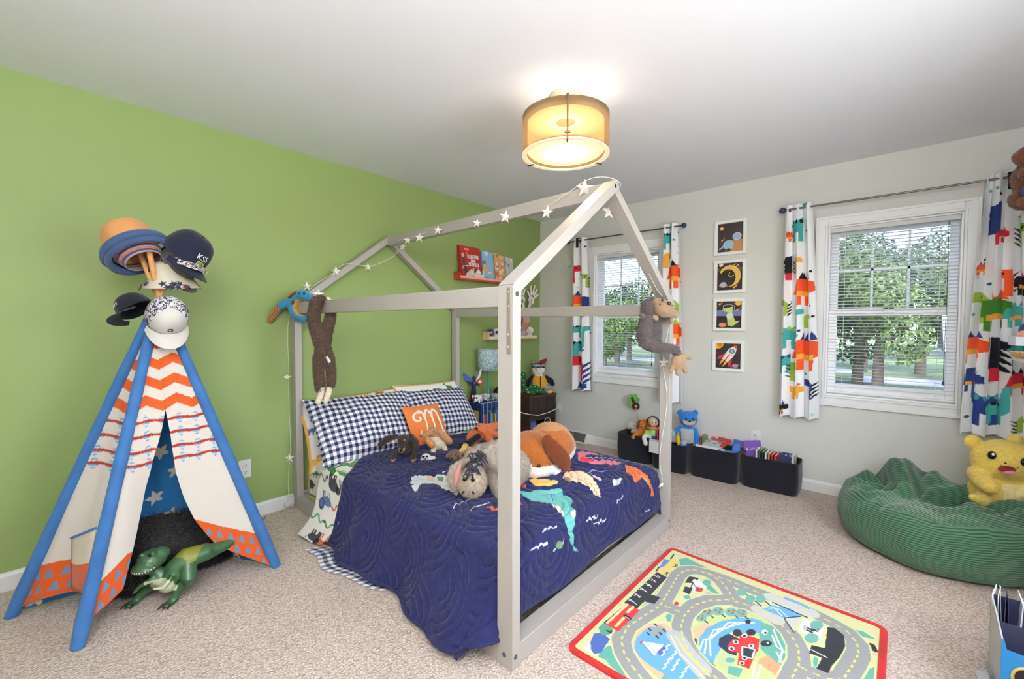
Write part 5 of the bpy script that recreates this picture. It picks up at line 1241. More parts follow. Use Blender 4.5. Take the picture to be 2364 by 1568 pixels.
 ('L', (212, 214, 152), 0.088, [(0.516, 0.201), (0.464, 0.23), (0.413, 0.247), (0.364, 0.28), (0.314, 0.339), (0.279, 0.41), (0.263, 0.494), (0.272, 0.595), (0.314, 0.682), (0.372, 0.742), (0.428, 0.764), (0.5, 0.76), (0.572, 0.734), (0.629, 0.678), (0.665, 0.602), (0.68, 0.515), (0.675, 0.446), (0.67, 0.364)], None),
 ('L', (212, 214, 152), 0.088, [(0.178, 0.497), (0.242, 0.501)], None),
 ('L', (212, 214, 152), 0.088, [(0.686, 0.492), (0.731, 0.488), (0.765, 0.492), (0.8, 0.523)], None),
 ('L', (150, 151, 150), 0.074, [(0.348, 0.01), (0.278, 0.047), (0.224, 0.078), (0.172, 0.117), (0.13, 0.173), (0.114, 0.261), (0.135, 0.367), (0.159, 0.48), (0.151, 0.572), (0.14, 0.669), (0.128, 0.774), (0.136, 0.843), (0.172, 0.885), (0.231, 0.902), (0.306, 0.909), (0.405, 0.908), (0.499, 0.907), (0.592, 0.911), (0.669, 0.912), (0.739, 0.896), (0.795, 0.874), (0.832, 0.816), (0.841, 0.739), (0.829, 0.649), (0.814, 0.562), (0.804, 0.484)], None),
 ('L', (150, 151, 150), 0.074, [(0.231, 0.902), (0.301, 0.879), (0.349, 0.826), (0.387, 0.769), (0.408, 0.746)], None),
 ('L', (150, 151, 150), 0.074, [(0.516, 0.201), (0.464, 0.23), (0.413, 0.247), (0.364, 0.28), (0.314, 0.339), (0.279, 0.41), (0.263, 0.494), (0.272, 0.595), (0.314, 0.682), (0.372, 0.742), (0.428, 0.764), (0.5, 0.76), (0.572, 0.734), (0.629, 0.678), (0.665, 0.602), (0.68, 0.515), (0.675, 0.446), (0.67, 0.364)], None),
 ('L', (150, 151, 150), 0.074, [(0.178, 0.497), (0.242, 0.501)], None),
 ('L', (150, 151, 150), 0.074, [(0.686, 0.492), (0.731, 0.488), (0.765, 0.492), (0.8, 0.523)], None),
 ('L', (200, 204, 200), 0.074, [(0.523, 0.907), (0.592, 0.911), (0.664, 0.907)], None),
 ('L', (186, 190, 188), 0.074, [(0.286, 0.336), (0.356, 0.273), (0.415, 0.24)], None),
 ('L', (200, 200, 190), 0.074, [(0.5, 0.76), (0.56, 0.742)], None),
 ('L', (226, 214, 110), 0.007, [(0.348, 0.01), (0.278, 0.047), (0.224, 0.078), (0.172, 0.117), (0.13, 0.173), (0.114, 0.261), (0.135, 0.367), (0.159, 0.48), (0.151, 0.572), (0.14, 0.669), (0.128, 0.774), (0.136, 0.843), (0.172, 0.885), (0.231, 0.902), (0.306, 0.909), (0.405, 0.908), (0.499, 0.907), (0.592, 0.911), (0.669, 0.912), (0.739, 0.896), (0.795, 0.874), (0.832, 0.816), (0.841, 0.739), (0.829, 0.649), (0.814, 0.562), (0.804, 0.484)], (0.022, 0.018)),
 ('L', (226, 214, 110), 0.007, [(0.231, 0.902), (0.301, 0.879), (0.349, 0.826), (0.387, 0.769), (0.408, 0.746)], (0.022, 0.018)),
 ('L', (226, 214, 110), 0.007, [(0.516, 0.201), (0.464, 0.23), (0.413, 0.247), (0.364, 0.28), (0.314, 0.339), (0.279, 0.41), (0.263, 0.494), (0.272, 0.595), (0.314, 0.682), (0.372, 0.742), (0.428, 0.764), (0.5, 0.76), (0.572, 0.734), (0.629, 0.678), (0.665, 0.602), (0.68, 0.515), (0.675, 0.446), (0.67, 0.364)], (0.022, 0.018)),
 ('L', (226, 214, 110), 0.007, [(0.178, 0.497), (0.242, 0.501)], (0.022, 0.018)),
 ('L', (226, 214, 110), 0.007, [(0.686, 0.492), (0.731, 0.488), (0.765, 0.492), (0.8, 0.523)], (0.022, 0.018)),
 ('L', (226, 214, 110), 0.008, [(0.286, 0.336), (0.349, 0.276), (0.415, 0.24), (0.452, 0.219)], None),
 ('L', (232, 232, 228), 0.005, [(0.266, 0.329), (0.335, 0.254), (0.402, 0.219), (0.463, 0.186)], None),
 ('P', (34, 38, 46), [(0.03, 0.391), (0.037, 0.731), (0.096, 0.72), (0.095, 0.53), (0.135, 0.543), (0.136, 0.476), (0.094, 0.463), (0.092, 0.393)]),
 ('L', (232, 232, 228), 0.004, [(0.033, 0.437), (0.081, 0.417)], None),
 ('L', (232, 232, 228), 0.004, [(0.036, 0.491), (0.067, 0.482)], None),
 ('L', (232, 232, 228), 0.004, [(0.035, 0.551), (0.073, 0.539)], None),
 ('L', (232, 232, 228), 0.004, [(0.039, 0.603), (0.074, 0.586)], None),
 ('L', (232, 232, 228), 0.004, [(0.038, 0.659), (0.072, 0.64)], None),
 ('P', (214, 52, 44), [(0.027, 0.214), (0.042, 0.395), (0.106, 0.392), (0.099, 0.207)]),
 ('P', (34, 38, 46), [(0.027, 0.214), (0.042, 0.395), (0.053, 0.395), (0.038, 0.211)]),
 ('L', (250, 216, 160), 0.011, [(0.039, 0.224), (0.04, 0.24)], None),
 ('L', (250, 216, 160), 0.011, [(0.04, 0.245), (0.041, 0.26)], None),
 ('L', (250, 216, 160), 0.011, [(0.041, 0.265), (0.042, 0.281)], None),
 ('L', (250, 216, 160), 0.011, [(0.042, 0.286), (0.043, 0.303)], None),
 ('L', (250, 216, 160), 0.011, [(0.043, 0.308), (0.044, 0.325)], None),
 ('L', (250, 216, 160), 0.011, [(0.044, 0.33), (0.045, 0.347)], None),
 ('L', (250, 216, 160), 0.011, [(0.045, 0.352), (0.046, 0.369)], None),
 ('L', (250, 216, 160), 0.011, [(0.046, 0.375), (0.047, 0.392)], None),
 ('L', (250, 216, 160), 0.012, [(0.077, 0.229), (0.078, 0.246)], None),
 ('L', (250, 216, 160), 0.012, [(0.077, 0.245), (0.077, 0.262)], None),
 ('L', (250, 216, 160), 0.012, [(0.077, 0.262), (0.077, 0.279)], None),
 ('L', (250, 216, 160), 0.012, [(0.077, 0.279), (0.077, 0.297)], None),
 ('L', (250, 216, 160), 0.012, [(0.072, 0.342), (0.072, 0.36)], None),
 ('L', (250, 216, 160), 0.012, [(0.073, 0.359), (0.073, 0.377)], None),
 ('L', (250, 216, 160), 0.012, [(0.074, 0.375), (0.073, 0.394)], None),
 ('P', (34, 38, 46), [(0.063, 0.314), (0.074, 0.325), (0.104, 0.32), (0.103, 0.294)]),
 ('L', (232, 232, 228), 0.004, [(0.079, 0.31), (0.097, 0.307)], None),
 ('P', (34, 38, 46), [(0.174, 0.807), (0.217, 0.828), (0.207, 0.762), (0.176, 0.734)]),
 ('P', (232, 232, 228), [(0.202, 0.709), (0.22, 0.807), (0.269, 0.785), (0.261, 0.724), (0.238, 0.695)]),
 ('P', (34, 38, 46), [(0.189, 0.706), (0.222, 0.72), (0.228, 0.656), (0.196, 0.658)]),
 ('P', (200, 60, 50), [(0.231, 0.744), (0.261, 0.755), (0.264, 0.716), (0.238, 0.703)]),
 ('L', (34, 38, 46), 0.005, [(0.221, 0.657), (0.207, 0.762), (0.251, 0.715)], None),
 ('P', (98, 168, 150), [(0.272, 0.828), (0.274, 0.813), (0.272, 0.797), (0.265, 0.786), (0.256, 0.783), (0.247, 0.788), (0.24, 0.8), (0.238, 0.816), (0.24, 0.831), (0.247, 0.842), (0.256, 0.846), (0.265, 0.841)]),
 ('P', (220, 240, 230), [(0.214, 0.793), (0.215, 0.784), (0.215, 0.776), (0.212, 0.771), (0.207, 0.769), (0.202, 0.772), (0.199, 0.779), (0.197, 0.788), (0.198, 0.796), (0.201, 0.801), (0.206, 0.802), (0.21, 0.799)]),
 ('P', (196, 48, 44), [(0.216, 0.556), (0.217, 0.549), (0.216, 0.542), (0.212, 0.536), (0.207, 0.534), (0.203, 0.536), (0.199, 0.541), (0.198, 0.548), (0.199, 0.556), (0.203, 0.561), (0.208, 0.563), (0.212, 0.561)]),
 ('L', (34, 38, 46), 0.008, [(0.415, 0.855), (0.452, 0.828)], None),
 ('P', (110, 172, 160), [(0.422, 0.868), (0.423, 0.85), (0.419, 0.832), (0.411, 0.82), (0.401, 0.816), (0.391, 0.821), (0.385, 0.835), (0.383, 0.853), (0.387, 0.872), (0.395, 0.885), (0.406, 0.889), (0.415, 0.883)]),
 ('L', (34, 38, 46), 0.008, [(0.458, 0.827), (0.494, 0.802)], None),
 ('P', (110, 172, 160), [(0.465, 0.84), (0.466, 0.822), (0.462, 0.805), (0.454, 0.793), (0.444, 0.789), (0.435, 0.794), (0.429, 0.808), (0.428, 0.825), (0.431, 0.843), (0.44, 0.856), (0.45, 0.86), (0.459, 0.854)]),
 ('L', (34, 38, 46), 0.008, [(0.494, 0.858), (0.528, 0.833)], None),
 ('P', (110, 172, 160), [(0.5, 0.872), (0.501, 0.854), (0.497, 0.836), (0.489, 0.824), (0.479, 0.82), (0.47, 0.826), (0.464, 0.839), (0.463, 0.857), (0.467, 0.875), (0.475, 0.888), (0.486, 0.892), (0.495, 0.886)]),
 ('P', (104, 168, 216), [(0.503, 0.783), (0.529, 0.841), (0.597, 0.874), (0.645, 0.85), (0.611, 0.788), (0.58, 0.779)]),
 ('L', (232, 232, 228), 0.005, [(0.51, 0.795), (0.544, 0.826), (0.578, 0.79)], None),
 ('L', (232, 232, 228), 0.005, [(0.527, 0.825), (0.565, 0.832), (0.599, 0.796)], None),
 ('L', (34, 38, 46), 0.009, [(0.53, 0.869), (0.599, 0.863), (0.66, 0.857)], None),
 ('L', (120, 160, 210), 0.02, [(0.568, 0.948), (0.631, 0.947), (0.654, 0.939)], None),
 ('P', (206, 206, 196), [(0.588, 0.78), (0.638, 0.844), (0.635, 0.706)]),
 ('L', (34, 38, 46), 0.006, [(0.588, 0.78), (0.638, 0.844)], None),
 ('L', (34, 38, 46), 0.006, [(0.588, 0.78), (0.635, 0.701)], None),
 ('P', (226, 226, 220), [(0.646, 0.839), (0.74, 0.836), (0.738, 0.709), (0.647, 0.728)]),
 ('P', (212, 214, 152), [(0.725, 0.834), (0.745, 0.829), (0.739, 0.699), (0.723, 0.717)]),
 ('L', (34, 38, 46), 0.012, [(0.674, 0.759), (0.689, 0.755)], None),
 ('L', (34, 38, 46), 0.012, [(0.676, 0.776), (0.691, 0.77)], None),
 ('L', (34, 38, 46), 0.012, [(0.689, 0.784), (0.703, 0.779)], None),
 ('L', (34, 38, 46), 0.012, [(0.691, 0.801), (0.705, 0.795)], None),
 ('P', (190, 192, 186), [(0.671, 0.774), (0.672, 0.763), (0.67, 0.753), (0.667, 0.747), (0.663, 0.746), (0.659, 0.752), (0.657, 0.761), (0.656, 0.773), (0.658, 0.783), (0.661, 0.789), (0.665, 0.79), (0.669, 0.784)]),
 ('P', (110, 172, 160), [(0.719, 0.844), (0.718, 0.823), (0.712, 0.804), (0.702, 0.79), (0.691, 0.785), (0.682, 0.791), (0.677, 0.806), (0.678, 0.826), (0.684, 0.847), (0.694, 0.861), (0.705, 0.866), (0.714, 0.859)]),
 ('P', (110, 172, 160), [(0.716, 0.731), (0.715, 0.711), (0.709, 0.69), (0.699, 0.676), (0.687, 0.671), (0.678, 0.677), (0.672, 0.692), (0.673, 0.712), (0.679, 0.733), (0.69, 0.748), (0.701, 0.753), (0.711, 0.747)]),
 ('P', (34, 38, 46), [(0.734, 0.843), (0.757, 0.858), (0.789, 0.833), (0.8, 0.754), (0.789, 0.661), (0.773, 0.589), (0.766, 0.528), (0.731, 0.524), (0.74, 0.607), (0.699, 0.601), (0.7, 0.664), (0.741, 0.68)]),
 ('L', (232, 232, 228), 0.006, [(0.704, 0.631), (0.752, 0.623)], None),
 ('P', (98, 168, 150), [(0.325, 0.063), (0.33, 0.127), (0.376, 0.092)]),
]
RUG_DIGITS = [('1', 0.052, 0.425), ('2', 0.054, 0.48), ('3', 0.053, 0.539), ('4', 0.053, 0.594), ('5', 0.053, 0.645), ('6', 0.055, 0.695)]
# ================================================================= road map play rug and string of star lights
def rug():
    w, h = .91, 1.01; cv = Canvas(w, h, .0024, (214, 214, 158))
    for o in RUG_OPS:
        if o[0] == 'P': cv.poly(o[2], o[1])
        else: cv.line(o[3], o[2], o[1], o[4])
    for d, x, y in RUG_DIGITS: cv.text(d, x, y, .042, (232, 232, 228), PI / 2)
    r = thing('play_rug', 'road map play rug with red edge lying on the carpet beside the bed foot', 'rug', (2.19 + w / 2, -2.60 + h / 2, 0))
    m = mat('rug_pile', (0, 0, 0), .95, attr=True, sheen=.2, bump=(420, .5, .003), spec=.1)
    fn = lambda U, V: (2.19 + U, -2.60 + V - .05 * U * sstep(.3, 1, V), .0085 + .0012 * vnoise(U, V, .12, 3))
    part('pile', r, sheet('pile', cv, fn), m, ang=0)
    g = G(); P = []; rc = .03
    for cx, cy, a0 in ((w - rc, rc, -90), (w - rc, h - rc - .045, 0), (rc, h - rc, 90), (rc, rc, 180)):
        for k in range(7):
            a = math.radians(a0 + 15 * k); P.append((2.19 + cx + rc * math.cos(a), -2.60 + cy + rc * math.sin(a)))
    n = len(P); vs = []; pf = [(.012, .0), (.012, .009), (.006, .0125), (-.012, .0115), (-.012, .0)]
    for i in range(n):
        d = Vector(P[(i + 1) % n]) - Vector(P[i - 1]); d.normalize(); o = Vector((d.y, -d.x))
        for q, z in pf: vs.append((P[i][0] + o.x * q, P[i][1] + o.y * q, z))
    g.add(vs, [(i * 5 + k, ((i + 1) % n) * 5 + k, ((i + 1) % n) * 5 + k + 1, i * 5 + k + 1) for i in range(n) for k in range(4)])
    part('binding', r, g, cloth('rug_red', (184, 40, 40), .15), ang=30, label='red bound edge')
rug()
def star_mesh():
    g = G(); o = [(.042 if i % 2 == 0 else .018) for i in range(10)]
    rim = [(o[i] * math.sin(i * PI / 5), 0, o[i] * math.cos(i * PI / 5)) for i in range(10)]
    vs = rim + [(0, -.016, 0), (0, .016, 0)]
    return g.add(vs, [(i, (i + 1) % 10, 10) for i in range(10)] + [((i + 1) % 10, i, 11) for i in range(10)])
def string_lights():
    r = thing('star_string_lights', 'string of white paper star lights wound along the house bed frame', 'string lights', (.04, -2.79, 0))
    cordm = mat('cord_white', (226, 222, 214), .6); pm = mat('star_paper', (240, 234, 224), .85)
    pts = [(.03, -2.80, .03), (.0, -2.79, .2), (.01, -2.775, .42), (.005, -2.78, .7), (.0, -2.775, .92), (.01, -2.772, 1.3), (.085, -2.66, 1.50), (.09, -2.5, 1.62), (.09, -2.40, 1.70), (.13, -2.22, 1.70), (.15, -2.03, 1.80), (.10, -1.965, 1.895),
           (.25, -2.055, 1.90), (.47, -2.06, 1.90), (.75, -2.06, 1.93), (1.03, -2.07, 1.90), (1.42, -2.08, 1.875), (1.72, -2.1, 1.90), (1.98, -2.13, 1.97), (2.11, -2.08, 1.93), (2.0, -1.98, 1.86), (2.04, -1.75, 1.66), (2.05, -1.5, 1.46), (2.08, -1.365, 1.36), (2.03, -1.362, 1.05), (2.06, -1.362, .8), (2.02, -1.362, .45), (2.04, -1.365, .30)]
    P = []
    for i in range(len(pts) - 1):
        a = Vector(pts[max(i - 1, 0)]); b = Vector(pts[i]); c = Vector(pts[i + 1]); d = Vector(pts[min(i + 2, len(pts) - 1)])
        for k in range(6):
            t = k / 6; P.append(.5 * ((2 * b) + (c - a) * t + (2 * a - 5 * b + 4 * c - d) * t * t + (3 * b - a - 3 * c + d) * t ** 3))
    P.append(Vector(pts[-1]))
    part('cord', r, G().tube(P, .0018, 5), cordm)
    me = mesh_of(star_mesh(), 'star', pm, False)
    S = [(.012, -2.785, .34, 1, 20), (-.0, -2.788, .895, .9, 80), (.10, -2.69, 1.515, .95, 10), (.10, -2.485, 1.635, 1.15, -15), (.12, -2.245, 1.69, .9, 40), (.11, -1.935, 1.885, 1, 25), (.40, -2.085, 1.875, .85, 60), (.55, -2.09, 1.875, 1, 60), (.77, -2.10, 1.895, .9, 60), (1.15, -2.10, 1.885, .8, 60), (1.39, -2.10, 1.885, 1.1, 60), (1.69, -2.10, 1.86, 1.05, 60), (1.935, -2.115, 1.935, 1.3, 10), (2.0, -1.985, 1.835, 1.15, 30), (2.0, -1.47, 1.47, .9, 20), (2.045, -1.385, 1.03, 1.0, 15), (2.035, -1.372, .27, .7, 80), (.29, -2.735, 1.21, .9, 20), (.46, -2.775, 1.44, 1, 60)]
    for x, y, z, s, rz in S:
        o = bpy.data.objects.new('star', me); C.objects.link(o); o.parent = r
        o.location = Vector((x, y, z)) - r.location; o.scale = (s * .85,) * 3; o.rotation_euler = (math.radians(rz * .35), 0, math.radians(42 + rz * .4))
    g = G(); g.box((.035, -2.79, .06), (.045, .03, .05)); g.lathe([(0, .016), (.018, .014), (.022, .0), (.018, -.014), (0, -.016)], 20, M=Matrix.Translation((.025, -2.81, .027)) @ Matrix.Rotation(PI / 2, 4, 'X'))
    part('power_plug', r, g, plastic('plug_white', (226, 226, 228)))
string_lights()
# ================================================================= soft toys on and around the bed
YAW = 41.7
EYE = lambda: mat('eye_bead', (18, 16, 16), .15)
def grid(ax, ay, k):
    """local coordinates (right, away, up) in metres from a drawing at k metres per unit, anchored at (ax, ay)"""
    return lambda x, y, d=0: Vector(((x - ax) * k, d, (ay - y) * k))
def toy(name, label, cat, loc, rz=YAW, group=None): return thing(name, label, cat, loc, (0, 0, rz), group, world=False)
def eyes(r, pts, s=.006, m=None):
    for p in pts: part('eye', r, G().ell(p, (s, s * .7, s), nu=12, nv=8), m or EYE())
def body(r, g, mats, vox=.006, rule=None, fur=None, name='body', it=6):
    me = blob(g, vox, it)
    if rule: paint_faces(me, rule)
    if fur: me = fuzz(me, fur[0], fur[1], fur[2], None, fur[3] if len(fur) > 3 else 1, .9, (0, -.1, -.45))
    return part(name, r, me, mats, ang=0)
DARKB, TAN, CREAMP = plush('plush_chocolate', (58, 40, 34)), plush('plush_tan', (196, 150, 104)), plush('plush_cream', (226, 208, 184))
def dachshund():
    r = toy('plush_dachshund', 'dark brown plush dachshund with tan muzzle in front of the gingham pillow', 'soft toy', (.75, -2.36, .392)); P = grid(935, 1060, .0032)
    g = G(); g.rell(P(934, 1040, .05), (.048, .075, .045), (0, 0, 0)); g.ell(P(932, 1022, .0), (.035, .036, .034)); g.capsule([P(932, 1030, -.02), P(932, 1038, -.045)], [.021, .016], 12)
    for x in (914, 955): g.capsule([P(x, 1050, .0), P(x, 1057, -.035)], [.017, .014], 10)
    tanr = lambda c: 1 if ((c[2] < .012 and c[1] < .0) or (c[1] < -.026 and .040 < c[2] < .084 and (c[2] < .060 or abs(c[0] + .008) > .010))) else 0
    body(r, g, [DARKB, TAN], .0042, tanr, (9000, .008, .0016))
    for q in ([P(918, 1014, .005), P(900, 1020, .01), P(886, 1030, .0)], [P(948, 1014, .005), P(958, 1026, -.005), P(957, 1038, -.01)]):
        g = G(); g.capsule(q, [.014, .02, .016], 12); body(r, g, [DARKB], .005, None, (1800, .008, .0016), 'ear')
    for x in (921, 937): part('brow', r, G().ell(P(x, 1019, -.034), (.006, .004, .006)), TAN)
    part('nose', r, G().ell(P(932, 1037, -.062), (.009, .006, .007)), EYE()); eyes(r, [P(923, 1025, -.034), P(940, 1025, -.034)], .004)
dachshund()
def beagle():
    r = toy('plush_beagle', 'cream and tan plush hound with huge floppy ears before the orange cushion', 'soft toy', (.762, -2.084, .39)); P = grid(1015, 1040, .00299)
    g = G(); g.rell(P(1012, 1026, .02), (.055, .06, .042), (0, -10, 0)); g.ell(P(1004, 1012, 0), .036)
    for x, d in ((1002, -.03), (1028, -.01), (1020, .05)): g.capsule([P(x, 1034, d), P(x + 1, 1042, d - .012)], [.018, .017], 10)
    g.ell(P(999, 996, .0), (.036, .036, .03)); g.capsule([P(995, 996, -.02), P(982, 1002, -.05)], [.022, .017], 12)
    body(r, g, [CREAMP, plush('plush_hound', (176, 128, 88))], .0048, lambda c: 1 if c[2] > .098 else 0, (6000, .005, .0014))
    hd = plush('plush_hound', (176, 128, 88)); li = plush('plush_ear_lining', (206, 138, 78))
    g = G(); g.capsule([P(986, 1002, -.04), P(990, 1012, -.05), P(1000, 1022, -.05)], [.012, .022, .026], 12); body(r, g, [hd, li], .005, lambda c: 1 if c[1] < -.066 else 0, None, 'ear')
    g = G(); g.capsule([P(1010, 994, .01), P(1024, 1006, .0), P(1038, 1018, -.01)], [.014, .028, .024], 12); body(r, g, [hd], .005, None, None, 'ear')
    part('nose', r, G().ell(P(977, 1002, -.062), (.01, .007, .008)), mat('nose_brown', (96, 60, 44), .4)); eyes(r, [P(992, 993, -.034), P(1004, 993, -.036)], .0045)
beagle()
def small_dog():
    r = toy('plush_dog', 'tiny white plush dog wearing black sunglasses, lying on the navy quilt', 'soft toy', (.848, -2.26, .388)); P = grid(985, 1060, .0028)
    g = G(); g.ell(P(983, 1055, 0), (.028, .028, .022)); g.ell(P(995, 1059, .01), (.03, .03, .014)); g.ell(P(975, 1060, -.01), (.012, .014, .01))
    body(r, g, [plush('plush_white', (234, 228, 222))], .004)
    g = G(); g.rell(P(979, 1052, -.027), (.009, .004, .006), (0, 10, 0)); g.rell(P(988, 1051, -.026), (.009, .004, .006), (0, 10, 0)); g.capsule([P(979, 1051, -.029), P(988, 1050, -.029)], .002, 6)
    part('sunglasses', r, g, mat('glasses_black', (20, 20, 22), .2)); part('nose', r, G().ell(P(984, 1056, -.03), .004), EYE())
small_dog()
def horse():
    r = toy('plush_horse', 'orange plush horse with black mane lying on its side by the bedside rack', 'soft toy', (.909, -1.853, .40)); P = grid(1105, 1030, .00307)
    om = plush('plush_orange', (206, 110, 66)); bl = plush('plush_black', (30, 30, 40))
    g = G(); g.capsule([P(1092, 1012, .03), P(1112, 998, .05), P(1124, 1000, .06)], [.05, .058, .05], 16); g.capsule([P(1124, 996, .04), P(1140, 1002, .0), P(1158, 1004, -.0)], [.03, .024, .022], 12)
    g.capsule([P(1122, 1008, .02), P(1134, 1018, -.02), P(1140, 1024, -.03)], [.028, .024, .02], 12); g.capsule([P(1098, 1010, .04), P(1088, 1022, -.01), P(1078, 1030, -.02)], [.04, .034, .028], 12)
    g.capsule([P(1105, 1000, .06), P(1150, 990, .1)], [.04, .03], 12)
    body(r, g, [om], .0058, None, (5000, .004, .0014))
    g = G()
    for k in range(9):
        t = k / 8; c = P(1106 - 46 * t, 1003 + 28 * t, -.03 - .03 * math.sin(PI * t)); g.capsule([c, c + V3(-.012, -.012, .012), c + V3(.012, -.006, -.016)], [.012, .011, .005], 8)
    body(r, g, [bl], .0045, None, (3000, .014, .0018), 'mane')
    g = G(); g.tube([P(1092, 990, -.005), P(1106, 992, -.028), P(1118, 1000, -.02), P(1122, 1012, -.012)], .0035, 6); part('halter', r, g, mat('halter_red', (176, 70, 48), .8))
    for p in (P(1100, 988, -.012), P(1088, 1018, -.03)): part('spot', r, G().rell(p, (.014, .006, .008), (0, 20, 0)), bl)
horse()
def brown_pup():
    r = toy('plush_puppy', 'small brown plush puppy half hidden behind the grey donkey', 'soft toy', (1.022, -2.171, .39)); P = grid(1050, 1065, .00276)
    g = G(); g.ell(P(1050, 1050, .0), (.034, .034, .032)); g.ell(P(1047, 1055, -.026), (.02, .02, .018)); g.ell(P(1056, 1064, .03), (.035, .04, .025))
    body(r, g, [plush('plush_brown', (120, 92, 74))], .0045, None, (3000, .006, .0014))
    g = G(); g.capsule([P(1042, 1044, -.01), P(1034, 1052, -.012)], [.012, .014], 10); body(r, g, [plush('plush_brown', (120, 92, 74))], .0045, None, None, 'ear')
    g = G(); g.capsule([P(1060, 1044, -.005), P(1063, 1054, -.012)], [.012, .014], 10); body(r, g, [plush('plush_brown', (120, 92, 74))], .0045, None, None, 'ear')
    part('nose', r, G().ell(P(1046, 1054, -.046), .005), EYE()); eyes(r, [P(1043, 1048, -.03), P(1053, 1047, -.031)], .0035)
brown_pup()
def giraffe():
    r = toy('plush_giraffe', 'small yellow plush giraffe head showing above the brown puppy', 'soft toy', (.984, -2.063, .40)); P = grid(1070, 1050, .00286); m = plush('plush_yellow', (214, 178, 112))
    g = G(); g.capsule([P(1074, 1046, .02), P(1072, 1034, .01)], [.028, .022], 12); g.capsule([P(1072, 1036, 0), P(1064, 1041, -.03)], [.02, .017], 12); g.capsule([P(1076, 1031, .0), P(1080, 1026, .0)], [.009, .006], 8); g.ell(P(1078, 1046, .05), (.04, .04, .03))
    body(r, g, [m, TAN], .0042, lambda c: 1 if (math.sin(c[0] * 260) * math.sin(c[2] * 240 + 1)) > .55 else 0)
    for x in (1071, 1075): part('horn', r, G().capsule([P(x, 1031, .01), P(x, 1026, .01)], [.004, .006], 8), m)
    eyes(r, [P(1070, 1034, -.02)], .004)
giraffe()
def donkey():
    r = toy('plush_donkey', 'large shaggy grey plush donkey with black mane flopped on the quilt', 'soft toy', (1.498, -2.466, .385)); P = grid(1090, 1143, .00222)
    gm = mat('donkey_fur', (178, 164, 150), .95, sheen=.3, var=(50, .25)); gd = mat('donkey_muzzle', (190, 172, 152), .95, sheen=.3, var=(50, .2)); bl = plush('plush_black', (30, 30, 40))
    g = G(); g.rell(P(1091, 1108, -.02), (.072, .085, .074), (0, 0, 0)); g.rell(P(1092, 1074, .02), (.05, .07, .07), (0, -8, 0))
    g.capsule([P(1108, 1068, .08), P(1140, 1072, .12), P(1180, 1095, .12)], [.07, .095, .1], 18)
    g.capsule([P(1125, 1060, .04), P(1150, 1070, -.0), P(1168, 1086, -.02)], [.038, .036, .034], 12)
    g.capsule([P(1145, 1100, .06), P(1160, 1128, .0), P(1165, 1138, -.02)], [.055, .05, .045], 12)
    body(r, g, [gm, gd], .008, lambda c: 1 if (c[2] < .13 and c[0] < .075 and c[1] < .03) else 0, (26000, .014, .0016))
    for s, q in ((1, [P(1072, 1065, .01), P(1052, 1082, -.005), P(1046, 1105, -.02), P(1052, 1124, -.035)]), (2, [P(1112, 1056, .03), P(1128, 1044, .06), P(1150, 1040, .1)])):
        g = G(); g.capsule(q, [.016, .03, .034, .02][:len(q)], 14); me = blob(g, .006, 5)
        a = np.empty(len(me.vertices) * 3, np.float32); me.vertices.foreach_get('co', a); a = a.reshape(-1, 3); a[:, 1] = a[:, 1] * .6; me.vertices.foreach_set('co', a.ravel())
        part('ear', r, fuzz(me, 2200, .01, .0016, 0, s), gm, ang=0)
    g = G(); pk = [P(1064, 1070, -.028), P(1057, 1092, -.034), P(1056, 1112, -.042)]; g.capsule(pk, [.008, .018, .012], 12); part('ear_lining', r, g, plush('plush_pink', (206, 142, 140)), ang=0)
    g = G(); rg = random.Random(5)
    for k in range(46):
        t = rg.random(); c = P(1106 - 22 * t + rg.uniform(-8, 8), 1044 + 42 * t, -.02 - .055 * t); d = V3(rg.uniform(-1, 1), rg.uniform(-1, .1), rg.uniform(-.4, 1) * (1 - t)).normalized() * rg.uniform(.03, .05)
        g.tube([c, c + d * .6 + V3(0, 0, .006), c + d + V3(0, 0, -.012)], [.004, .004, .003], 5)
    part('mane', r, g, bl, label='black yarn mane')
    eyes(r, [P(1077, 1090, -.102), P(1096, 1091, -.104)], .0095)
    for x, a in ((1074, 30), (1097, -30)): part('nostril', r, G().rell(P(x, 1118, -.114), (.005, .006, .01), (0, a, 0)), bl)
donkey()
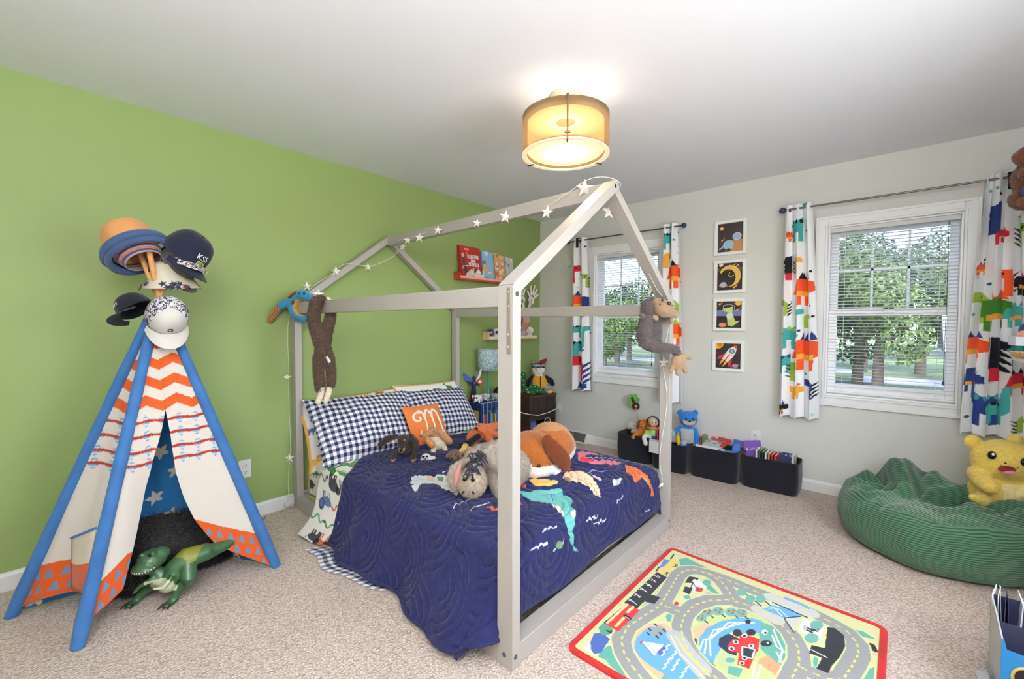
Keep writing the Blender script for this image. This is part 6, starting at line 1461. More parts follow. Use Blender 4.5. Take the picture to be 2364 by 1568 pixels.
def loaf_dog():
    r = toy('plush_corgi', 'big round brown and white plush dog sitting on the quilt behind the front bed post', 'soft toy', (1.632, -2.012, .398)); P = grid(1262, 1098, .00247)
    cm = plush('plush_caramel', (164, 94, 40)); wm = plush('plush_white', (234, 228, 222)); lt = plush('plush_ginger', (188, 132, 82)); dk = plush('plush_rust', (112, 54, 24))
    g = G(); g.rell(P(1228, 1050, .06), (.17, .13, .125), (0, 0, 0)); g.rell(P(1276, 1040, .16), (.14, .16, .128), (0, 0, 0)); g.rell(P(1292, 1050, .2), (.12, .14, .11), (0, 0, 0)); g.rell(P(1230, 1080, .03), (.15, .12, .06), (0, 0, 0))
    for x, y, d in ((1284, 1094, .0), (1215, 1094, .02), (1330, 1072, .25)): g.capsule([P(x, y - 10, d), P(x, y, d - .01)], [.03, .026], 12)
    def rule(c):
        x, y, z = c; u = x / .00247 + 1262; v = 1098 - z / .00247
        if v > 1068 - max(0, (u - 1285)) * .3 - max(0, y - .06) * 40: return 1
        if y < .12 and 1200 < u < 1240 and v > 1046 + abs(u - 1208) * 1.25 - 4: return 1
        if y > .1 or v < 1000: return 2
        return 0
    body(r, g, [cm, wm, lt], .0075, rule, (16000, .005, .0016))
    pts = [(1254, 1005), (1272, 1010), (1293, 1022), (1307, 1040), (1318, 1056), (1310, 1068), (1298, 1072), (1280, 1070), (1268, 1060), (1262, 1040), (1258, 1022)]
    g = G()
    for k in range(6):
        t = k / 5; a = Vector((1254 + 50 * t, 1008 + 56 * t)); g.ell(P(1262 + 38 * t, 1012 + 50 * t, -.055 + .012 * t), ((.012 + .085 * math.sin(PI * min(.85, .15 + t * .62))) * .62, .018, .04))
    body(r, g, [dk], .005, None, (2500, .005, .0016), 'ear')
    part('eye', r, G().ell(P(1242, 1068, -.066), (.0135, .008, .0135)), mat('eye_brown', (54, 26, 18), .2))
    g = G(); g.ell(P(1218, 1080, -.075), (.008, .006, .007)); g.tube([P(1218, 1081, -.078), P(1219, 1085, -.078), P(1222, 1089, -.076)], .0018, 6); part('nose', r, g, EYE())
loaf_dog()
def hanging_monkey():
    r = toy('plush_monkey', 'shaggy brown plush monkey hanging by its arms from the upper bed rail', 'soft toy', (.554, -2.80, 1.384)); P = grid(742, 700, .00257); m = mat('monkey_fur', (92, 66, 48), .95, sheen=.3, var=(70, .35))
    g = G(); g.capsule([P(729, 700, .0), P(727, 735, -.02), P(732, 765, -.012)], [.03, .031, .032], 14); g.capsule([P(752, 706, .08), P(752, 735, .06), P(750, 765, .02)], [.026, .027, .03], 14); g.capsule([P(731, 698, .0), P(733, 692, .045), P(736, 706, .085)], [.03, .028, .022], 12)
    g.rell(P(741, 782, .01), (.048, .048, .07), (0, 0, 0)); g.rell(P(744, 812, .008), (.044, .046, .045), (0, 0, 0)); g.ell(P(738, 772, .03), (.046, .05, .05))
    g.capsule([P(735, 826, .0), P(734, 860, -.004), P(737, 898, 0)], [.03, .025, .024], 14); g.capsule([P(754, 826, .02), P(758, 860, .03), P(757, 888, .03)], [.028, .023, .022], 14)
    g.ell(P(722, 777, .03), (.018, .02, .02))
    body(r, g, [m], .006, None, (26000, .014, .0026), it=3)
    for x, d in ((739, -.004), (751, .03)): part('foot', r, G().capsule([P(x + 2, 898, d), P(x - 1, 912, d), P(x - 5, 928, d - .01)], [.018, .019, .016], 12), plush('plush_cream', (226, 208, 184)))
    part('care_tag', r, G().add([P(754, 824, -.028), P(760, 822, -.03), P(768, 834, -.034), P(762, 838, -.032)], [(0, 1, 2, 3)]), cloth('tag_white', (236, 232, 226)), thick=.001)
    part('hand', r, G().capsule([P(745, 690, .07), P(752, 700, .085)], [.016, .014], 10), plush('plush_cream', (226, 208, 184)))
hanging_monkey()
def blue_toy():
    r = toy('plush_creature', 'blue plush creature with a striped brown limb wrapped round the upper rail end', 'soft toy', (.139, -2.74, 1.37)); P = grid(697, 710, .00288)
    bm = plush('plush_blue', (46, 136, 176)); bs = plush('plush_brownstripe', (140, 88, 52)); ye = plush('plush_mustard', (206, 168, 84)); dk = plush('plush_maroon', (96, 52, 44))
    g = G(); C0 = P(704, 710, .0)
    for k in range(15):
        a = math.radians(55 + 250 * k / 14); g.ell(C0 + V3(.072 * math.cos(a), -.012, .072 * math.sin(a)), (.03, .042, .03))
    g.rell(P(706, 682, -.03), (.046, .05, .034), (0, 12, 0)); g.ell(P(716, 686, -.05), (.03, .034, .028))
    g.capsule([P(676, 698, -.02), P(662, 702, -.03), P(650, 710, -.03)], [.026, .026, .024], 12)
    body(r, g, [bm, ye], .0058, lambda c: 1 if math.hypot(c[0] - C0.x, c[2] - C0.z) < .057 and c[2] < .05 else 0, (4000, .004, .0014))
    g = G(); g.capsule([P(650, 710, -.03), P(640, 722, -.03), P(630, 740, -.03)], [.025, .026, .02], 12); me = blob(g, .0045, 5)
    part('paw', r, paint_faces(me, lambda c: 1 if (math.hypot(c[0], c[2]) * 62 % 1) < .28 else 0), [bs, plush('plush_tanstripe', (176, 128, 80))], ang=0)
    part('crest', r, G().capsule([P(688, 676, -.01), P(680, 682, -.015), P(671, 688, -.02)], [.012, .014, .008], 10), dk)
    part('mouth', r, G().rell(P(684, 700, -.052), (.012, .004, .016), (0, 35, 0)), dk); eyes(r, [P(704, 680, -.08), P(716, 680, -.082)], .007)
    g = G(); g.capsule([P(732, 740, -.0), P(737, 752, -.0), P(736, 764, .0)], [.016, .017, .01], 10); part('tail', r, g, bm)
blue_toy()
def ape():
    r = toy('plush_ape', 'grey plush ape with tan face clinging to the far bed post', 'soft toy', (2.05, -1.486, 1.351)); P = grid(1520, 715, .00255)
    gm = mat('ape_fur', (84, 74, 72), .95, sheen=.35, var=(90, .4)); tn = plush('plush_fawn', (150, 122, 96))
    g = G(); g.rell(P(1506, 712, .03), (.058, .066, .066), (0, 20, 0)); g.capsule([P(1508, 748, .07), P(1507, 772, .06), P(1510, 790, .05)], [.064, .074, .058], 16)
    g.capsule([P(1494, 738, .0), P(1487, 768, -.02), P(1490, 790, -.015), P(1510, 800, -.02)], [.034, .044, .046, .034], 14)
    g.capsule([P(1510, 802, -.02), P(1535, 803, -.04), P(1556, 806, -.035), P(1560, 818, -.03)], [.032, .028, .027, .024], 14)
    g.capsule([P(1512, 735, .03), P(1545, 722, .09), P(1562, 718, .06)], [.03, .028, .024], 12)
    body(r, g, [gm], .0065, None, (14000, .008, .0016))
    g = G(); g.rell(P(1529, 713, -.03), (.058, .05, .054), (0, 15, 0)); g.ell(P(1514, 700, -.02), (.03, .03, .03)); g.ell(P(1540, 720, -.02), (.036, .04, .036))
    body(r, g, [tn], .005, None, None, 'face')
    for q in ((1481, 730), (1511, 734)):
        part('ear', r, G().rell(P(q[0], q[1], -.02), (.02, .012, .016), (0, 30, 0)), gm if q[0] < 1500 else tn)
    eyes(r, [P(1516, 705, -.062), P(1520, 695, -.066)], .0065); part('nose', r, G().ell(P(1533, 702, -.082), (.01, .006, .01)), EYE())
    part('mouth', r, G().tube([P(1538, 706, -.08), P(1548, 707, -.072), P(1555, 708, -.055)], .0013, 5), mat('stitch', (96, 76, 60), .9))
    g = G(); g.rell(P(1563, 834, -.03), (.044, .032, .048), (0, 10, 0))
    for a, b in (((1572, 820), (1588, 825)), ((1552, 842), (1546, 856)), ((1563, 846), (1562, 862)), ((1573, 842), (1580, 857))): g.capsule([P(*a, -.03), P(*b, -.035)], [.017, .014], 10)
    body(r, g, [tn], .004, None, None, 'hand', 3)
    g = G(); g.ell(P(1562, 722, .05), (.024, .02, .028)); g.capsule([P(1562, 728, .05), P(1568, 732, .04)], [.014, .01], 8); g.capsule([P(1556, 730, .05), P(1556, 745, .05)], [.014, .012], 8); body(r, g, [tn], .005, None, None, 'hand')
ape()
# ================================================================= bedside corner: picture ledges, book rack, crate
def book(label, w, h, t, M, col, draw=None, group=None, name='book', pages=(232, 226, 212)):
    """book standing in its own frame: x across the cover, z up, front cover towards -y"""
    r = thing(name, label, 'book', group=group, world=False); r.matrix_world = M
    cm = mat('cover_%d_%d_%d' % col, col, .45)
    g = G(); g.bx(0, w, -t, -t + .002, 0, h); g.bx(0, w, -.002, 0, 0, h); g.bx(0, .003, -t, 0, 0, h)
    part('cover', r, g, cm, smooth=False)
    part('pages', r, G().bx(.003, w - .004, -t + .002, -.002, .004, h - .004), mat('pages', pages, .8), smooth=False)
    if draw:
        cv = Canvas(w, h, max(w, h) / 70, col); draw(cv, w, h)
        part('cover_art', r, sheet('cover_art', cv, lambda U, V: (U, U * 0 - t - .0006, V)), mat('print_gloss', (0, 0, 0), .4, attr=True), ang=0)
    return r
def at(x, y, z, rz=0, tilt=0, roll=0):
    return Matrix.Translation((x, y, z)) @ Matrix.Rotation(math.radians(rz), 4, 'Z') @ Matrix.Rotation(math.radians(tilt), 4, 'X') @ Matrix.Rotation(math.radians(roll), 4, 'Y')
def blocks(seed, pal, n=14):
    def f(cv, w, h):
        rg = random.Random(seed)
        for k in range(n):
            x, y = rg.random() * w, rg.random() * h; a, b = rg.uniform(.08, .3) * w, rg.uniform(.03, .16) * h
            if rg.random() < .6: cv.rect(x - a / 2, y - b / 2, x + a / 2, y + b / 2, rg.choice(pal))
            else: cv.ell(x, y, a / 2, a / 2, rg.choice(pal))
    return f
def ledge(label, y0, y1, z, d, cb, cl, ce, lip=.035, end=.07):
    r = thing('picture_ledge', label, 'shelf', (0, (y0 + y1) / 2, z))
    part('shelf_board', r, G().bx(.001, d, y0, y1, z, z + .014), cb, bevel=.001)
    part('front_lip', r, G().bx(d - .012, d, y0, y1, z + .014, z + lip), cl, bevel=.001)
    part('back_board', r, G().bx(.001, .012, y0, y1, z + .014, z + end), cb, bevel=.001)
    part('end_panel', r, G().bx(.012, d - .012, y0, y0 + .012, z + .014, z + end), ce, bevel=.001)
redw, glarew, pinew = paint('ledge_red', (196, 66, 48)), paint('ledge_pink', (240, 172, 160)), paint('ledge_pine', (222, 184, 128))  # pink lip: glare on the red ledge put into its colour
ledge('red picture ledge of books high on the green wall', -1.30, -.50, 1.675, .1, redw, glarew, redw)
ledge('pale pine picture ledge on the green wall below the red one', -.925, -.18, 1.105, .1, pinew, paint('ledge_cream', (236, 226, 200)), pinew, end=.085)
def red_cover(cv, w, h):
    cv.rect(0, 0, .02, h, (120, 28, 26)); cv.rect(.12, .2, .255, .235, (236, 226, 220)); cv.rect(.15, .165, .21, .19, (236, 226, 220)); cv.rect(.12, .125, .25, .158, (236, 226, 220)); cv.rect(.15, .1, .2, .112, (220, 140, 130))
    for y in (.2, .125):
        for k in range(6): cv.line([(.128 + k * .021, y + .006), (.136 + k * .021, y + .03)], .007, (170, 40, 38))
    cv.ell(.055, .225, .018, .02, (230, 190, 150)); cv.rect(.045, .12, .075, .205, (84, 70, 76)); cv.rect(.055, .04, .085, .13, (70, 62, 66)); cv.line([(.03, .09), (.05, .12), (.12, .125)], .007, (230, 220, 214)); cv.rect(.08, .275, .14, .297, (232, 150, 120)); cv.line([(.11, .26), (.11, .2)], .003, (230, 220, 214))
G1 = 'picture books on the red ledge'
book('tall red picture book at the left end of the red ledge', .285, .315, .022, at(.035, -1.26, 1.69, 90, -9), (176, 40, 36), red_cover, G1)
book('teal edged picture book behind the red and blue ones', .24, .29, .012, at(.022, -1.05, 1.69, 90, -5), (40, 124, 128), None, G1)
book('light blue picture book next to the red one', .22, .295, .012, at(.04, -.955, 1.69, 90, -7), (150, 190, 222), blocks(4, [(220, 230, 236), (120, 160, 200), (232, 176, 90), (90, 110, 150)]), G1)
book('orange and cream patterned picture book in the middle of the red ledge', .19, .275, .012, at(.058, -.80, 1.69, 90, -7), (222, 170, 116), blocks(7, [(206, 90, 66), (240, 220, 180), (236, 232, 224), (214, 110, 80), (90, 70, 62), (140, 170, 200)], 26), G1)
book('pale grey picture book right of the patterned one', .12, .265, .012, at(.072, -.655, 1.69, 90, -7), (190, 196, 196), blocks(9, [(96, 90, 84), (226, 222, 214), (160, 170, 172)], 9), G1)
book('dark brown picture book at the right end of the red ledge', .16, .26, .012, at(.045, -.665, 1.69, 90, -6), (92, 52, 36), blocks(12, [(220, 210, 196), (220, 210, 196), (120, 70, 50)], 6), G1)
def ledge_cup():
    r = thing('cup', 'white cup lying at the lip of the red ledge before the red book', 'cup', (.075, -1.15, 1.70)); M = at(.068, -1.165, 1.731, 20, 0, 60)
    part('body', r, G().lathe([(0, 0), (.026, .002), (.034, .07), (.031, .07), (.024, .008), (0, .006)], 24, M=M @ Matrix.Translation((0, 0, -.03))), mat('ceramic_white', (234, 230, 224), .25))
    part('handle', r, G().tube([M @ Vector((0, .03 + .018 * math.sin(a), .005 - .02 * math.cos(a))) for a in np.linspace(0, PI, 9)], .004, 6), mat('ceramic_white', (234, 230, 224), .25))
ledge_cup()
def paper_house():
    r = thing('paper_palace', 'small white paper palace with four towers on the red ledge', 'ornament', (.075, -1.05, 1.69)); m = mat('card_white', (238, 232, 224), .8)
    g = G(); g.bx(.06, .08, -1.10, -1.0, 1.689, 1.74); part('wall', r, g, m, smooth=False)
    part('dome', r, G().lathe([(0, .06), (.006, .045), (.03, .02), (.034, 0)], 20, M=Matrix.Translation((.07, -1.05, 1.74))), m)
    for y in (-1.115, -.985): part('tower', r, G().lathe([(.008, 0), (.007, .085), (.01, .088), (0, .105)], 12, M=Matrix.Translation((.07, y, 1.689))), m)
    part('doorway', r, G().bx(.0801, .081, -1.062, -1.038, 1.69, 1.72), mat('card_yellow', (226, 206, 150), .8), smooth=False)
paper_house()
# lower ledge
def ball_figure(label, x, y, z, rad, cb, cf, nm='toy_figure'):
    r = thing(nm, label, 'toy figure', (x, y, z))
    part('body', r, G().ell((x, y, z + rad * .6), (rad * .7, rad * .75, rad * .62)), cb); part('head', r, G().ell((x + .004, y, z + rad * 1.9), rad), cb)
    part('face', r, G().ell((x + rad * .62, y - rad * .25, z + rad * 1.8), (rad * .5, rad * .6, rad * .55)), cf)
ball_figure('small round toy with a blue cap on the left end of the pine ledge', .05, -.865, 1.119, .033, plastic('toy_blue', (40, 66, 130)), plastic('toy_skin', (222, 150, 130)))
ball_figure('grey and white round toy beside the blue capped one, cut by the bed post', .055, -.79, 1.119, .036, plush('plush_white', (234, 228, 222)), plush('plush_greyd', (70, 66, 70)))
ball_figure('black and white round toy at the right end of the pine ledge', .062, -.26, 1.119, .04, plush('plush_white', (234, 228, 222)), plush('plush_white', (234, 228, 222)))
book('blue and pink picture book standing on the pine ledge right of the bed post', .19, .30, .012, at(.03, -.47, 1.12, 90, -7), (196, 168, 176), blocks(31, [(90, 140, 180), (120, 170, 200), (220, 190, 160), (150, 70, 90), (60, 60, 110), (232, 220, 216)], 30), 'books on the pine ledge')
book('yellow spined book partly hidden by the bed post on the pine ledge', .16, .28, .012, at(.02, -.60, 1.12, 90, -5), (206, 160, 60), None, 'books on the pine ledge')
def hand_reindeer():
    r = thing('handprint_craft', 'white paper handprint craft like antlers standing on the pine ledge', 'craft', (.02, -.30, 1.12)); m = mat('card_white', (238, 232, 224), .8)
    def hand(cx, cz, tilt, s):
        T = Matrix.Translation((.05, cx, cz)) @ Matrix.Rotation(PI / 2, 4, 'Z') @ Matrix.Rotation(PI / 2, 4, 'X') @ Matrix.Rotation(math.radians(-tilt), 4, 'Z')
        g = G(); o = []
        for a, l in ((62, .1), (28, .135), (6, .15), (-14, .145), (-36, .12)):
            ar = math.radians(90 + a); dx, dy = math.cos(ar), math.sin(ar)
            b = (dx * .035 * s, dy * .035 * s + .0); e = (dx * l * s, dy * l * s); n = (-dy * .012 * s, dx * .012 * s)
            o += [(b[0] - n[0], b[1] - n[1]), (e[0] - n[0], e[1] - n[1]), (e[0] + dx * .012 * s, e[1] + dy * .012 * s), (e[0] + n[0], e[1] + n[1]), (b[0] + n[0], b[1] + n[1])]
        g.add([(x, y, -.001) for x, y in o] , [tuple(range(k * 5, k * 5 + 5)) for k in range(5)], 0, T)
        g.add([(.045 * s * math.cos(a), .05 * s * math.sin(a), -.001) for a in np.linspace(0, 6.2, 16)], [tuple(range(16))], 0, T); g.add([(.022 * s, 0, -.001), (.013 * s, -.13 * s, -.001), (-.013 * s, -.13 * s, -.001), (-.022 * s, 0, -.001)], [(0, 1, 2, 3)], 0, T)
        part('paper_hand', r, g, m, smooth=False, thick=.002)
    hand(-.37, 1.53, -16, 1.0); hand(-.215, 1.535, 26, 1.1)
    part('head', r, G().prism([(-.05, -.08), (.05, -.08), (.062, .0), (.045, .07), (-.045, .07), (-.062, 0)], .003, M=Matrix.Translation((.05, -.30, 1.36)) @ Matrix.Rotation(PI / 2, 4, 'Z') @ Matrix.Rotation(PI / 2, 4, 'X')), mat('card_pink', (206, 150, 150), .8), smooth=False)
    part('support_card', r, G().bx(.03, .034, -.35, -.25, 1.12, 1.34), mat('card_tan', (180, 140, 110), .8), smooth=False)
    for y in (-.40, -.2): part('ear', r, G().ell((.052, y, 1.42), (.003, .042, .026)), m)
    part('nose', r, G().ell((.056, -.29, 1.43), (.012, .02, .02)), mat('pom_dark', (44, 26, 30), .9))
hand_reindeer()
# ----------------------------------------------------------------- navy book rack with its books, lamp and toys
def rack():
    r = thing('book_rack', 'navy blue low bookcase with thin rails between bed and crate', 'bookcase', (.13, -.96, 0)); nv = mat('rack_navy', (34, 48, 92), .3, coat=.3); x0, x1, y0, y1, zt = .012, .262, -1.20, -.70, .53
    part('top_board', r, G().bx(x0, x1, y0, y1, zt - .06, zt), nv, bevel=.004); part('shelf_board', r, G().bx(x0, x1, y0, y1, .18, .2), nv, bevel=.002); part('bottom_board', r, G().bx(x0, x1, y0, y1, .0, .03), nv, bevel=.002)
    part('back_panel', r, G().bx(x0, x0 + .008, y0, y1, .03, zt - .06), nv, smooth=False)
    for x, y in ((x0 + .012, y0 + .012), (x1 - .012, y0 + .012), (x1 - .012, y1 - .012), (x0 + .012, y1 - .012)): part('leg', r, G().bx(x - .012, x + .012, y - .012, y + .012, .0, zt - .06), nv, bevel=.002)
    rl = mat('rail_blue', (120, 160, 206), .35)
    for k in range(9): part('rail', r, G().tube([(x1 + .003, y0 + .03 + k * .055, .2), (x1 + .003, y0 + .03 + k * .055, zt - .005)], .0035, 6), rl)
    part('rail', r, G().tube([(x1 + .004, y0, zt + .002), (x1 + .004, y1, zt + .002)], .005, 6), rl)
rack()
BK = [(226, 200, 110), (60, 100, 160), (214, 214, 206), (180, 60, 50), (70, 130, 160), (44, 60, 110), (120, 170, 190), (232, 226, 210), (200, 150, 80), (40, 110, 120)]
BN = ['yellow', 'blue', 'off white', 'red', 'steel blue', 'navy', 'pale aqua', 'cream', 'ochre', 'dark teal']
ORD = 'first second third fourth fifth sixth seventh eighth ninth tenth eleventh twelfth thirteenth fourteenth fifteenth sixteenth seventeenth eighteenth nineteenth twentieth'.split() + ['twenty %s' % q for q in 'first second third fourth fifth sixth seventh eighth ninth'.split()]
rg = random.Random(8); y = -1.178; k = 0
while y < -.74:
    t = rg.uniform(.012, .03); i = k % 10; h = rg.uniform(.2, .255)
    book('%s spined book behind the bookcase rails, %s from the bed' % (BN[i], ORD[k]), .18, h, t, Matrix.Translation((.235, y + t, .2012)) @ Matrix.Rotation(PI, 4, 'Z') @ Matrix.Translation((0, t, 0)), BK[i], None, 'books in the navy bookcase'); y += t + .001; k += 1
def table_lamp():
    r = thing('table_lamp', 'teal table lamp with white flecked drum shade on the navy bookcase', 'lamp', (.125, -.97, .53)); T = Matrix.Translation((.125, -.97, .53)); te = mat('lamp_teal', (40, 150, 138), .35)
    part('base', r, G().lathe([(0, 0), (.055, 0), (.055, .012), (.02, .022), (.013, .05), (.017, .09), (.012, .11), (.0095, .14), (.0085, .32), (0, .32)], 28, M=T), te)
    sh = speck('lamp_flecks', (206, 216, 214), (124, 168, 182), 60)
    part('shade', r, G().lathe([(.100, .285), (.102, .49)], 48, M=T), sh, thick=.002, label='white and aqua flecked drum shade')
    part('harp', r, G().tube([(.025, -.97, 1.01), (.225, -.97, 1.01)], .002, 6), te)
table_lamp()
def winged_figure():
    r = thing('action_figure', 'winged action figure in navy holding a small round red target on the bookcase', 'toy figure', (.085, -1.125, .53), (0, 0, YAW), world=False); P = grid(1089, 926, .0042)
    nb = plastic('figure_navy', (34, 40, 80)); rd = plastic('figure_red', (190, 48, 40)); wt = plastic('figure_white', (220, 222, 230))
    g = G()
    for s in (-1, 1): g.capsule([P(1089 + s * 4, 926), P(1089 + s * 4, 914), P(1089 + s * 2, 900)], [.012, .013, .016], 10)
    g.capsule([P(1089, 900), P(1090, 885)], [.021, .024], 12); g.ell(P(1090, 874), .019); g.capsule([P(1094, 886), P(1102, 890, -.03)], [.011, .009], 8); g.capsule([P(1084, 886), P(1076, 882)], [.011, .009], 8)
    body(r, g, [nb], .004)
    part('target_disc', r, G().lathe([(0, .004), (.028, .002), (.028, -.002), (0, -.002)], 24, M=Matrix.Translation(P(1104, 881, -.04)) @ Matrix.Rotation(PI / 2, 4, 'X')), rd)
    part('disc_centre', r, G().lathe([(0, .004), (.015, .0035), (.015, .0)], 20, M=Matrix.Translation(P(1104, 881, -.042)) @ Matrix.Rotation(PI / 2, 4, 'X')), wt)
    for q in ([(1086, 886), (1070, 880), (1063, 866), (1066, 862), (1074, 868), (1086, 878)], [(1092, 884), (1098, 872), (1104, 854), (1107, 852), (1106, 866), (1098, 882)]):
        part('wing', r, G().prism([((x - 1089) * .0042, (926 - y) * .0042) for x, y in q], .008, M=Matrix.Translation((0, .012, 0)) @ Matrix.Rotation(PI / 2, 4, 'X')), wt if q[0][0] > 1090 else plastic('wing_blue', (60, 90, 170)), smooth=False)
    part('cape', r, G().prism([(-.045, 0), (.04, 0), (.03, .05), (.0, .11), (-.025, .08)], .01, M=Matrix.Translation((-.005, .03, 0)) @ Matrix.Rotation(PI / 2, 4, 'X')), rd, smooth=False)
winged_figure()
def little_animal(label, x, y, z, m, s=1, rz=30, glasses=False, nm='plush_animal'):
    r = thing(nm, label, 'soft toy', (x, y, z), (0, 0, rz), world=False, scale=s); g = G()
    g.rell((0, .03, .032), (.035, .045, .03), (0, 0, 0)); g.ell((0, -.02, .04), (.03, .03, .03)); g.capsule([(0, -.04, .034), (0, -.055, .02)], [.014, .01], 8)
    for a in (-.022, .022): g.capsule([(a, -.01, .02), (a, -.015, .008)], [.011, .01], 8); g.capsule([(a, .05, .02), (a, .05, .008)], [.012, .011], 8)
    body(r, g, [m], .005)
    for a in (-1, 1): part('ear', r, G().rell((a * .03, -.014, .046), (.012, .006, .02), (0, a * 20, 0)), m)
    if glasses:
        for a in (-.011, .011): part('lens', r, G().rell((a, -.05, .047), (.01, .004, .008), (0, 0, 0)), mat('glasses_black', (20, 20, 22), .2))
    else: eyes(r, [(-.01, -.047, .046), (.01, -.047, .046)], .003)
pg = plush('plush_lightgrey', (182, 180, 184))
little_animal('white plush dog with black sunglasses on the front corner of the navy bookcase', .175, -1.165, .53, plush('plush_white', (234, 228, 222)), 1.1, 30, True)
little_animal('small grey plush elephant beside the white dog on the bookcase', .17, -1.055, .53, pg, 1.1, 45, nm='plush_elephant')
little_animal('second grey plush elephant, nearest the lamp foot on the bookcase', .20, -.955, .53, plush('plush_midgrey', (158, 158, 166)), 1, 70, nm='plush_elephant')
def speaker():
    r = thing('round_speaker', 'black round speaker on the bookcase beside the bed post', 'speaker', (.17, -.86, .53)); T = Matrix.Translation((.17, -.86, .53)) @ Matrix.Rotation(math.radians(-45), 4, 'Z')
    part('body', r, G().ell((0, 0, .065), (.05, .052, .055), 0, T), plastic('speaker_black', (26, 26, 30))); part('foot', r, G().lathe([(0, 0), (.035, 0), (.03, .02), (0, .02)], 20, M=T), plastic('speaker_white', (220, 220, 222)))
    part('grille', r, G().lathe([(0, .012), (.02, .01), (.03, 0)], 20, M=T @ Matrix.Translation((.0, -.046, .065)) @ Matrix.Rotation(PI / 2, 4, 'X')), mat('grille_dark', (52, 50, 48), .5))
speaker()
# ----------------------------------------------------------------- crate with penguin and dotted dinosaur
CM = Matrix.Translation((.28, -.515, 0)) @ Matrix.Rotation(math.radians(-10.4), 4, 'Z')
def crate():
    r = thing('wooden_crate', 'tall dark brown wooden crate standing in the room corner', 'crate', (.2, -.3, 0)); w = mat('crate_wood', (64, 42, 30), .6, var=(14, .35), bump=(40, .4, .003)); w2 = mat('crate_dark', (44, 30, 24), .6, var=(14, .35), bump=(40, .4, .003)); X0, X1, Y0, Y1 = -.235, 0, 0, .366
    part('side_panel', r, G().bx(X0, X1, Y0, Y0 + .014, 0, .495, M=CM), w, bevel=.002); part('side_panel', r, G().bx(X0, X1, Y1 - .014, Y1, 0, .495, M=CM), w, bevel=.002)
    part('back_panel', r, G().bx(X0, X0 + .012, Y0, Y1, 0, .495, M=CM), w2, smooth=False)
    part('top_board', r, G().bx(X0 - .006, X1 + .008, Y0 - .006, Y1 + .006, .495, .522, M=CM), w, bevel=.003)
    for k in range(3): part('front_plank', r, G().bx(X1 - .02, X1 - .008, .014 + k * .1127, .014 + (k + 1) * .1127 - .003, .27, .495, M=CM), w2, bevel=.001)
    part('front_plank', r, G().bx(X1 - .02, X1 - .008, .014, .352, .02, .1, M=CM), w2, bevel=.001); part('shelf', r, G().bx(X0, X1 - .01, .014, .352, .255, .27, M=CM), w, smooth=False); part('bottom', r, G().bx(X0, X1, .0, Y1, 0, .02, M=CM), w, smooth=False)
    part('badge', r, G().tube([CM @ Vector((-.004, .25 + .042 * math.cos(a), .225 + .042 * math.sin(a))) for a in np.linspace(0, 2 * PI, 25)[:-1]], .0025, 5, closed=True), mat('badge_white', (210, 206, 198), .6))
    part('badge_plate', r, G().lathe([(0, .002), (.04, .001)], 24, M=CM @ Matrix.Translation((-.007, .25, .225)) @ Matrix.Rotation(PI / 2, 4, 'Y')), w2)
    part('cloth_item', r, G().pillow(.1, .15, .08, M=CM @ Matrix.Translation((-.06, .08, .18)) @ Matrix.Rotation(PI / 2, 4, 'Y') @ Matrix.Rotation(PI / 2, 4, 'Z')), cloth('denim_scrap', (70, 96, 150), .2), ang=0)
crate()
def cable():
    g = G(); pts = [CM @ Vector(q) for q in ((.006, -.25, .30), (.012, -.1, .36), (.016, -.012, .335), (.014, .1, .312), (.014, .25, .325), (.012, .366, .352))] + [Vector((.345, -.1, .40)), Vector((.33, -.05, .36))]
    pts[0] = Vector((.30, -.72, .40)); pts.insert(0, Vector((.275, -.80, .47)))
    P = [];
    for a, b in zip(pts[:-1], pts[1:]):
        for k in range(5): P.append(a.lerp(b, k / 5))
    P.append(pts[-1]); r = thing('power_cord', 'white power cord slung across the front of the dark crate to the outlet', 'cord', (.3, -.4, .3))
    part('cord', r, G().tube(P, .0045, 7), mat('cord_white', (226, 222, 214), .6)); part('plug', r, G().bx(.262, .30, -.035, -.006, .325, .365), plastic('plug_white', (226, 226, 228)), bevel=.005)
    part('cord', r, G().tube([(.285, -.035, .345), (.29, -.05, .34), (.32, -.055, .35), (.33, -.05, .36)], .0045, 7), mat('cord_white', (226, 222, 214), .6))
cable()
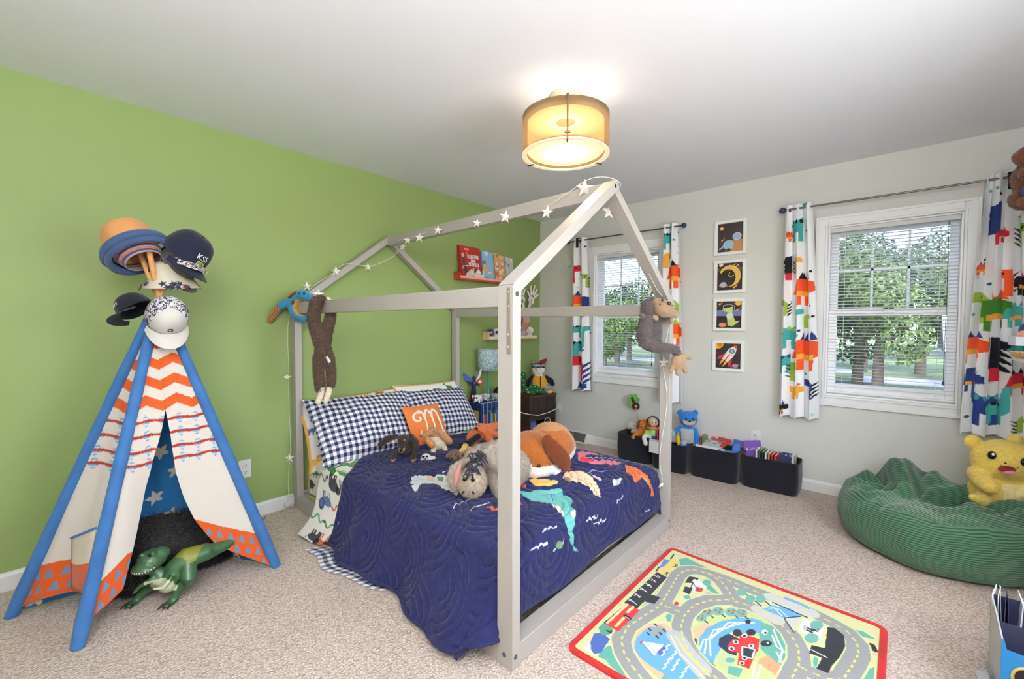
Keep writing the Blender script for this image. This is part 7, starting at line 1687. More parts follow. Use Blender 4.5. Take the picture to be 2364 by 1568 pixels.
def penguin():
    r = toy('plush_penguin', 'plush penguin with yellow vest and dark red cap sitting on the crate', 'soft toy', (.215, -.285, .522), 40); P = grid(1245, 908, .0047)
    bl, wm, ye = plush('plush_black', (30, 30, 40)), plush('plush_white', (234, 228, 222)), plush('plush_gold', (222, 166, 62))
    g = G(); g.rell(P(1246, 884, .0), (.085, .075, .1), (0, 0, 0)); g.ell(P(1244, 853, 0), (.076, .07, .07))
    body(r, g, [bl, wm, ye], .0065, lambda c: 2 if c[2] < .19 and c[2] > .05 else 1 if c[1] < -.02 and c[2] < .275 and c[2] > .19 else 0, (5000, .006, .002))
    for q in ([P(1230, 870, .0), P(1222, 882, -.01), P(1219, 890, -.02)], [P(1262, 872, .0), P(1272, 880, -.01), P(1276, 886, -.015)]): part('flipper', r, blob(G().capsule(q, [.024, .036, .028], 12), .006, 4), bl, ang=0)
    for x in (1222, 1268): part('foot', r, G().rell(P(x, 903, -.06), (.036, .05, .02), (0, 0, 0)), plush('plush_amber', (230, 170, 80)))
    part('beak', r, G().rell(P(1240, 852, -.075), (.014, .022, .011), (0, 0, 0)), plush('plush_amber', (230, 170, 80)))
    g = G()
    for x in (1236, 1248): g.rell(P(x, 846, -.062), (.026, .016, .014), (0, 0, 0))
    body(r, g, [plastic('goggle_grey', (90, 90, 100))], .004, name='goggles')
    part('headband', r, G().tube([P(1244, 842) + V3(.074 * math.cos(a), .068 * math.sin(a), .006 * math.sin(a)) for a in np.linspace(0, 2 * PI, 25)[:-1]], .011, 8, closed=True), gingham('band_check', .016, (30, 30, 36), (120, 120, 124), (226, 226, 226), (0, 2)))
    part('cap', r, blob(G().capsule([P(1252, 838), P(1260, 832)], [.032, .018], 12), .005, 3), plush('plush_winered', (140, 36, 40)), ang=0)
    part('zip', r, G().tube([P(1248, 868, -.076), P(1248, 880, -.083), P(1248, 894, -.078)], .005, 6), bl)
    g = G()
    for k in range(8): g.bx(.02 + k * .011, .025 + k * .011, -.09 + k * .004, -.06, .028, .062)
    part('striped_hem', r, G().rell(P(1262, 894, -.045), (.045, .04, .02), (0, 0, 0)), gingham('hem_stripe', .014, (24, 24, 28), (24, 24, 28), (226, 226, 226), (0, 0)))
penguin()
def dotted_dino():
    r = toy('felt_dinosaur', 'flat green long necked dinosaur ornament with white dots on the crate', 'ornament', (.195, -.42, .522), 30); k = .0046
    o = [(1203, 862), (1208, 856), (1216, 858), (1217, 868), (1214, 880), (1217, 890), (1222, 892), (1230, 887), (1240, 886), (1250, 892), (1262, 900), (1268, 903), (1258, 906), (1248, 904), (1240, 905), (1238, 908), (1226, 908), (1218, 904), (1209, 894), (1207, 880), (1208, 870), (1200, 868)]
    T = Matrix.Rotation(PI / 2, 4, 'X'); gm = cloth('felt_green', (28, 92, 52))
    part('body', r, G().prism([((x - 1225) * k, (908 - y) * k) for x, y in o], .03, M=T), gm, bevel=.006)
    for x, y in ((1204, 864), (1212, 862), (1206, 868), (1212, 876), (1212, 886), (1220, 897), (1228, 890), (1238, 889), (1232, 902), (1244, 899), (1252, 898)): part('dot', r, G().ell(((x - 1225) * k, -.0155, (908 - y) * k), (.006, .0015, .006), nu=10, nv=6), cloth('felt_white', (236, 234, 226)))
dotted_dino()
# ================================================================= window wall: rods, curtains, pictures, outlets, vent
def rod(label, x0, x1, brs, fin):
    r = thing('curtain_rod', label, 'curtain rod', ((x0 + x1) / 2, -.09, 2.137), group='curtain rods'); m = mat('rod_grey', (112, 108, 104), .35, .7)
    part('pole', r, G().tube([(x0, -.09, 2.137), (x1, -.09, 2.137)], .007, 10), m)
    for x in fin: part('finial', r, G().ell((x, -.09, 2.137), (.024, .022, .023)), mat('finial_navy', (38, 48, 88), .3), label='navy ball finial')
    for x in brs:
        g = G(); g.bx(x - .012, x + .012, -.004, 0, 2.08, 2.17); g.bx(x - .006, x + .006, -.1, -.004, 2.118, 2.13); g.tube([(x, -.09 + .013 * math.cos(a), 2.137 + .013 * math.sin(a)) for a in np.linspace(PI, 2 * PI, 8)], .004, 6)
        part('bracket', r, g, mat('bracket_bronze', (70, 58, 52), .4, .6))
rod('grey curtain rod with navy ball ends over the window behind the bed', .462, 1.655, (.60, 1.575), (.446, 1.67))
rod('grey curtain rod over the large window, its left end a navy ball', 2.435, 3.78, (2.47, 3.60), (2.42,))
DC = dict(o=(228, 86, 44), r=(206, 40, 58), t=(70, 164, 162), n=(40, 60, 122), k=(28, 28, 36), l=(152, 180, 66), y=(234, 166, 64), m=(170, 222, 208), g=(62, 122, 40))
def dino_print(cv, x, y, s, kind, c, c2, f=1):
    P = lambda pts: [(x + f * a * s, y + b * s) for a, b in pts]; c, c2 = DC[c], DC[c2]
    if kind == 0:   # long neck
        cv.poly(P([(-.5, .1), (-.3, .22), (0, .2), (.16, .3), (.2, .62), (.24, .7), (.5, .7), (.5, .58), (.34, .55), (.32, .1), (.2, -.06), (.2, -.3), (.05, -.3), (.05, -.08), (-.2, -.08), (-.2, -.3), (-.35, -.3), (-.36, 0)]), c)
        for k in range(4): cv.ell(x + f * (-.3 + k * .14) * s, y + .2 * s, .05 * s, .05 * s, c2)
    elif kind == 1:  # three horned, chunky, striped legs
        cv.poly(P([(-.5, -.1), (-.4, .25), (.1, .32), (.5, .2), (.52, -.02), (.3, -.1), (.28, -.36), (.1, -.36), (.1, -.1), (-.14, -.1), (-.14, -.36), (-.34, -.36), (-.34, -.08)]), c); cv.rect(x - .3 * s, y - .14 * s, x + .3 * s, y - .02 * s, DC['y'])
        for k in range(3): cv.poly(P([(-.2 + k * .2, .28), (-.12 + k * .2, .46), (-.02 + k * .2, .28)]), c2)
    elif kind == 2:  # head up, spiky fringe
        cv.poly(P([(-.2, -.4), (-.26, .1), (-.1, .3), (.3, .32), (.42, .2), (.4, .08), (.08, .06), (.1, -.4)]), c)
        for k in range(4): cv.poly(P([(-.24, .1 - .14 * k), (-.5, .22 - .14 * k), (-.22, -.02 - .14 * k)]), c2)
        cv.ell(x + f * .12 * s, y + .2 * s, .035 * s, .035 * s, DC['k'])
    else:            # fringe block with a foot
        cv.poly(P([(-.3, .4), (.24, .3), (.3, .12), (.1, .16), (.3, .0), (.1, .04), (.3, -.12), (.08, -.08), (.28, -.26), (-.3, -.2)]), c); cv.poly(P([(-.28, -.2), (-.02, -.22), (-.04, -.46), (-.28, -.46)]), c2)
def curtain(label, top, bot, ztop, zbot, W, folds, prints, seed, tab=None, out=.0):
    h = ztop - zbot; cv = Canvas(W, h, .0045, (240, 240, 243)); rg = random.Random(seed)
    for k in range(26): cv.ell(rg.random() * W, rg.random() * h, .012, .009, DC[rg.choice('kntm')])
    for x, z, s, kd, c, c2, f in prints: dino_print(cv, x * W, z - zbot, s, kd, c, c2, f)
    def fn(U, V):
        v = V / h; u = U / W; t = v ** 1.3; x0 = bot[0] + (top[0] - bot[0]) * t; x1 = bot[1] + (top[1] - bot[1]) * t
        ph = u * folds * 2 * PI + seed; a = (.026 + .012 * (1 - v)) * (1 - .45 * sstep(.93, 1, v))
        x = x0 + (x1 - x0) * u + .012 * np.sin(ph * 2 + .5) * (1 - v * .5); y = -.088 - out * (1 - v) + a * np.sin(ph) + .006 * np.sin(ph * 2.7 + v * 5)
        z = zbot + V + .01 * np.sin(ph + 1) * (1 - v)
        return x, np.minimum(y, -.034), z
    m = mat('curtain_cotton', (0, 0, 0), .85, attr=True, sheen=.1, bump=(300, .2, .002), spec=.15)
    r = thing('curtain', label, 'curtain', ((bot[0] + bot[1]) / 2, -.09, zbot), group='white curtains with coloured dinosaurs')
    part('panel', r, sheet('panel', cv, fn), m, ang=0, thick=.0015)
    if tab:
        g = G(); g.bx(tab - .014, tab + .014, -.125, -.122, 2.06, 2.16); g.bx(tab - .014, tab + .014, -.125, -.07, 2.157, 2.16); part('loop_tab', r, g, cloth('tab_black', (30, 30, 36)), smooth=False, label='black fabric loop')
curtain('dinosaur curtain panel nearest the room corner, left of the window behind the bed', (.495, .70), (.47, .765), 2.165, .572, .5, 2.4, [(.25, 1.80, .26, 2, 'r', 'k', 1), (.8, 1.72, .2, 2, 'l', 'k', -1), (.3, 1.48, .3, 1, 'o', 'n', 1), (.75, 1.46, .26, 3, 'n', 'o', 1), (.35, 1.19, .24, 0, 't', 'k', 1), (.5, 1.0, .34, 0, 't', 'k', 1), (.5, .80, .4, 2, 'r', 'n', -1), (.55, .60, .2, 1, 'n', 'm', 1)], 1, .585)
curtain('narrow dinosaur curtain panel behind the far bed post', (1.478, 1.625), (1.462, 1.672), 2.17, .557, .45, 2.2, [(.4, 2.02, .28, 0, 't', 'k', 1), (.3, 1.85, .18, 2, 'y', 'k', 1), (.65, 1.70, .32, 1, 'o', 'k', 1), (.7, 1.42, .2, 2, 'l', 'k', -1), (.7, 1.18, .3, 1, 'o', 'l', 1), (.3, .75, .24, 3, 'n', 'r', 1), (.7, .95, .12, 1, 'n', 'k', 1)], 2)
curtain('dinosaur curtain panel left of the large window', (2.44, 2.605), (2.425, 2.675), 2.17, .562, .5, 2.7, [(.15, 1.93, .1, 1, 'o', 'r', 1), (.5, 1.98, .3, 0, 't', 'k', 1), (.12, 1.70, .22, 3, 'k', 'r', -1), (.45, 1.72, .16, 2, 'y', 'k', 1), (.65, 1.52, .3, 1, 'o', 'k', 1), (.1, 1.40, .17, 2, 'l', 'k', -1), (.75, 1.30, .14, 2, 'l', 'k', 1), (.3, 1.17, .3, 0, 't', 'l', 1), (.7, 1.05, .36, 1, 'o', 'n', 1), (.15, .97, .24, 0, 't', 'n', 1), (.35, .92, .2, 2, 'l', 'k', 1), (.8, .80, .2, 2, 'n', 'k', -1), (.45, .76, .15, 1, 'y', 'o', 1), (.08, .62, .13, 1, 'k', 'n', 1)], 3)
curtain('widest dinosaur curtain panel, right of the large window above the yellow plush', (3.485, 3.64), (3.40, 3.72), 2.172, .60, .62, 3.1, [(.28, 1.88, .3, 3, 'n', 'r', -1), (.5, 1.80, .12, 1, 'r', 'o', 1), (.85, 1.80, .2, 2, 'l', 'k', 1), (.12, 1.60, .1, 1, 'o', 'n', 1), (.6, 1.53, .22, 2, 'o', 'k', -1), (.85, 1.50, .18, 1, 'k', 'r', 1), (.2, 1.38, .26, 2, 'l', 'n', -1), (.42, 1.34, .3, 1, 'g', 'o', 1), (.7, 1.32, .18, 1, 't', 't', 1), (.12, 1.12, .24, 1, 'o', 'n', 1), (.5, 1.07, .32, 3, 'k', 'r', 1), (.8, 1.1, .26, 0, 't', 'n', 1), (.14, .92, .18, 1, 'n', 'm', 1), (.75, .92, .2, 1, 'r', 'k', 1), (.3, .76, .34, 0, 'n', 't', -1), (.5, .74, .24, 0, 't', 'k', 1), (.8, .68, .14, 2, 'l', 'k', 1)], 4, 3.58, out=.03)
# ----------------------------------------------------------------- four framed pictures
SP = (46, 32, 36)
def stars(cv, w, h, s):
    rg = random.Random(s)
    for k in range(40): cv.ell(rg.random() * w, rg.random() * h, .0012, .0012, (220, 190, 170))
def comet(cv, x, y, s, c=(216, 92, 48)): cv.poly([(x, y), (x + s, y + s * .9), (x + s * .75, y + s * .4), (x + s * .3, y - .1 * s)], c); cv.ell(x + .1 * s, y + .05 * s, .22 * s, .22 * s, (236, 170, 80))
def art_elephant(cv, w, h):
    stars(cv, w, h, 1); b = (150, 190, 208); cv.ell(.03, h - .04, .015, .015, (222, 176, 86)); cv.rect(.1, 0, w, .10, (186, 132, 84)); comet(cv, .03, .1, .03)
    cv.ell(.085, .065, .042, .034, b)
    for x in (.055, .075, .1, .115): cv.rect(x - .008, .028, x + .008, .06, b)
    cv.line([(.05, .06), (.03, .035), (.015, .03)], .012, b); cv.ell(.15, .125, .034, .03, (220, 224, 230)); cv.ell(.15, .125, .029, .025, (150, 176, 206)); comet(cv, .06, .012, .02)
def art_moon(cv, w, h):
    stars(cv, w, h, 2); cv.rect(0, .165, w, .185, (92, 76, 66)); o = [(.1 + .085 * math.cos(a), .12 + .09 * math.sin(a)) for a in np.linspace(2.75, -1.75, 24)] + [(.085 + .06 * math.cos(a), .105 + .073 * math.sin(a)) for a in np.linspace(-1.6, 2.6, 24)]
    cv.poly(o, (226, 186, 84)); cv.ell(.03, .215, .017, .014, (226, 206, 170)); cv.ell(.05, .04, .034, .016, (206, 96, 54)); cv.ell(.05, .05, .024, .02, (150, 196, 210)); cv.line([(.1, .15), (.09, .125), (.105, .11), (.13, .125)], .004, (230, 220, 210)); cv.line([(.14, .19), (.165, .21), (.17, .19)], .004, (230, 220, 210)); comet(cv, .13, .21, .025); comet(cv, .13, .02, .035, (226, 170, 76))
def art_croc(cv, w, h):
    stars(cv, w, h, 3); g_ = (196, 204, 120); cv.rect(0, .10, w, .15, (112, 122, 158)); cv.ell(.17, .21, .024, .022, (230, 176, 62)); comet(cv, .02, .2, .04); cv.ell(.05, .025, .03, .018, (222, 140, 92)); comet(cv, .16, .15, .03)  # grey-blue band is a reflection painted into the print
    cv.poly([(.09, .02), (.085, .08), (.1, .13), (.06, .14), (.055, .165), (.09, .17), (.13, .18), (.125, .13), (.14, .08), (.15, .055), (.185, .06), (.15, .03), (.13, .015)], g_); cv.ell(.105, .1, .026, .03, (206, 220, 200)); cv.line([(.05, .14), (.055, .19), (.1, .2), (.14, .185), (.145, .14)], .003, (214, 210, 200))
def art_rocket(cv, w, h):
    stars(cv, w, h, 4); cv.ell(.015, .215, .05, .05, (234, 168, 58)); cv.ell(.03, .2, .02, .02, (206, 120, 40)); comet(cv, .13, .215, .03, (230, 160, 60))
    R = lambda pts: [(.115 + (a * .82 + b * .57) * 1, .125 + (-a * .57 + b * .82) * 1) for a, b in pts]; cv.poly(R([(-.026, -.075), (-.034, -.02), (-.03, .03), (-.012, .075), (0, .088), (.012, .075), (.03, .03), (.034, -.02), (.026, -.075)]), (232, 226, 216)); cv.poly(R([(-.018, .062), (0, .092), (.018, .062)]), (206, 62, 46))
    for f in (-1, 1): cv.poly(R([(f * .03, -.02), (f * .06, -.07), (f * .056, -.1), (f * .026, -.07)]), (206, 52, 44)); cv.poly(R([(f * .004, -.08), (f * .014, -.13), (f * .026, -.08)]), (240, 160, 60))
    cv.poly(R([(-.004, -.01), (0, 0), (.004, -.01), (.005, -.075), (-.005, -.075)]), (206, 52, 44)); x, y = R([(0, .025)])[0]; cv.ell(x, y, .02, .02, (40, 60, 90)); cv.ell(x, y, .014, .014, (140, 190, 220)); cv.ell(.155, .025, .024, .016, (206, 120, 150)); cv.line([(.12, .012), (.19, .04)], .004, (120, 150, 210))
for nm, ln, z0, z1, fn in (('elephant', 'light blue elephant in space, topmost of four', 1.851, 2.142, art_elephant), ('moon', 'yellow crescent moon, second from the top', 1.530, 1.809, art_moon), ('crocodile', 'green crocodile in a space helmet, third down', 1.212, 1.486, art_croc), ('rocket', 'white and red rocket, lowest of four', .869, 1.131, art_rocket)):
    x0, x1 = 1.907, 2.156; r = thing('framed_picture', 'white framed picture of a ' + ln, 'picture', ((x0 + x1) / 2, 0, z0), group='framed space pictures between the windows')
    g = G(); frame_rect(g, x0, x1, z0, z1, .026, -.02, -.001); part('frame', r, g, paint('frame_white', (238, 238, 236)), bevel=.002)
    w, h = x1 - x0 - .05, z1 - z0 - .05; cv = Canvas(w, h, .0022, SP); fn(cv, w, h)
    part('print', r, sheet('print', cv, lambda U, V: (x0 + .025 + U, U * 0 - .008, z0 + .025 + V)), mat('picture_print', (0, 0, 0), .12, attr=True, coat=.6), ang=0)
# ----------------------------------------------------------------- outlets, vent, wall ornament
def outlet(label, M):
    r = thing('outlet', label, 'outlet', tuple(M.translation), group='white wall outlets'); m = plastic('outlet_white', (228, 226, 220))
    part('plate', r, G().box((0, -.003, 0), (.072, .006, .116), 0, M), m, bevel=.002)
    for z in (.021, -.021):
        f = part('receptacle', r, G().box((0, -.007, z), (.034, .004, .03), 0, M), m, bevel=.002)
        g = G(); g.box((-.007, -.0092, z + .003), (.003, .001, .009), 0, M); g.box((.007, -.0092, z + .003), (.003, .001, .007), 0, M); g.box((0, -.0092, z - .008), (.005, .001, .005), 0, M)
        part('slots', f, g, mat('slot_dark', (60, 56, 54), .6), smooth=False)
outlet('white double outlet on the wall above the rightmost black bin', Matrix.Translation((2.25, 0, .34)))
outlet('white outlet beside the dark crate with the power cord plugged in', Matrix.Translation((.282, 0, .345)))
outlet('cream outlet on the green wall beside the right hand teepee pole', Matrix.Translation((0, -3.054, .33)) @ Matrix.Rotation(PI / 2, 4, 'Z'))
def vent():
    x0, x1 = .345, .665; r = thing('floor_vent', 'grey louvred baseboard vent with white frame behind the bed foot', 'vent', ((x0 + x1) / 2, 0, 0)); w = paint('vent_white', (226, 224, 218)); pf = [(0, 0), (-.07, 0), (-.07, .016), (-.022, .106), (0, .11)]
    for x in (x0, x1 - .014): part('end_cap', r, G().add([(x, y, z) for y, z in pf] + [(x + .014, y, z) for y, z in pf], [(0, 1, 2, 3, 4), (9, 8, 7, 6, 5)] + [(i, i + 5, (i + 1) % 5 + 5, (i + 1) % 5) for i in range(5)]), w, smooth=False)
    part('frame', r, G().bx(x0, x1, -.07, -.062, 0, .018).bx(x0, x1, -.03, 0, .1, .11), w, bevel=.002)
    g = G(); n = 24
    for k in range(n): x = x0 + .016 + k * (x1 - x0 - .034) / n; g.add([(x, -.066, .018), (x + .009, -.066, .018), (x + .009, -.024, .1), (x, -.024, .1)], [(0, 1, 2, 3)])
    part('louvres', r, g, mat('vent_grey', (132, 128, 122), .4, .5), smooth=False, thick=.002)
    part('damper', r, G().add([(x0 + .01, -.06, .016), (x1 - .01, -.06, .016), (x1 - .01, -.02, .1), (x0 + .01, -.02, .1)], [(0, 1, 2, 3)]), mat('vent_dark', (92, 88, 84), .5), smooth=False)
    part('lever', r, G().tube([(.47, -.075, .02), (.50, -.03, .105)], .0025, 6), w)
vent()
def wall_ornament():
    r = thing('wall_ornament', 'small white cut out ghost shape on a loop of thread near the room corner', 'ornament', (.38, -.01, 1.87)); T = Matrix.Translation((.40, -.012, 1.93)) @ Matrix.Rotation(PI / 2, 4, 'X') @ Matrix.Rotation(math.radians(32), 4, 'Z'); m = mat('card_offwhite', (222, 220, 212), .8)
    part('card', r, G().prism([(-.035, -.12), (-.012, -.105), (.012, -.125), (.036, -.11), (.044, .02), (.03, .1), (0, .125), (-.03, .1), (-.044, .02)], .004, M=T), m, bevel=.001)
    for x in (-.012, .014): part('eye', r, G().ell((x, -.045, .003), (.006, .008, .002), 0, T, nu=10, nv=6), EYE())
    part('thread', r, G().tube([(.33 + .03 * math.cos(a), -.006, 1.84 + .06 * math.sin(a)) for a in np.linspace(0, 2 * PI, 18)[:-1]], .001, 4, closed=True), mat('thread_grey', (170, 166, 158), .8))
wall_ornament()
# ================================================================= black fabric bins with books and toys
BINS = [('leftmost black fabric bin, holding the orange toy and the tree shaped stick', 1.135, 1.47, -.27), ('second black fabric bin, behind the far bed post', 1.50, 1.80, -.315), ('third black fabric bin, with the row of flat books', 1.815, 2.185, -.285), ('rightmost black fabric bin, with the purple book', 2.205, 2.585, -.255)]
bm_ = mat('bin_black', (26, 27, 34), .9, sheen=.2, bump=(300, .4, .003), var=(90, .25), spec=.15)
def rrect(x0, x1, y0, y1, r, n=5):
    o = []
    for cx, cy, a in ((x1 - r, y0 + r, -90), (x1 - r, y1 - r, 0), (x0 + r, y1 - r, 90), (x0 + r, y0 + r, 180)):
        for k in range(n + 1): t = math.radians(a + 90 * k / n); o.append((cx + r * math.cos(t), cy + r * math.sin(t)))
    return o
for i, (lb, x0, x1, yf) in enumerate(BINS):
    r = thing('storage_bin', lb, 'storage bin', ((x0 + x1) / 2, (yf - .03) / 2, 0), group='black fabric storage bins in a row'); y1 = yf + .225; h = .245; g = G(); R = []
    for z, s in ((.0, -.008), (.03, .0), (.12, .004), (h - .01, .0), (h, -.001), (h, -.006), (.12, -.004), (.02, -.006)):
        R.append([(x, y, z + (.006 * math.sin(x * 20 + i) if z > .2 else 0)) for x, y in rrect(x0 - s, x1 + s, yf - s, y1 + s, .045)])
    n = len(R[0]); g.v = [p for q in R for p in q]; g.f = [[a * n + k, a * n + (k + 1) % n, (a + 1) * n + (k + 1) % n, (a + 1) * n + k] for a in range(7) for k in range(n)] + [list(range(7 * n, 8 * n))]; g.m = [0] * len(g.f)
    part('bin_body', r, g, bm_, ang=60)
    part('rim_binding', r, G().tube(R[4], .0045, 6, closed=True), mat('bin_trim', (20, 20, 26), .8))
GB = 'books in the black fabric bins'
def bk(lb, x, y, z, w, h, t, col, rz=0, tilt=0, roll=0, draw=None): return book(lb, w, h, t, at(x, y, z, rz, tilt, roll), col, draw, GB)
def title(txt, c1, c2, s=.03):
    return lambda cv, w, h: (cv.rect(.01, h * .35, w - .01, h * .75, c2), cv.text(txt, w / 2, h * .55, s, c1))
# leftmost bin
bk('white paperback lying tilted across the left end of the leftmost black bin', 1.15, -.06, .235, .14, .18, .03, (226, 222, 220), 20, -62, 0, blocks(41, [(190, 70, 80), (200, 200, 206)], 5))
bk('pale picture book lying flat in front in the leftmost black bin', 1.20, -.10, .22, .15, .17, .015, (206, 190, 186), 5, -70, 0, blocks(42, [(190, 90, 90), (120, 140, 190)], 6))
bk('orange book flat beside the orange toy in the leftmost black bin', 1.27, -.13, .225, .1, .16, .02, (216, 130, 70), -20, -72, 0)
def tree_stick():
    r = thing('tree_stick', 'paddle shaped like a small green tree with brown trunk, stuck in the leftmost bin', 'toy', (1.33, -.1, .2)); gm = cloth('felt_leaf', (104, 156, 84))
    part('stick', r, G().tube([(1.345, -.11, .1), (1.235, -.075, .46)], .004, 8), mat('stick_wood', (186, 150, 110), .6)); T = Matrix.Translation((1.205, -.065, .525)) @ Matrix.Rotation(math.radians(40), 4, 'Z') @ Matrix.Rotation(PI / 2, 4, 'X')
    part('leaves', r, G().prism([((.055 + .007 * math.sin(a * 7)) * math.cos(a), (.068 + .007 * math.sin(a * 7)) * math.sin(a)) for a in np.linspace(0, 2 * PI, 43)[:-1]], .01, M=T), gm, bevel=.002)
    bw = cloth('felt_brown', (70, 44, 32)); part('trunk', r, G().capsule([T @ Vector((-.015, .03, .01)), T @ Vector((.012, -.03, .012))], [.012, .014], 10), bw); part('ring', r, G().tube([T @ Vector((.02 + .026 * math.cos(a), -.05 + .026 * math.sin(a), .012)) for a in np.linspace(0, 2 * PI, 18)[:-1]], .012, 8, closed=True), bw)
    part('dot', r, G().ell(T @ Vector((.02, -.05, .014)), .012), cloth('felt_blush', (226, 196, 186)))
tree_stick()
def orange_toy():
    r = toy('plush_pup', 'orange plush puppy with long brown ears in the leftmost black bin', 'soft toy', (1.36, -.17, .20), 35); m = plush('plush_pumpkin', (206, 116, 40)); g = G()
    g.rell((0, 0, .06), (.06, .05, .07), (0, 0, 0)); g.ell((.005, -.02, .145), (.05, .046, .045)); g.ell((.0, -.06, .13), (.026, .028, .022)); g.capsule([(-.05, -.02, .06), (-.1, -.05, .03)], [.022, .02], 10); g.capsule([(.05, -.02, .06), (.08, -.06, .05)], [.022, .02], 10)
    body(r, g, [m], .006, None, (2500, .006, .002)); eyes(r, [(-.014, -.062, .156), (.02, -.062, .156)], .006); part('nose', r, G().ell((0, -.088, .135), (.01, .007, .008)), EYE())
    for a in (-1, 1): part('ear', r, G().rell((a * .05, -.01, .14), (.016, .024, .042), (0, a * -20, 0)), plush('plush_rust', (112, 54, 24)))
orange_toy()
def space_toy():
    r = toy('toy_astronaut', 'white and green toy astronaut with a clear helmet between the two left bins', 'toy figure', (1.462, -.20, .17), 38); wt, gr, pu = plastic('toy_white', (224, 226, 226)), plastic('toy_lime', (140, 190, 80)), plastic('toy_silver', (196, 198, 204)); g = G()
    g.capsule([(0, 0, .0), (0, 0, .07), (0, 0, .12)], [.045, .058, .05], 16); g.capsule([(-.05, 0, .12), (-.085, -.03, .07), (-.075, -.06, .03)], [.024, .022, .024], 10); g.capsule([(.05, 0, .12), (.085, -.03, .07), (.08, -.06, .03)], [.024, .022, .024], 10)
    body(r, g, [wt, gr], .006, lambda c: 1 if .105 < c[2] < .15 else 0)
    part('head', r, G().ell((0, -.005, .205), (.036, .036, .04)), plastic('toy_face', (220, 176, 150))); part('hood', r, G().ell((0, .008, .212), (.039, .036, .042)), pu)
    part('helmet', r, G().lathe([(.062 * math.cos(a), .062 * math.sin(a)) for a in np.linspace(-.7, 1.55, 14)], 28, M=Matrix.Translation((0, 0, .205))), M_glass)
    part('neck_ring', r, G().tube([(.052 * math.cos(a), .052 * math.sin(a), .165) for a in np.linspace(0, 2 * PI, 25)[:-1]], .009, 8, closed=True), plastic('toy_orange', (222, 130, 60))); eyes(r, [(-.013, -.038, .212), (.013, -.038, .212)], .005)
    part('chest_panel', r, G().box((0, -.056, .085), (.05, .01, .03)), plastic('toy_blue', (40, 66, 130)), bevel=.003)
    for a in (-.014, .0, .014): part('button', r, G().ell((a, -.062, .088), .005), plastic('figure_red', (190, 48, 40)))
space_toy()
# second bin
for k, (c, n) in enumerate([((200, 60, 60), 'red'), ((120, 80, 150), 'violet'), ((226, 222, 216), 'white'), ((70, 100, 60), 'green')]):
    bk('%s spined thin book standing at the left end of the second black bin' % n, 1.525 + k * .017, -.26, .13, .14, .2 - .01 * k, .013, c, 90, 0, 0)
r = thing('label_card', 'blank white card hooked over the left front corner of the second bin', 'card', (1.53, -.325, .17)); part('card', r, G().bx(1.487, 1.575, -.331, -.329, .14, .245), cloth('card_linen', (214, 212, 206)), smooth=False); part('hook', r, G().bx(1.487, 1.575, -.331, -.30, .249, .251), cloth('card_linen', (214, 212, 206)), smooth=False)
bk('white and red picture book lying open side up in the second black bin', 1.60, -.15, .215, .16, .17, .015, (226, 222, 220), 10, -66, 0, blocks(44, [(200, 60, 50), (60, 70, 110), (200, 60, 50)], 9))
bk('white and navy picture book behind the red one in the second black bin', 1.56, -.08, .22, .16, .17, .015, (222, 220, 222), 15, -55, 0, blocks(45, [(60, 70, 110), (60, 70, 110)], 6))
def blue_plush():
    r = toy('plush_bear', 'blue plush bear with grey belly sitting in the second black bin', 'soft toy', (1.755, -.15, .20), 30); b, gy, sk = plush('plush_cobalt', (44, 116, 190)), plush('plush_greybelly', (176, 176, 174)), plush('plush_peach', (226, 190, 160)); g = G()
    g.rell((0, 0, .1), (.068, .058, .09), (0, 0, 0)); g.ell((.005, 0, .245), (.075, .068, .066)); g.capsule([(-.055, -.01, .16), (-.095, -.03, .15), (-.13, -.04, .11)], [.024, .021, .022], 12); g.capsule([(.055, -.01, .15), (.07, -.04, .1), (.06, -.06, .04)], [.024, .021, .02], 12)
    for a in (-1, 1): g.ell((a * .062, .01, .298), (.026, .018, .028)); g.capsule([(a * .04, -.04, .03), (a * .05, -.09, .01)], [.03, .028], 10)
    body(r, g, [b, gy, sk], .0065, lambda c: 1 if (c[1] < -.025 and .04 < c[2] < .165 and abs(c[0] + .01) < .05) or c[0] < -.115 else 2 if (c[1] < -.045 and .2 < c[2] < .235) else 0, (3500, .005, .002))
    eyes(r, [(-.024, -.064, .258), (.03, -.064, .258)], .008); part('nose', r, G().ell((.003, -.07, .236), (.01, .007, .008)), EYE())
blue_plush()
def banana():
    r = toy('plush_banana', 'small curved yellow plush leaning against the blue bear in the second bin', 'soft toy', (1.69, -.20, .19), 30); g = G(); g.capsule([(.03, 0, .0), (.012, 0, .035), (.0, 0, .075), (.004, .01, .115)], [.014, .022, .02, .01], 12); body(r, g, [plush('plush_canary', (226, 176, 50))], .005)
banana()
# third bin
bk('long white storybook with rust title standing at the front of the third black bin', 1.87, -.255, .135, .22, .135, .012, (222, 216, 208), -2, 4, 0, lambda cv, w, h: (cv.rect(w - .05, 0, w, h, (110, 156, 190)), cv.text('OTIEEN AREO 3-W', w * .4, h - .022, .021, (186, 106, 66), 0, .9)))
bk('blue storybook end standing behind the long white one in the third black bin', 2.05, -.235, .13, .11, .13, .015, (70, 130, 170), -4, 4, 0, blocks(46, [(40, 90, 130), (220, 220, 214)], 7))
for k, (c, n, a) in enumerate([((120, 110, 180), 'lilac', -58), ((176, 150, 190), 'mauve', -56), ((206, 190, 176), 'beige', -54), ((190, 150, 140), 'dusty pink', -52), ((150, 176, 180), 'grey blue', -50)]):
    bk('%s paperback in the leaning row at the left of the third black bin' % n, 1.86 + k * .006, -.085 - .031 * k, .175 - .003 * k, .15, .13, .014, c, 8, -52, 0, blocks(50 + k, [(226, 220, 214), (190, 80, 80), (90, 90, 140)], 5))
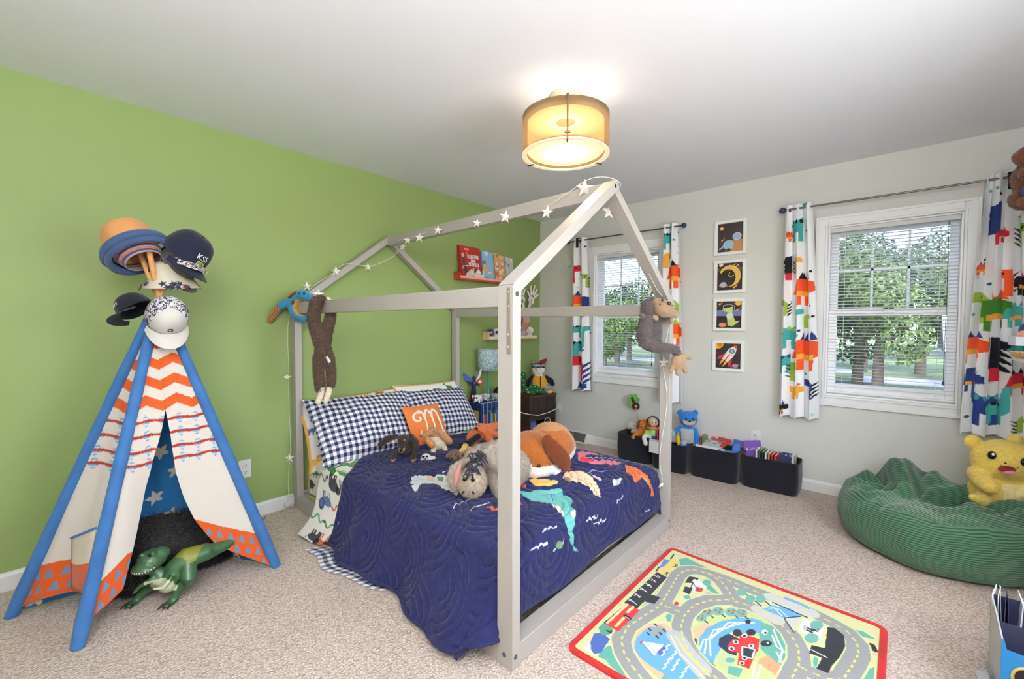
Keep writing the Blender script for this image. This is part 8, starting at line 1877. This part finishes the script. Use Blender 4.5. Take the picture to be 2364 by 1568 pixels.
for k, (c, n) in enumerate([((206, 200, 190), 'cream'), ((180, 70, 60), 'red'), ((110, 150, 90), 'green')]): bk('%s spined book upright at the left edge of the third black bin' % n, 1.832 + k * .016, -.12, .12, .12, .18, .013, c, 90, 0, 0)
bk('red and green comic sticking up behind the leaning row in the third bin', 1.86, -.075, .16, .12, .2, .012, (190, 46, 44), 12, -30, 25, blocks(60, [(120, 170, 90), (226, 190, 80), (230, 226, 220)], 8))
def zed():
    r = thing('letter_shape', 'red zigzag letter shape propped inside the third black bin', 'toy', (2.03, -.09, .18)); T = at(2.03, -.10, .255, 18, 0, 12) @ Matrix.Rotation(PI / 2, 4, 'X')
    part('letter', r, G().prism([(-.05, .06), (-.045, .035), (.015, .035), (-.05, -.05), (-.03, -.065), (.05, -.06), (.05, -.035), (.0, -.035), (.055, .05), (.045, .065)], .014, M=T), mat('foam_red', (176, 40, 42), .5), bevel=.002)
zed()
bk('blue and red glossy album at the right of the third black bin', 2.09, -.09, .16, .15, .155, .012, (36, 70, 150), 4, -18, 5, lambda cv, w, h: (cv.rect(w * .45, 0, w, h, (150, 30, 40)), cv.ell(w * .25, h * .5, .03, .045, (40, 110, 200)), cv.ell(w * .7, h * .5, .04, .03, (90, 20, 40))))
for k in range(2): bk(['cream paper strip book leaning in the middle of the third black bin', 'cream paper strip book leaning at the right of the third black bin'][k], 1.97 + k * .12, -.20, .15, .06, .1, .008, (226, 214, 190), 30, -50, 30)
# rightmost bin
bk('purple book with white lettering leaning at the left of the rightmost black bin', 2.215, -.12, .17, .12, .155, .016, (112, 74, 168), -2, -16, -12, title('A WES', (230, 226, 236), (112, 74, 168), .034))
for k, (c, n) in enumerate([((226, 224, 220), 'white'), ((60, 100, 70), 'dark green'), ((40, 60, 46), 'black green'), ((214, 216, 210), 'off white'), ((206, 130, 120), 'salmon'), ((176, 44, 50), 'red'), ((190, 60, 56), 'brick red')]):
    bk('%s paperback in the slanting row in the middle of the rightmost bin' % n, 2.30 + k * .021, -.22, .13, .14, .165 - .004 * k, .014, c, 90, 0, 0).rotation_euler.y += .0
bk('navy book with white marks lying in front in the rightmost black bin', 2.43, -.15, .20, .11, .12, .012, (36, 44, 84), 0, -60, 0, blocks(70, [(220, 222, 230), (120, 140, 190)], 7))
bk('cream notebook standing at the right end of the rightmost black bin', 2.535, -.19, .15, .1, .14, .016, (214, 208, 196), 90, 0, 0)
# ================================================================= beanbag, yellow plush, right hand wall and foreground file
def beanbag():
    nr, na = 150, 330; cx, cy, H = 3.305, -.545, .335
    A, R = np.meshgrid(np.linspace(0, 2 * PI, na), np.linspace(0, 1, nr))
    ax = np.where(np.cos(A) > 0, .455, .475); ay = np.where(np.sin(A) > 0, .41, .465)
    rim = 1 + .03 * np.sin(3 * A + .5) + .018 * np.sin(7 * A + 1)
    S = np.clip(R / .42, 0, 1); bot = R > .8
    # top from centre to the shoulder, then the side, then under
    prof_r = np.interp(R, [0, .2, .42, .58, .72, .82, .9, 1.0], [0, .34, .72, .93, 1.0, .985, .93, .80]); prof_z = np.interp(R, [0, .1, .2, .3, .42, .5, .58, .65, .72, .82, .9, 1.0], [.52, .55, .72, .86, .88, .83, .72, .58, .42, .22, .06, .0])
    for _ in range(8): prof_r[2:-2] = (prof_r[:-4] + prof_r[1:-3] + prof_r[2:-2] + prof_r[3:-1] + prof_r[4:]) / 5; prof_z[2:-2] = (prof_z[:-4] + prof_z[1:-3] + prof_z[2:-2] + prof_z[3:-1] + prof_z[4:]) / 5
    X = cx + prof_r * ax * rim * np.cos(A); Y = cy + prof_r * ay * rim * np.sin(A); Z = prof_z * H
    side = sstep(.5, .72, R)
    hi = .10 * np.exp(-((X - 3.16) / .16) ** 2 - ((Y + .27) / .14) ** 2) + .03 * np.exp(-((X - 3.5) / .25) ** 2 - ((Y + .5) / .25) ** 2) - .10 * np.exp(-((X - 3.17) / .13) ** 2 - ((Y + .56) / .07) ** 2) - .06 * np.exp(-((X - 3.02) / .08) ** 2 - ((Y + .42) / .16) ** 2)
    def crease(x0, y0, x1, y1, d, w):
        L = math.hypot(x1 - x0, y1 - y0); ux, uy = (x1 - x0) / L, (y1 - y0) / L; t = np.clip((X - x0) * ux + (Y - y0) * uy, 0, L); dd = np.hypot(X - x0 - t * ux, Y - y0 - t * uy)
        return -d * np.exp(-(dd / w) ** 2) + d * .55 * np.exp(-((dd - 2.2 * w) / (1.2 * w)) ** 2)
    cr = crease(3.17, -.58, 3.02, -.30, .045, .03) + crease(3.17, -.58, 3.42, -.44, .04, .028) + crease(3.17, -.58, 3.36, -.74, .03, .03) + crease(3.2, -.55, 3.24, -.25, .03, .03) + crease(3.0, -.7, 3.14, -.6, .03, .025) + crease(2.93, -.42, 3.08, -.48, .03, .022) + crease(3.3, -.62, 3.6, -.62, .02, .03) + crease(3.45, -.75, 3.6, -.6, .02, .025)
    wr = .012 * vnoise(X, Y, .11, 3) + .007 * vnoise(X * 1.0, Y, .05, 8)
    Z = Z + (hi + cr * 1.7 + wr * 1.3) * (1 - side) + .01 * vnoise(A * 1.2, R * 2, .3, 5) * side * (R < .9)
    X = X + .012 * vnoise(A, R, .25, 6) * np.cos(A) * side; Y = Y + .012 * vnoise(A, R, .25, 6) * np.sin(A) * side
    Z = np.maximum(Z, .004); X[:, -1] = X[:, 0]; Y[:, -1] = Y[:, 0]; Z[:, -1] = Z[:, 0]; Y = np.minimum(Y, -.02)
    rib = np.where(R > .5, prof_z * H + .03 * np.cos(A - 2), .35 * Y + .94 * Z + .12 * X + .25 * vnoise(X, Y, .5, 2, 1) * .2)
    col = np.zeros(X.shape + (3,), np.float32); col[..., 0] = rib + 1
    m, nt, b, out = _new('corduroy_green'); N, L = nt.nodes, nt.links
    a = N.new('ShaderNodeVertexColor'); a.layer_name = 'Col'; sp = N.new('ShaderNodeSeparateColor'); L.new(a.outputs[0], sp.inputs[0])
    mu = N.new('ShaderNodeMath'); mu.operation = 'MULTIPLY'; mu.inputs[1].default_value = 2 * PI / .0105; L.new(sp.outputs[0], mu.inputs[0]); si = N.new('ShaderNodeMath'); si.operation = 'SINE'; L.new(mu.outputs[0], si.inputs[0])
    bp = N.new('ShaderNodeBump'); bp.inputs['Strength'].default_value = .55; bp.inputs['Distance'].default_value = .0035; L.new(si.outputs[0], bp.inputs['Height']); L.new(bp.outputs[0], b.inputs['Normal'])
    mr = N.new('ShaderNodeMapRange'); mr.inputs[1].default_value = -1; mr.inputs[2].default_value = 1; L.new(si.outputs[0], mr.inputs[0]); mx = N.new('ShaderNodeMix'); mx.data_type = 'RGBA'; mx.inputs[6].default_value = (*lin((40, 74, 50)), 1); mx.inputs[7].default_value = (*lin((84, 126, 95)), 1); L.new(mr.outputs[0], mx.inputs[0]); L.new(mx.outputs[2], b.inputs['Base Color'])  # shade in the grooves and light on the ribs put into the greens
    b.inputs['Roughness'].default_value = .85; b.inputs['Sheen Weight'].default_value = .3; b.inputs['Specular IOR Level'].default_value = .15
    solo('beanbag', asheet('beanbag', X, Y, Z, col), m, 'big slumped green corduroy beanbag on the carpet under the right window', 'beanbag', loc=(cx, cy, 0), ang=0)
beanbag()
def yellow_toy():
    r = toy('plush_yellow', 'big yellow plush animal sitting on the green beanbag below the curtain', 'soft toy', (3.538, -.42, .262)); P = grid(2300, 1165, .0024); ym = plush('plush_lemon', (230, 200, 98)); bl = plush('plush_black', (30, 30, 40))
    g = G(); g.rell(P(2315, 1128, .02), (.14, .11, .125), (0, 0, 0)); g.rell(P(2312, 1057, .0), (.145, .12, .112), (0, 0, 0))
    g.capsule([P(2262, 1092, .02), P(2250, 1105, -.05), P(2243, 1106, -.09)], [.045, .042, .036], 14); g.capsule([P(2350, 1110, -.0), P(2330, 1118, -.09), P(2316, 1122, -.12)], [.05, .044, .03], 14)
    g.capsule([P(2265, 1145, -.02), P(2235, 1142, -.06), P(2214, 1132, -.07)], [.045, .03, .02], 14); g.capsule([P(2345, 1150, -.02), P(2345, 1165, -.12), P(2340, 1160, -.16)], [.055, .05, .038], 14)
    g.ell(P(2352, 1016, .03), (.045, .026, .042)); g.ell(P(2262, 1020, .05), (.045, .026, .042))
    body(r, g, [ym, plush('plush_buttercream', (240, 222, 160))], .009, lambda c: 1 if c[1] < -.04 and .03 < c[2] < .15 and abs(c[0] - .035) < .075 else 0, (12000, .005, .002))
    for x, y, d, w in ((2306, 1047, -.112, .026), (2253, 1037, -.07, .017)):
        part('eye', r, G().rell(P(x, y, d), (w, .014, .022), (0, 0, 18 if x > 2280 else -40)), mat('eye_gloss', (20, 20, 20), .15)); part('eye_glint', r, G().ell(P(x - 2, y - 3, d - .011), (w * .42, .006, .008)), plush('plush_white', (234, 228, 222)))
    part('nose', r, G().ell(P(2267, 1050, -.105), (.005, .005, .004)), bl); part('mouth', r, G().rell(P(2271, 1064, -.105), (.036, .014, .019), (0, 0, -20)), plush('plush_winered', (140, 36, 40)))
    part('tongue', r, G().rell(P(2273, 1070, -.11), (.026, .014, .014), (0, 0, -20)), plush('plush_pink', (206, 142, 140)))
    g = G(); g.tube([P(2259, 1055, -.10), P(2266, 1059, -.118), P(2272, 1058, -.124), P(2280, 1061, -.128), P(2290, 1056, -.122)], .0016, 5); part('mouth_line', r, g, bl)
yellow_toy()
def wall_shelf(label, y0, y1, z, d=.24):
    r = thing('wall_shelf', label, 'shelf', (RX, (y0 + y1) / 2, z), group='white shelves on the right wall'); w = paint('shelf_white', (232, 232, 230))
    part('shelf_board', r, G().bx(RX - d, RX - .001, y0, y1, z - .02, z), w, bevel=.002)
    for y in (y0 + .05, y1 - .05): part('bracket', r, G().add([(RX - .001, y - .01, z - .02), (RX - .16, y - .01, z - .02), (RX - .001, y - .01, z - .16), (RX - .001, y + .01, z - .02), (RX - .16, y + .01, z - .02), (RX - .001, y + .01, z - .16)], [(0, 1, 2), (5, 4, 3), (0, 3, 4, 1), (1, 4, 5, 2)]), w, smooth=False)
wall_shelf('white shelf on the right wall carrying the brown plush moose', -.85, -.35, 1.88); wall_shelf('white shelf on the right wall carrying tray and bowls', -.90, -.34, 1.095)
def moose():
    r = toy('plush_moose', 'brown plush moose in a blue jumper at the right picture edge beside the curtain rod', 'soft toy', (3.615, -.62, 1.88)); k = .0023; P = lambda x, y, d=0: Vector(((x - 2400) * k, d, (462 - y) * k)); m = plush('plush_mocha', (108, 64, 44)); bl = cloth('jumper_blue', (42, 60, 120))
    g = G(); g.rell(P(2395, 410, .02), (.085, .075, .085), (0, 0, 0)); g.ell(P(2385, 420, -.04), (.06, .06, .05)); g.ell(P(2400, 452, .03), (.09, .08, .06))
    for a, b in (((2375, 378), (2345, 372)), ((2372, 370), (2357, 362)), ((2380, 392), (2358, 408))): g.capsule([P(*a, .0), P(*b, -.02)], [.035, .03], 12)
    g.capsule([P(2390, 466, -.05), P(2350, 470, -.07), P(2330, 474, -.075)], [.045, .04, .028], 12)
    body(r, g, [m], .007, None, (6000, .007, .002)); g = G(); g.capsule([P(2385, 446, -.02), P(2362, 446, -.05), P(2348, 448, -.06)], [.045, .036, .03], 12); body(r, g, [bl], .006, name='jumper_sleeve')
    part('sole', r, G().rell(P(2337, 482, -.09), (.028, .02, .012), (0, 30, 0)), TAN); eyes(r, [P(2380, 402, -.07), P(2400, 402, -.07)], .006)
moose()
def tray():
    r = thing('tray', 'small white tray of toys on the right wall shelf at the picture edge', 'tray', (3.66, -.62, 1.14)); w = mat('tray_white', (214, 222, 234), .4); z = 1.163
    part('tray_base', r, G().bx(3.545, 3.76, -.72, -.52, z, z + .006), w, bevel=.002); g = G(); g.bx(3.545, 3.76, -.722, -.716, z, z + .045); g.bx(3.545, 3.76, -.524, -.518, z, z + .045); g.bx(3.543, 3.549, -.722, -.518, z, z + .045); g.bx(3.756, 3.762, -.722, -.518, z, z + .045); part('tray_rim', r, g, w, bevel=.002)
    for x, y in ((3.62, -.7), (3.74, -.7), (3.62, -.54), (3.74, -.54)): part('foot', r, G().tube([(x, y, 1.095), (x, y, z)], .008, 8), w)
tray()
ball_figure('tiny peach toy at the left corner of the white tray', 3.575, -.66, 1.169, .024, plastic('toy_peach', (222, 150, 120)), plastic('toy_white', (224, 226, 226)))
ball_figure('small blue and black toy standing in the white tray at the picture edge', 3.60, -.60, 1.169, .038, plastic('toy_darkblue', (36, 60, 110)), plastic('toy_skin', (222, 150, 130)))
for lb, x, y, s in (('front one of two shallow tan bowls under the white tray', 3.605, -.71, 1), ('rear one of two shallow tan bowls under the white tray', 3.585, -.60, 1.05)):
    r = thing('bowl', lb, 'bowl', (x, y, 1.095), group='tan bowls on the right wall shelf'); T = Matrix.Translation((x, y, 1.095)) @ Matrix.Scale(s * .6, 4); part('bowl_body', r, G().lathe([(0, 0), (.035, 0), (.062, .03), (.07, .055), (.064, .055), (.055, .032), (.03, .012), (0, .01)], 36, M=T), mat('bowl_tan', (206, 160, 92), .4)); part('rim', r, G().lathe([(.064, .055), (.067, .06), (.071, .055)], 36, M=T), mat('bowl_cream', (240, 220, 180), .4))
def file_box():
    r = thing('magazine_file', 'blue and grey magazine file of papers on the carpet in the right foreground', 'file box', (3.5, -1.8, 0)); gy, bl, nv = mat('file_grey', (176, 180, 182), .4), mat('file_blue', (34, 122, 182), .45), mat('file_navy', (40, 42, 70), .6); x0, x1, yb, yf = 3.385, 3.64, -1.70, -1.93
    for a, nm in ((x0, 'side_panel'), (x1 - .004, 'side_panel')):
        q = [(yb, 0), (yf, 0), (yf, .265), (yf + .10, .285), (yb, .305)]; part(nm, r, G().add([(a, y, z) for y, z in q] + [(a + .004, y, z) for y, z in q], [(0, 1, 2, 3, 4), (9, 8, 7, 6, 5)] + [(i, i + 5, (i + 1) % 5 + 5, (i + 1) % 5) for i in range(5)]), gy if a == x0 else bl, smooth=False)
    part('back_panel', r, G().bx(x0, x1, yb - .004, yb, 0, .305), nv, smooth=False); part('base', r, G().bx(x0, x1, yf, yb, 0, .004), bl, smooth=False); part('divider', r, G().bx(x0 + .004, x1, yf + .06, yf + .064, .004, .29), nv, smooth=False)
    part('front_panel', r, G().add([(x0, yf, 0), (x1, yf, 0), (x1, yf, .215), (x0 + .012, yf, .235), (x0 + .006, yf, .265), (x0, yf, .265)] + [(x0, yf - .003, 0), (x1, yf - .003, 0), (x1, yf - .003, .215), (x0 + .012, yf - .003, .235), (x0 + .006, yf - .003, .265), (x0, yf - .003, .265)], [(0, 1, 2, 3, 4, 5), (11, 10, 9, 8, 7, 6)] + [(i, i + 6, (i + 1) % 6 + 6, (i + 1) % 6) for i in range(6)]), bl, smooth=False)
    part('finger_hole', r, G().lathe([(0, .002), (.034, .0015)], 28, M=Matrix.Translation((x0 + .062, yf - .003, .16)) @ Matrix.Rotation(PI / 2, 4, 'X')), mat('hole_black', (18, 18, 20), .8)); part('hole_ring', r, G().tube([(x0 + .062 + .037 * math.cos(a), yf - .004, .16 + .037 * math.sin(a)) for a in np.linspace(0, 2 * PI, 29)[:-1]], .0045, 6, closed=True), mat('ring_gold', (206, 184, 110), .4, .3))
file_box()
rg = random.Random(3); wp = mat('paper_white', (232, 234, 240), .7); nv2 = mat('paper_navy', (60, 60, 96), .7)
for k in range(7): solo('paper_sheet', G().bx(0, .1, -.0009, .0009, 0, .31), nv2 if k in (2, 4) else wp, 'loose %s sheet sticking up from the magazine file, %s from the left' % ('navy' if k in (2, 4) else 'white', ORD[k]), 'paper', loc=(3.392 + k * .009, -1.735 - .008 * (k % 3), .006), rot=(rg.uniform(-3, 3), rg.uniform(-4, 4), 78 + k * 2), group='papers in the magazine file', smooth=False)
solo('plastic_lid', G().add([(3.352, -1.80, .002), (3.383, -1.75, .002), (3.383, -1.98, .002), (3.36, -1.99, .002), (3.338, -1.82, .075), (3.376, -1.79, .07), (3.376, -1.98, .07), (3.352, -1.99, .075)], [(0, 1, 2, 3), (4, 7, 6, 5), (0, 4, 5, 1), (1, 5, 6, 2), (2, 6, 7, 3), (3, 7, 4, 0)]), mat('clear_plastic', (226, 230, 234), .25, trans=.3), 'clear white plastic box corner on the carpet left of the magazine file', 'box', loc=(3.37, -1.88, 0), bevel=.004)
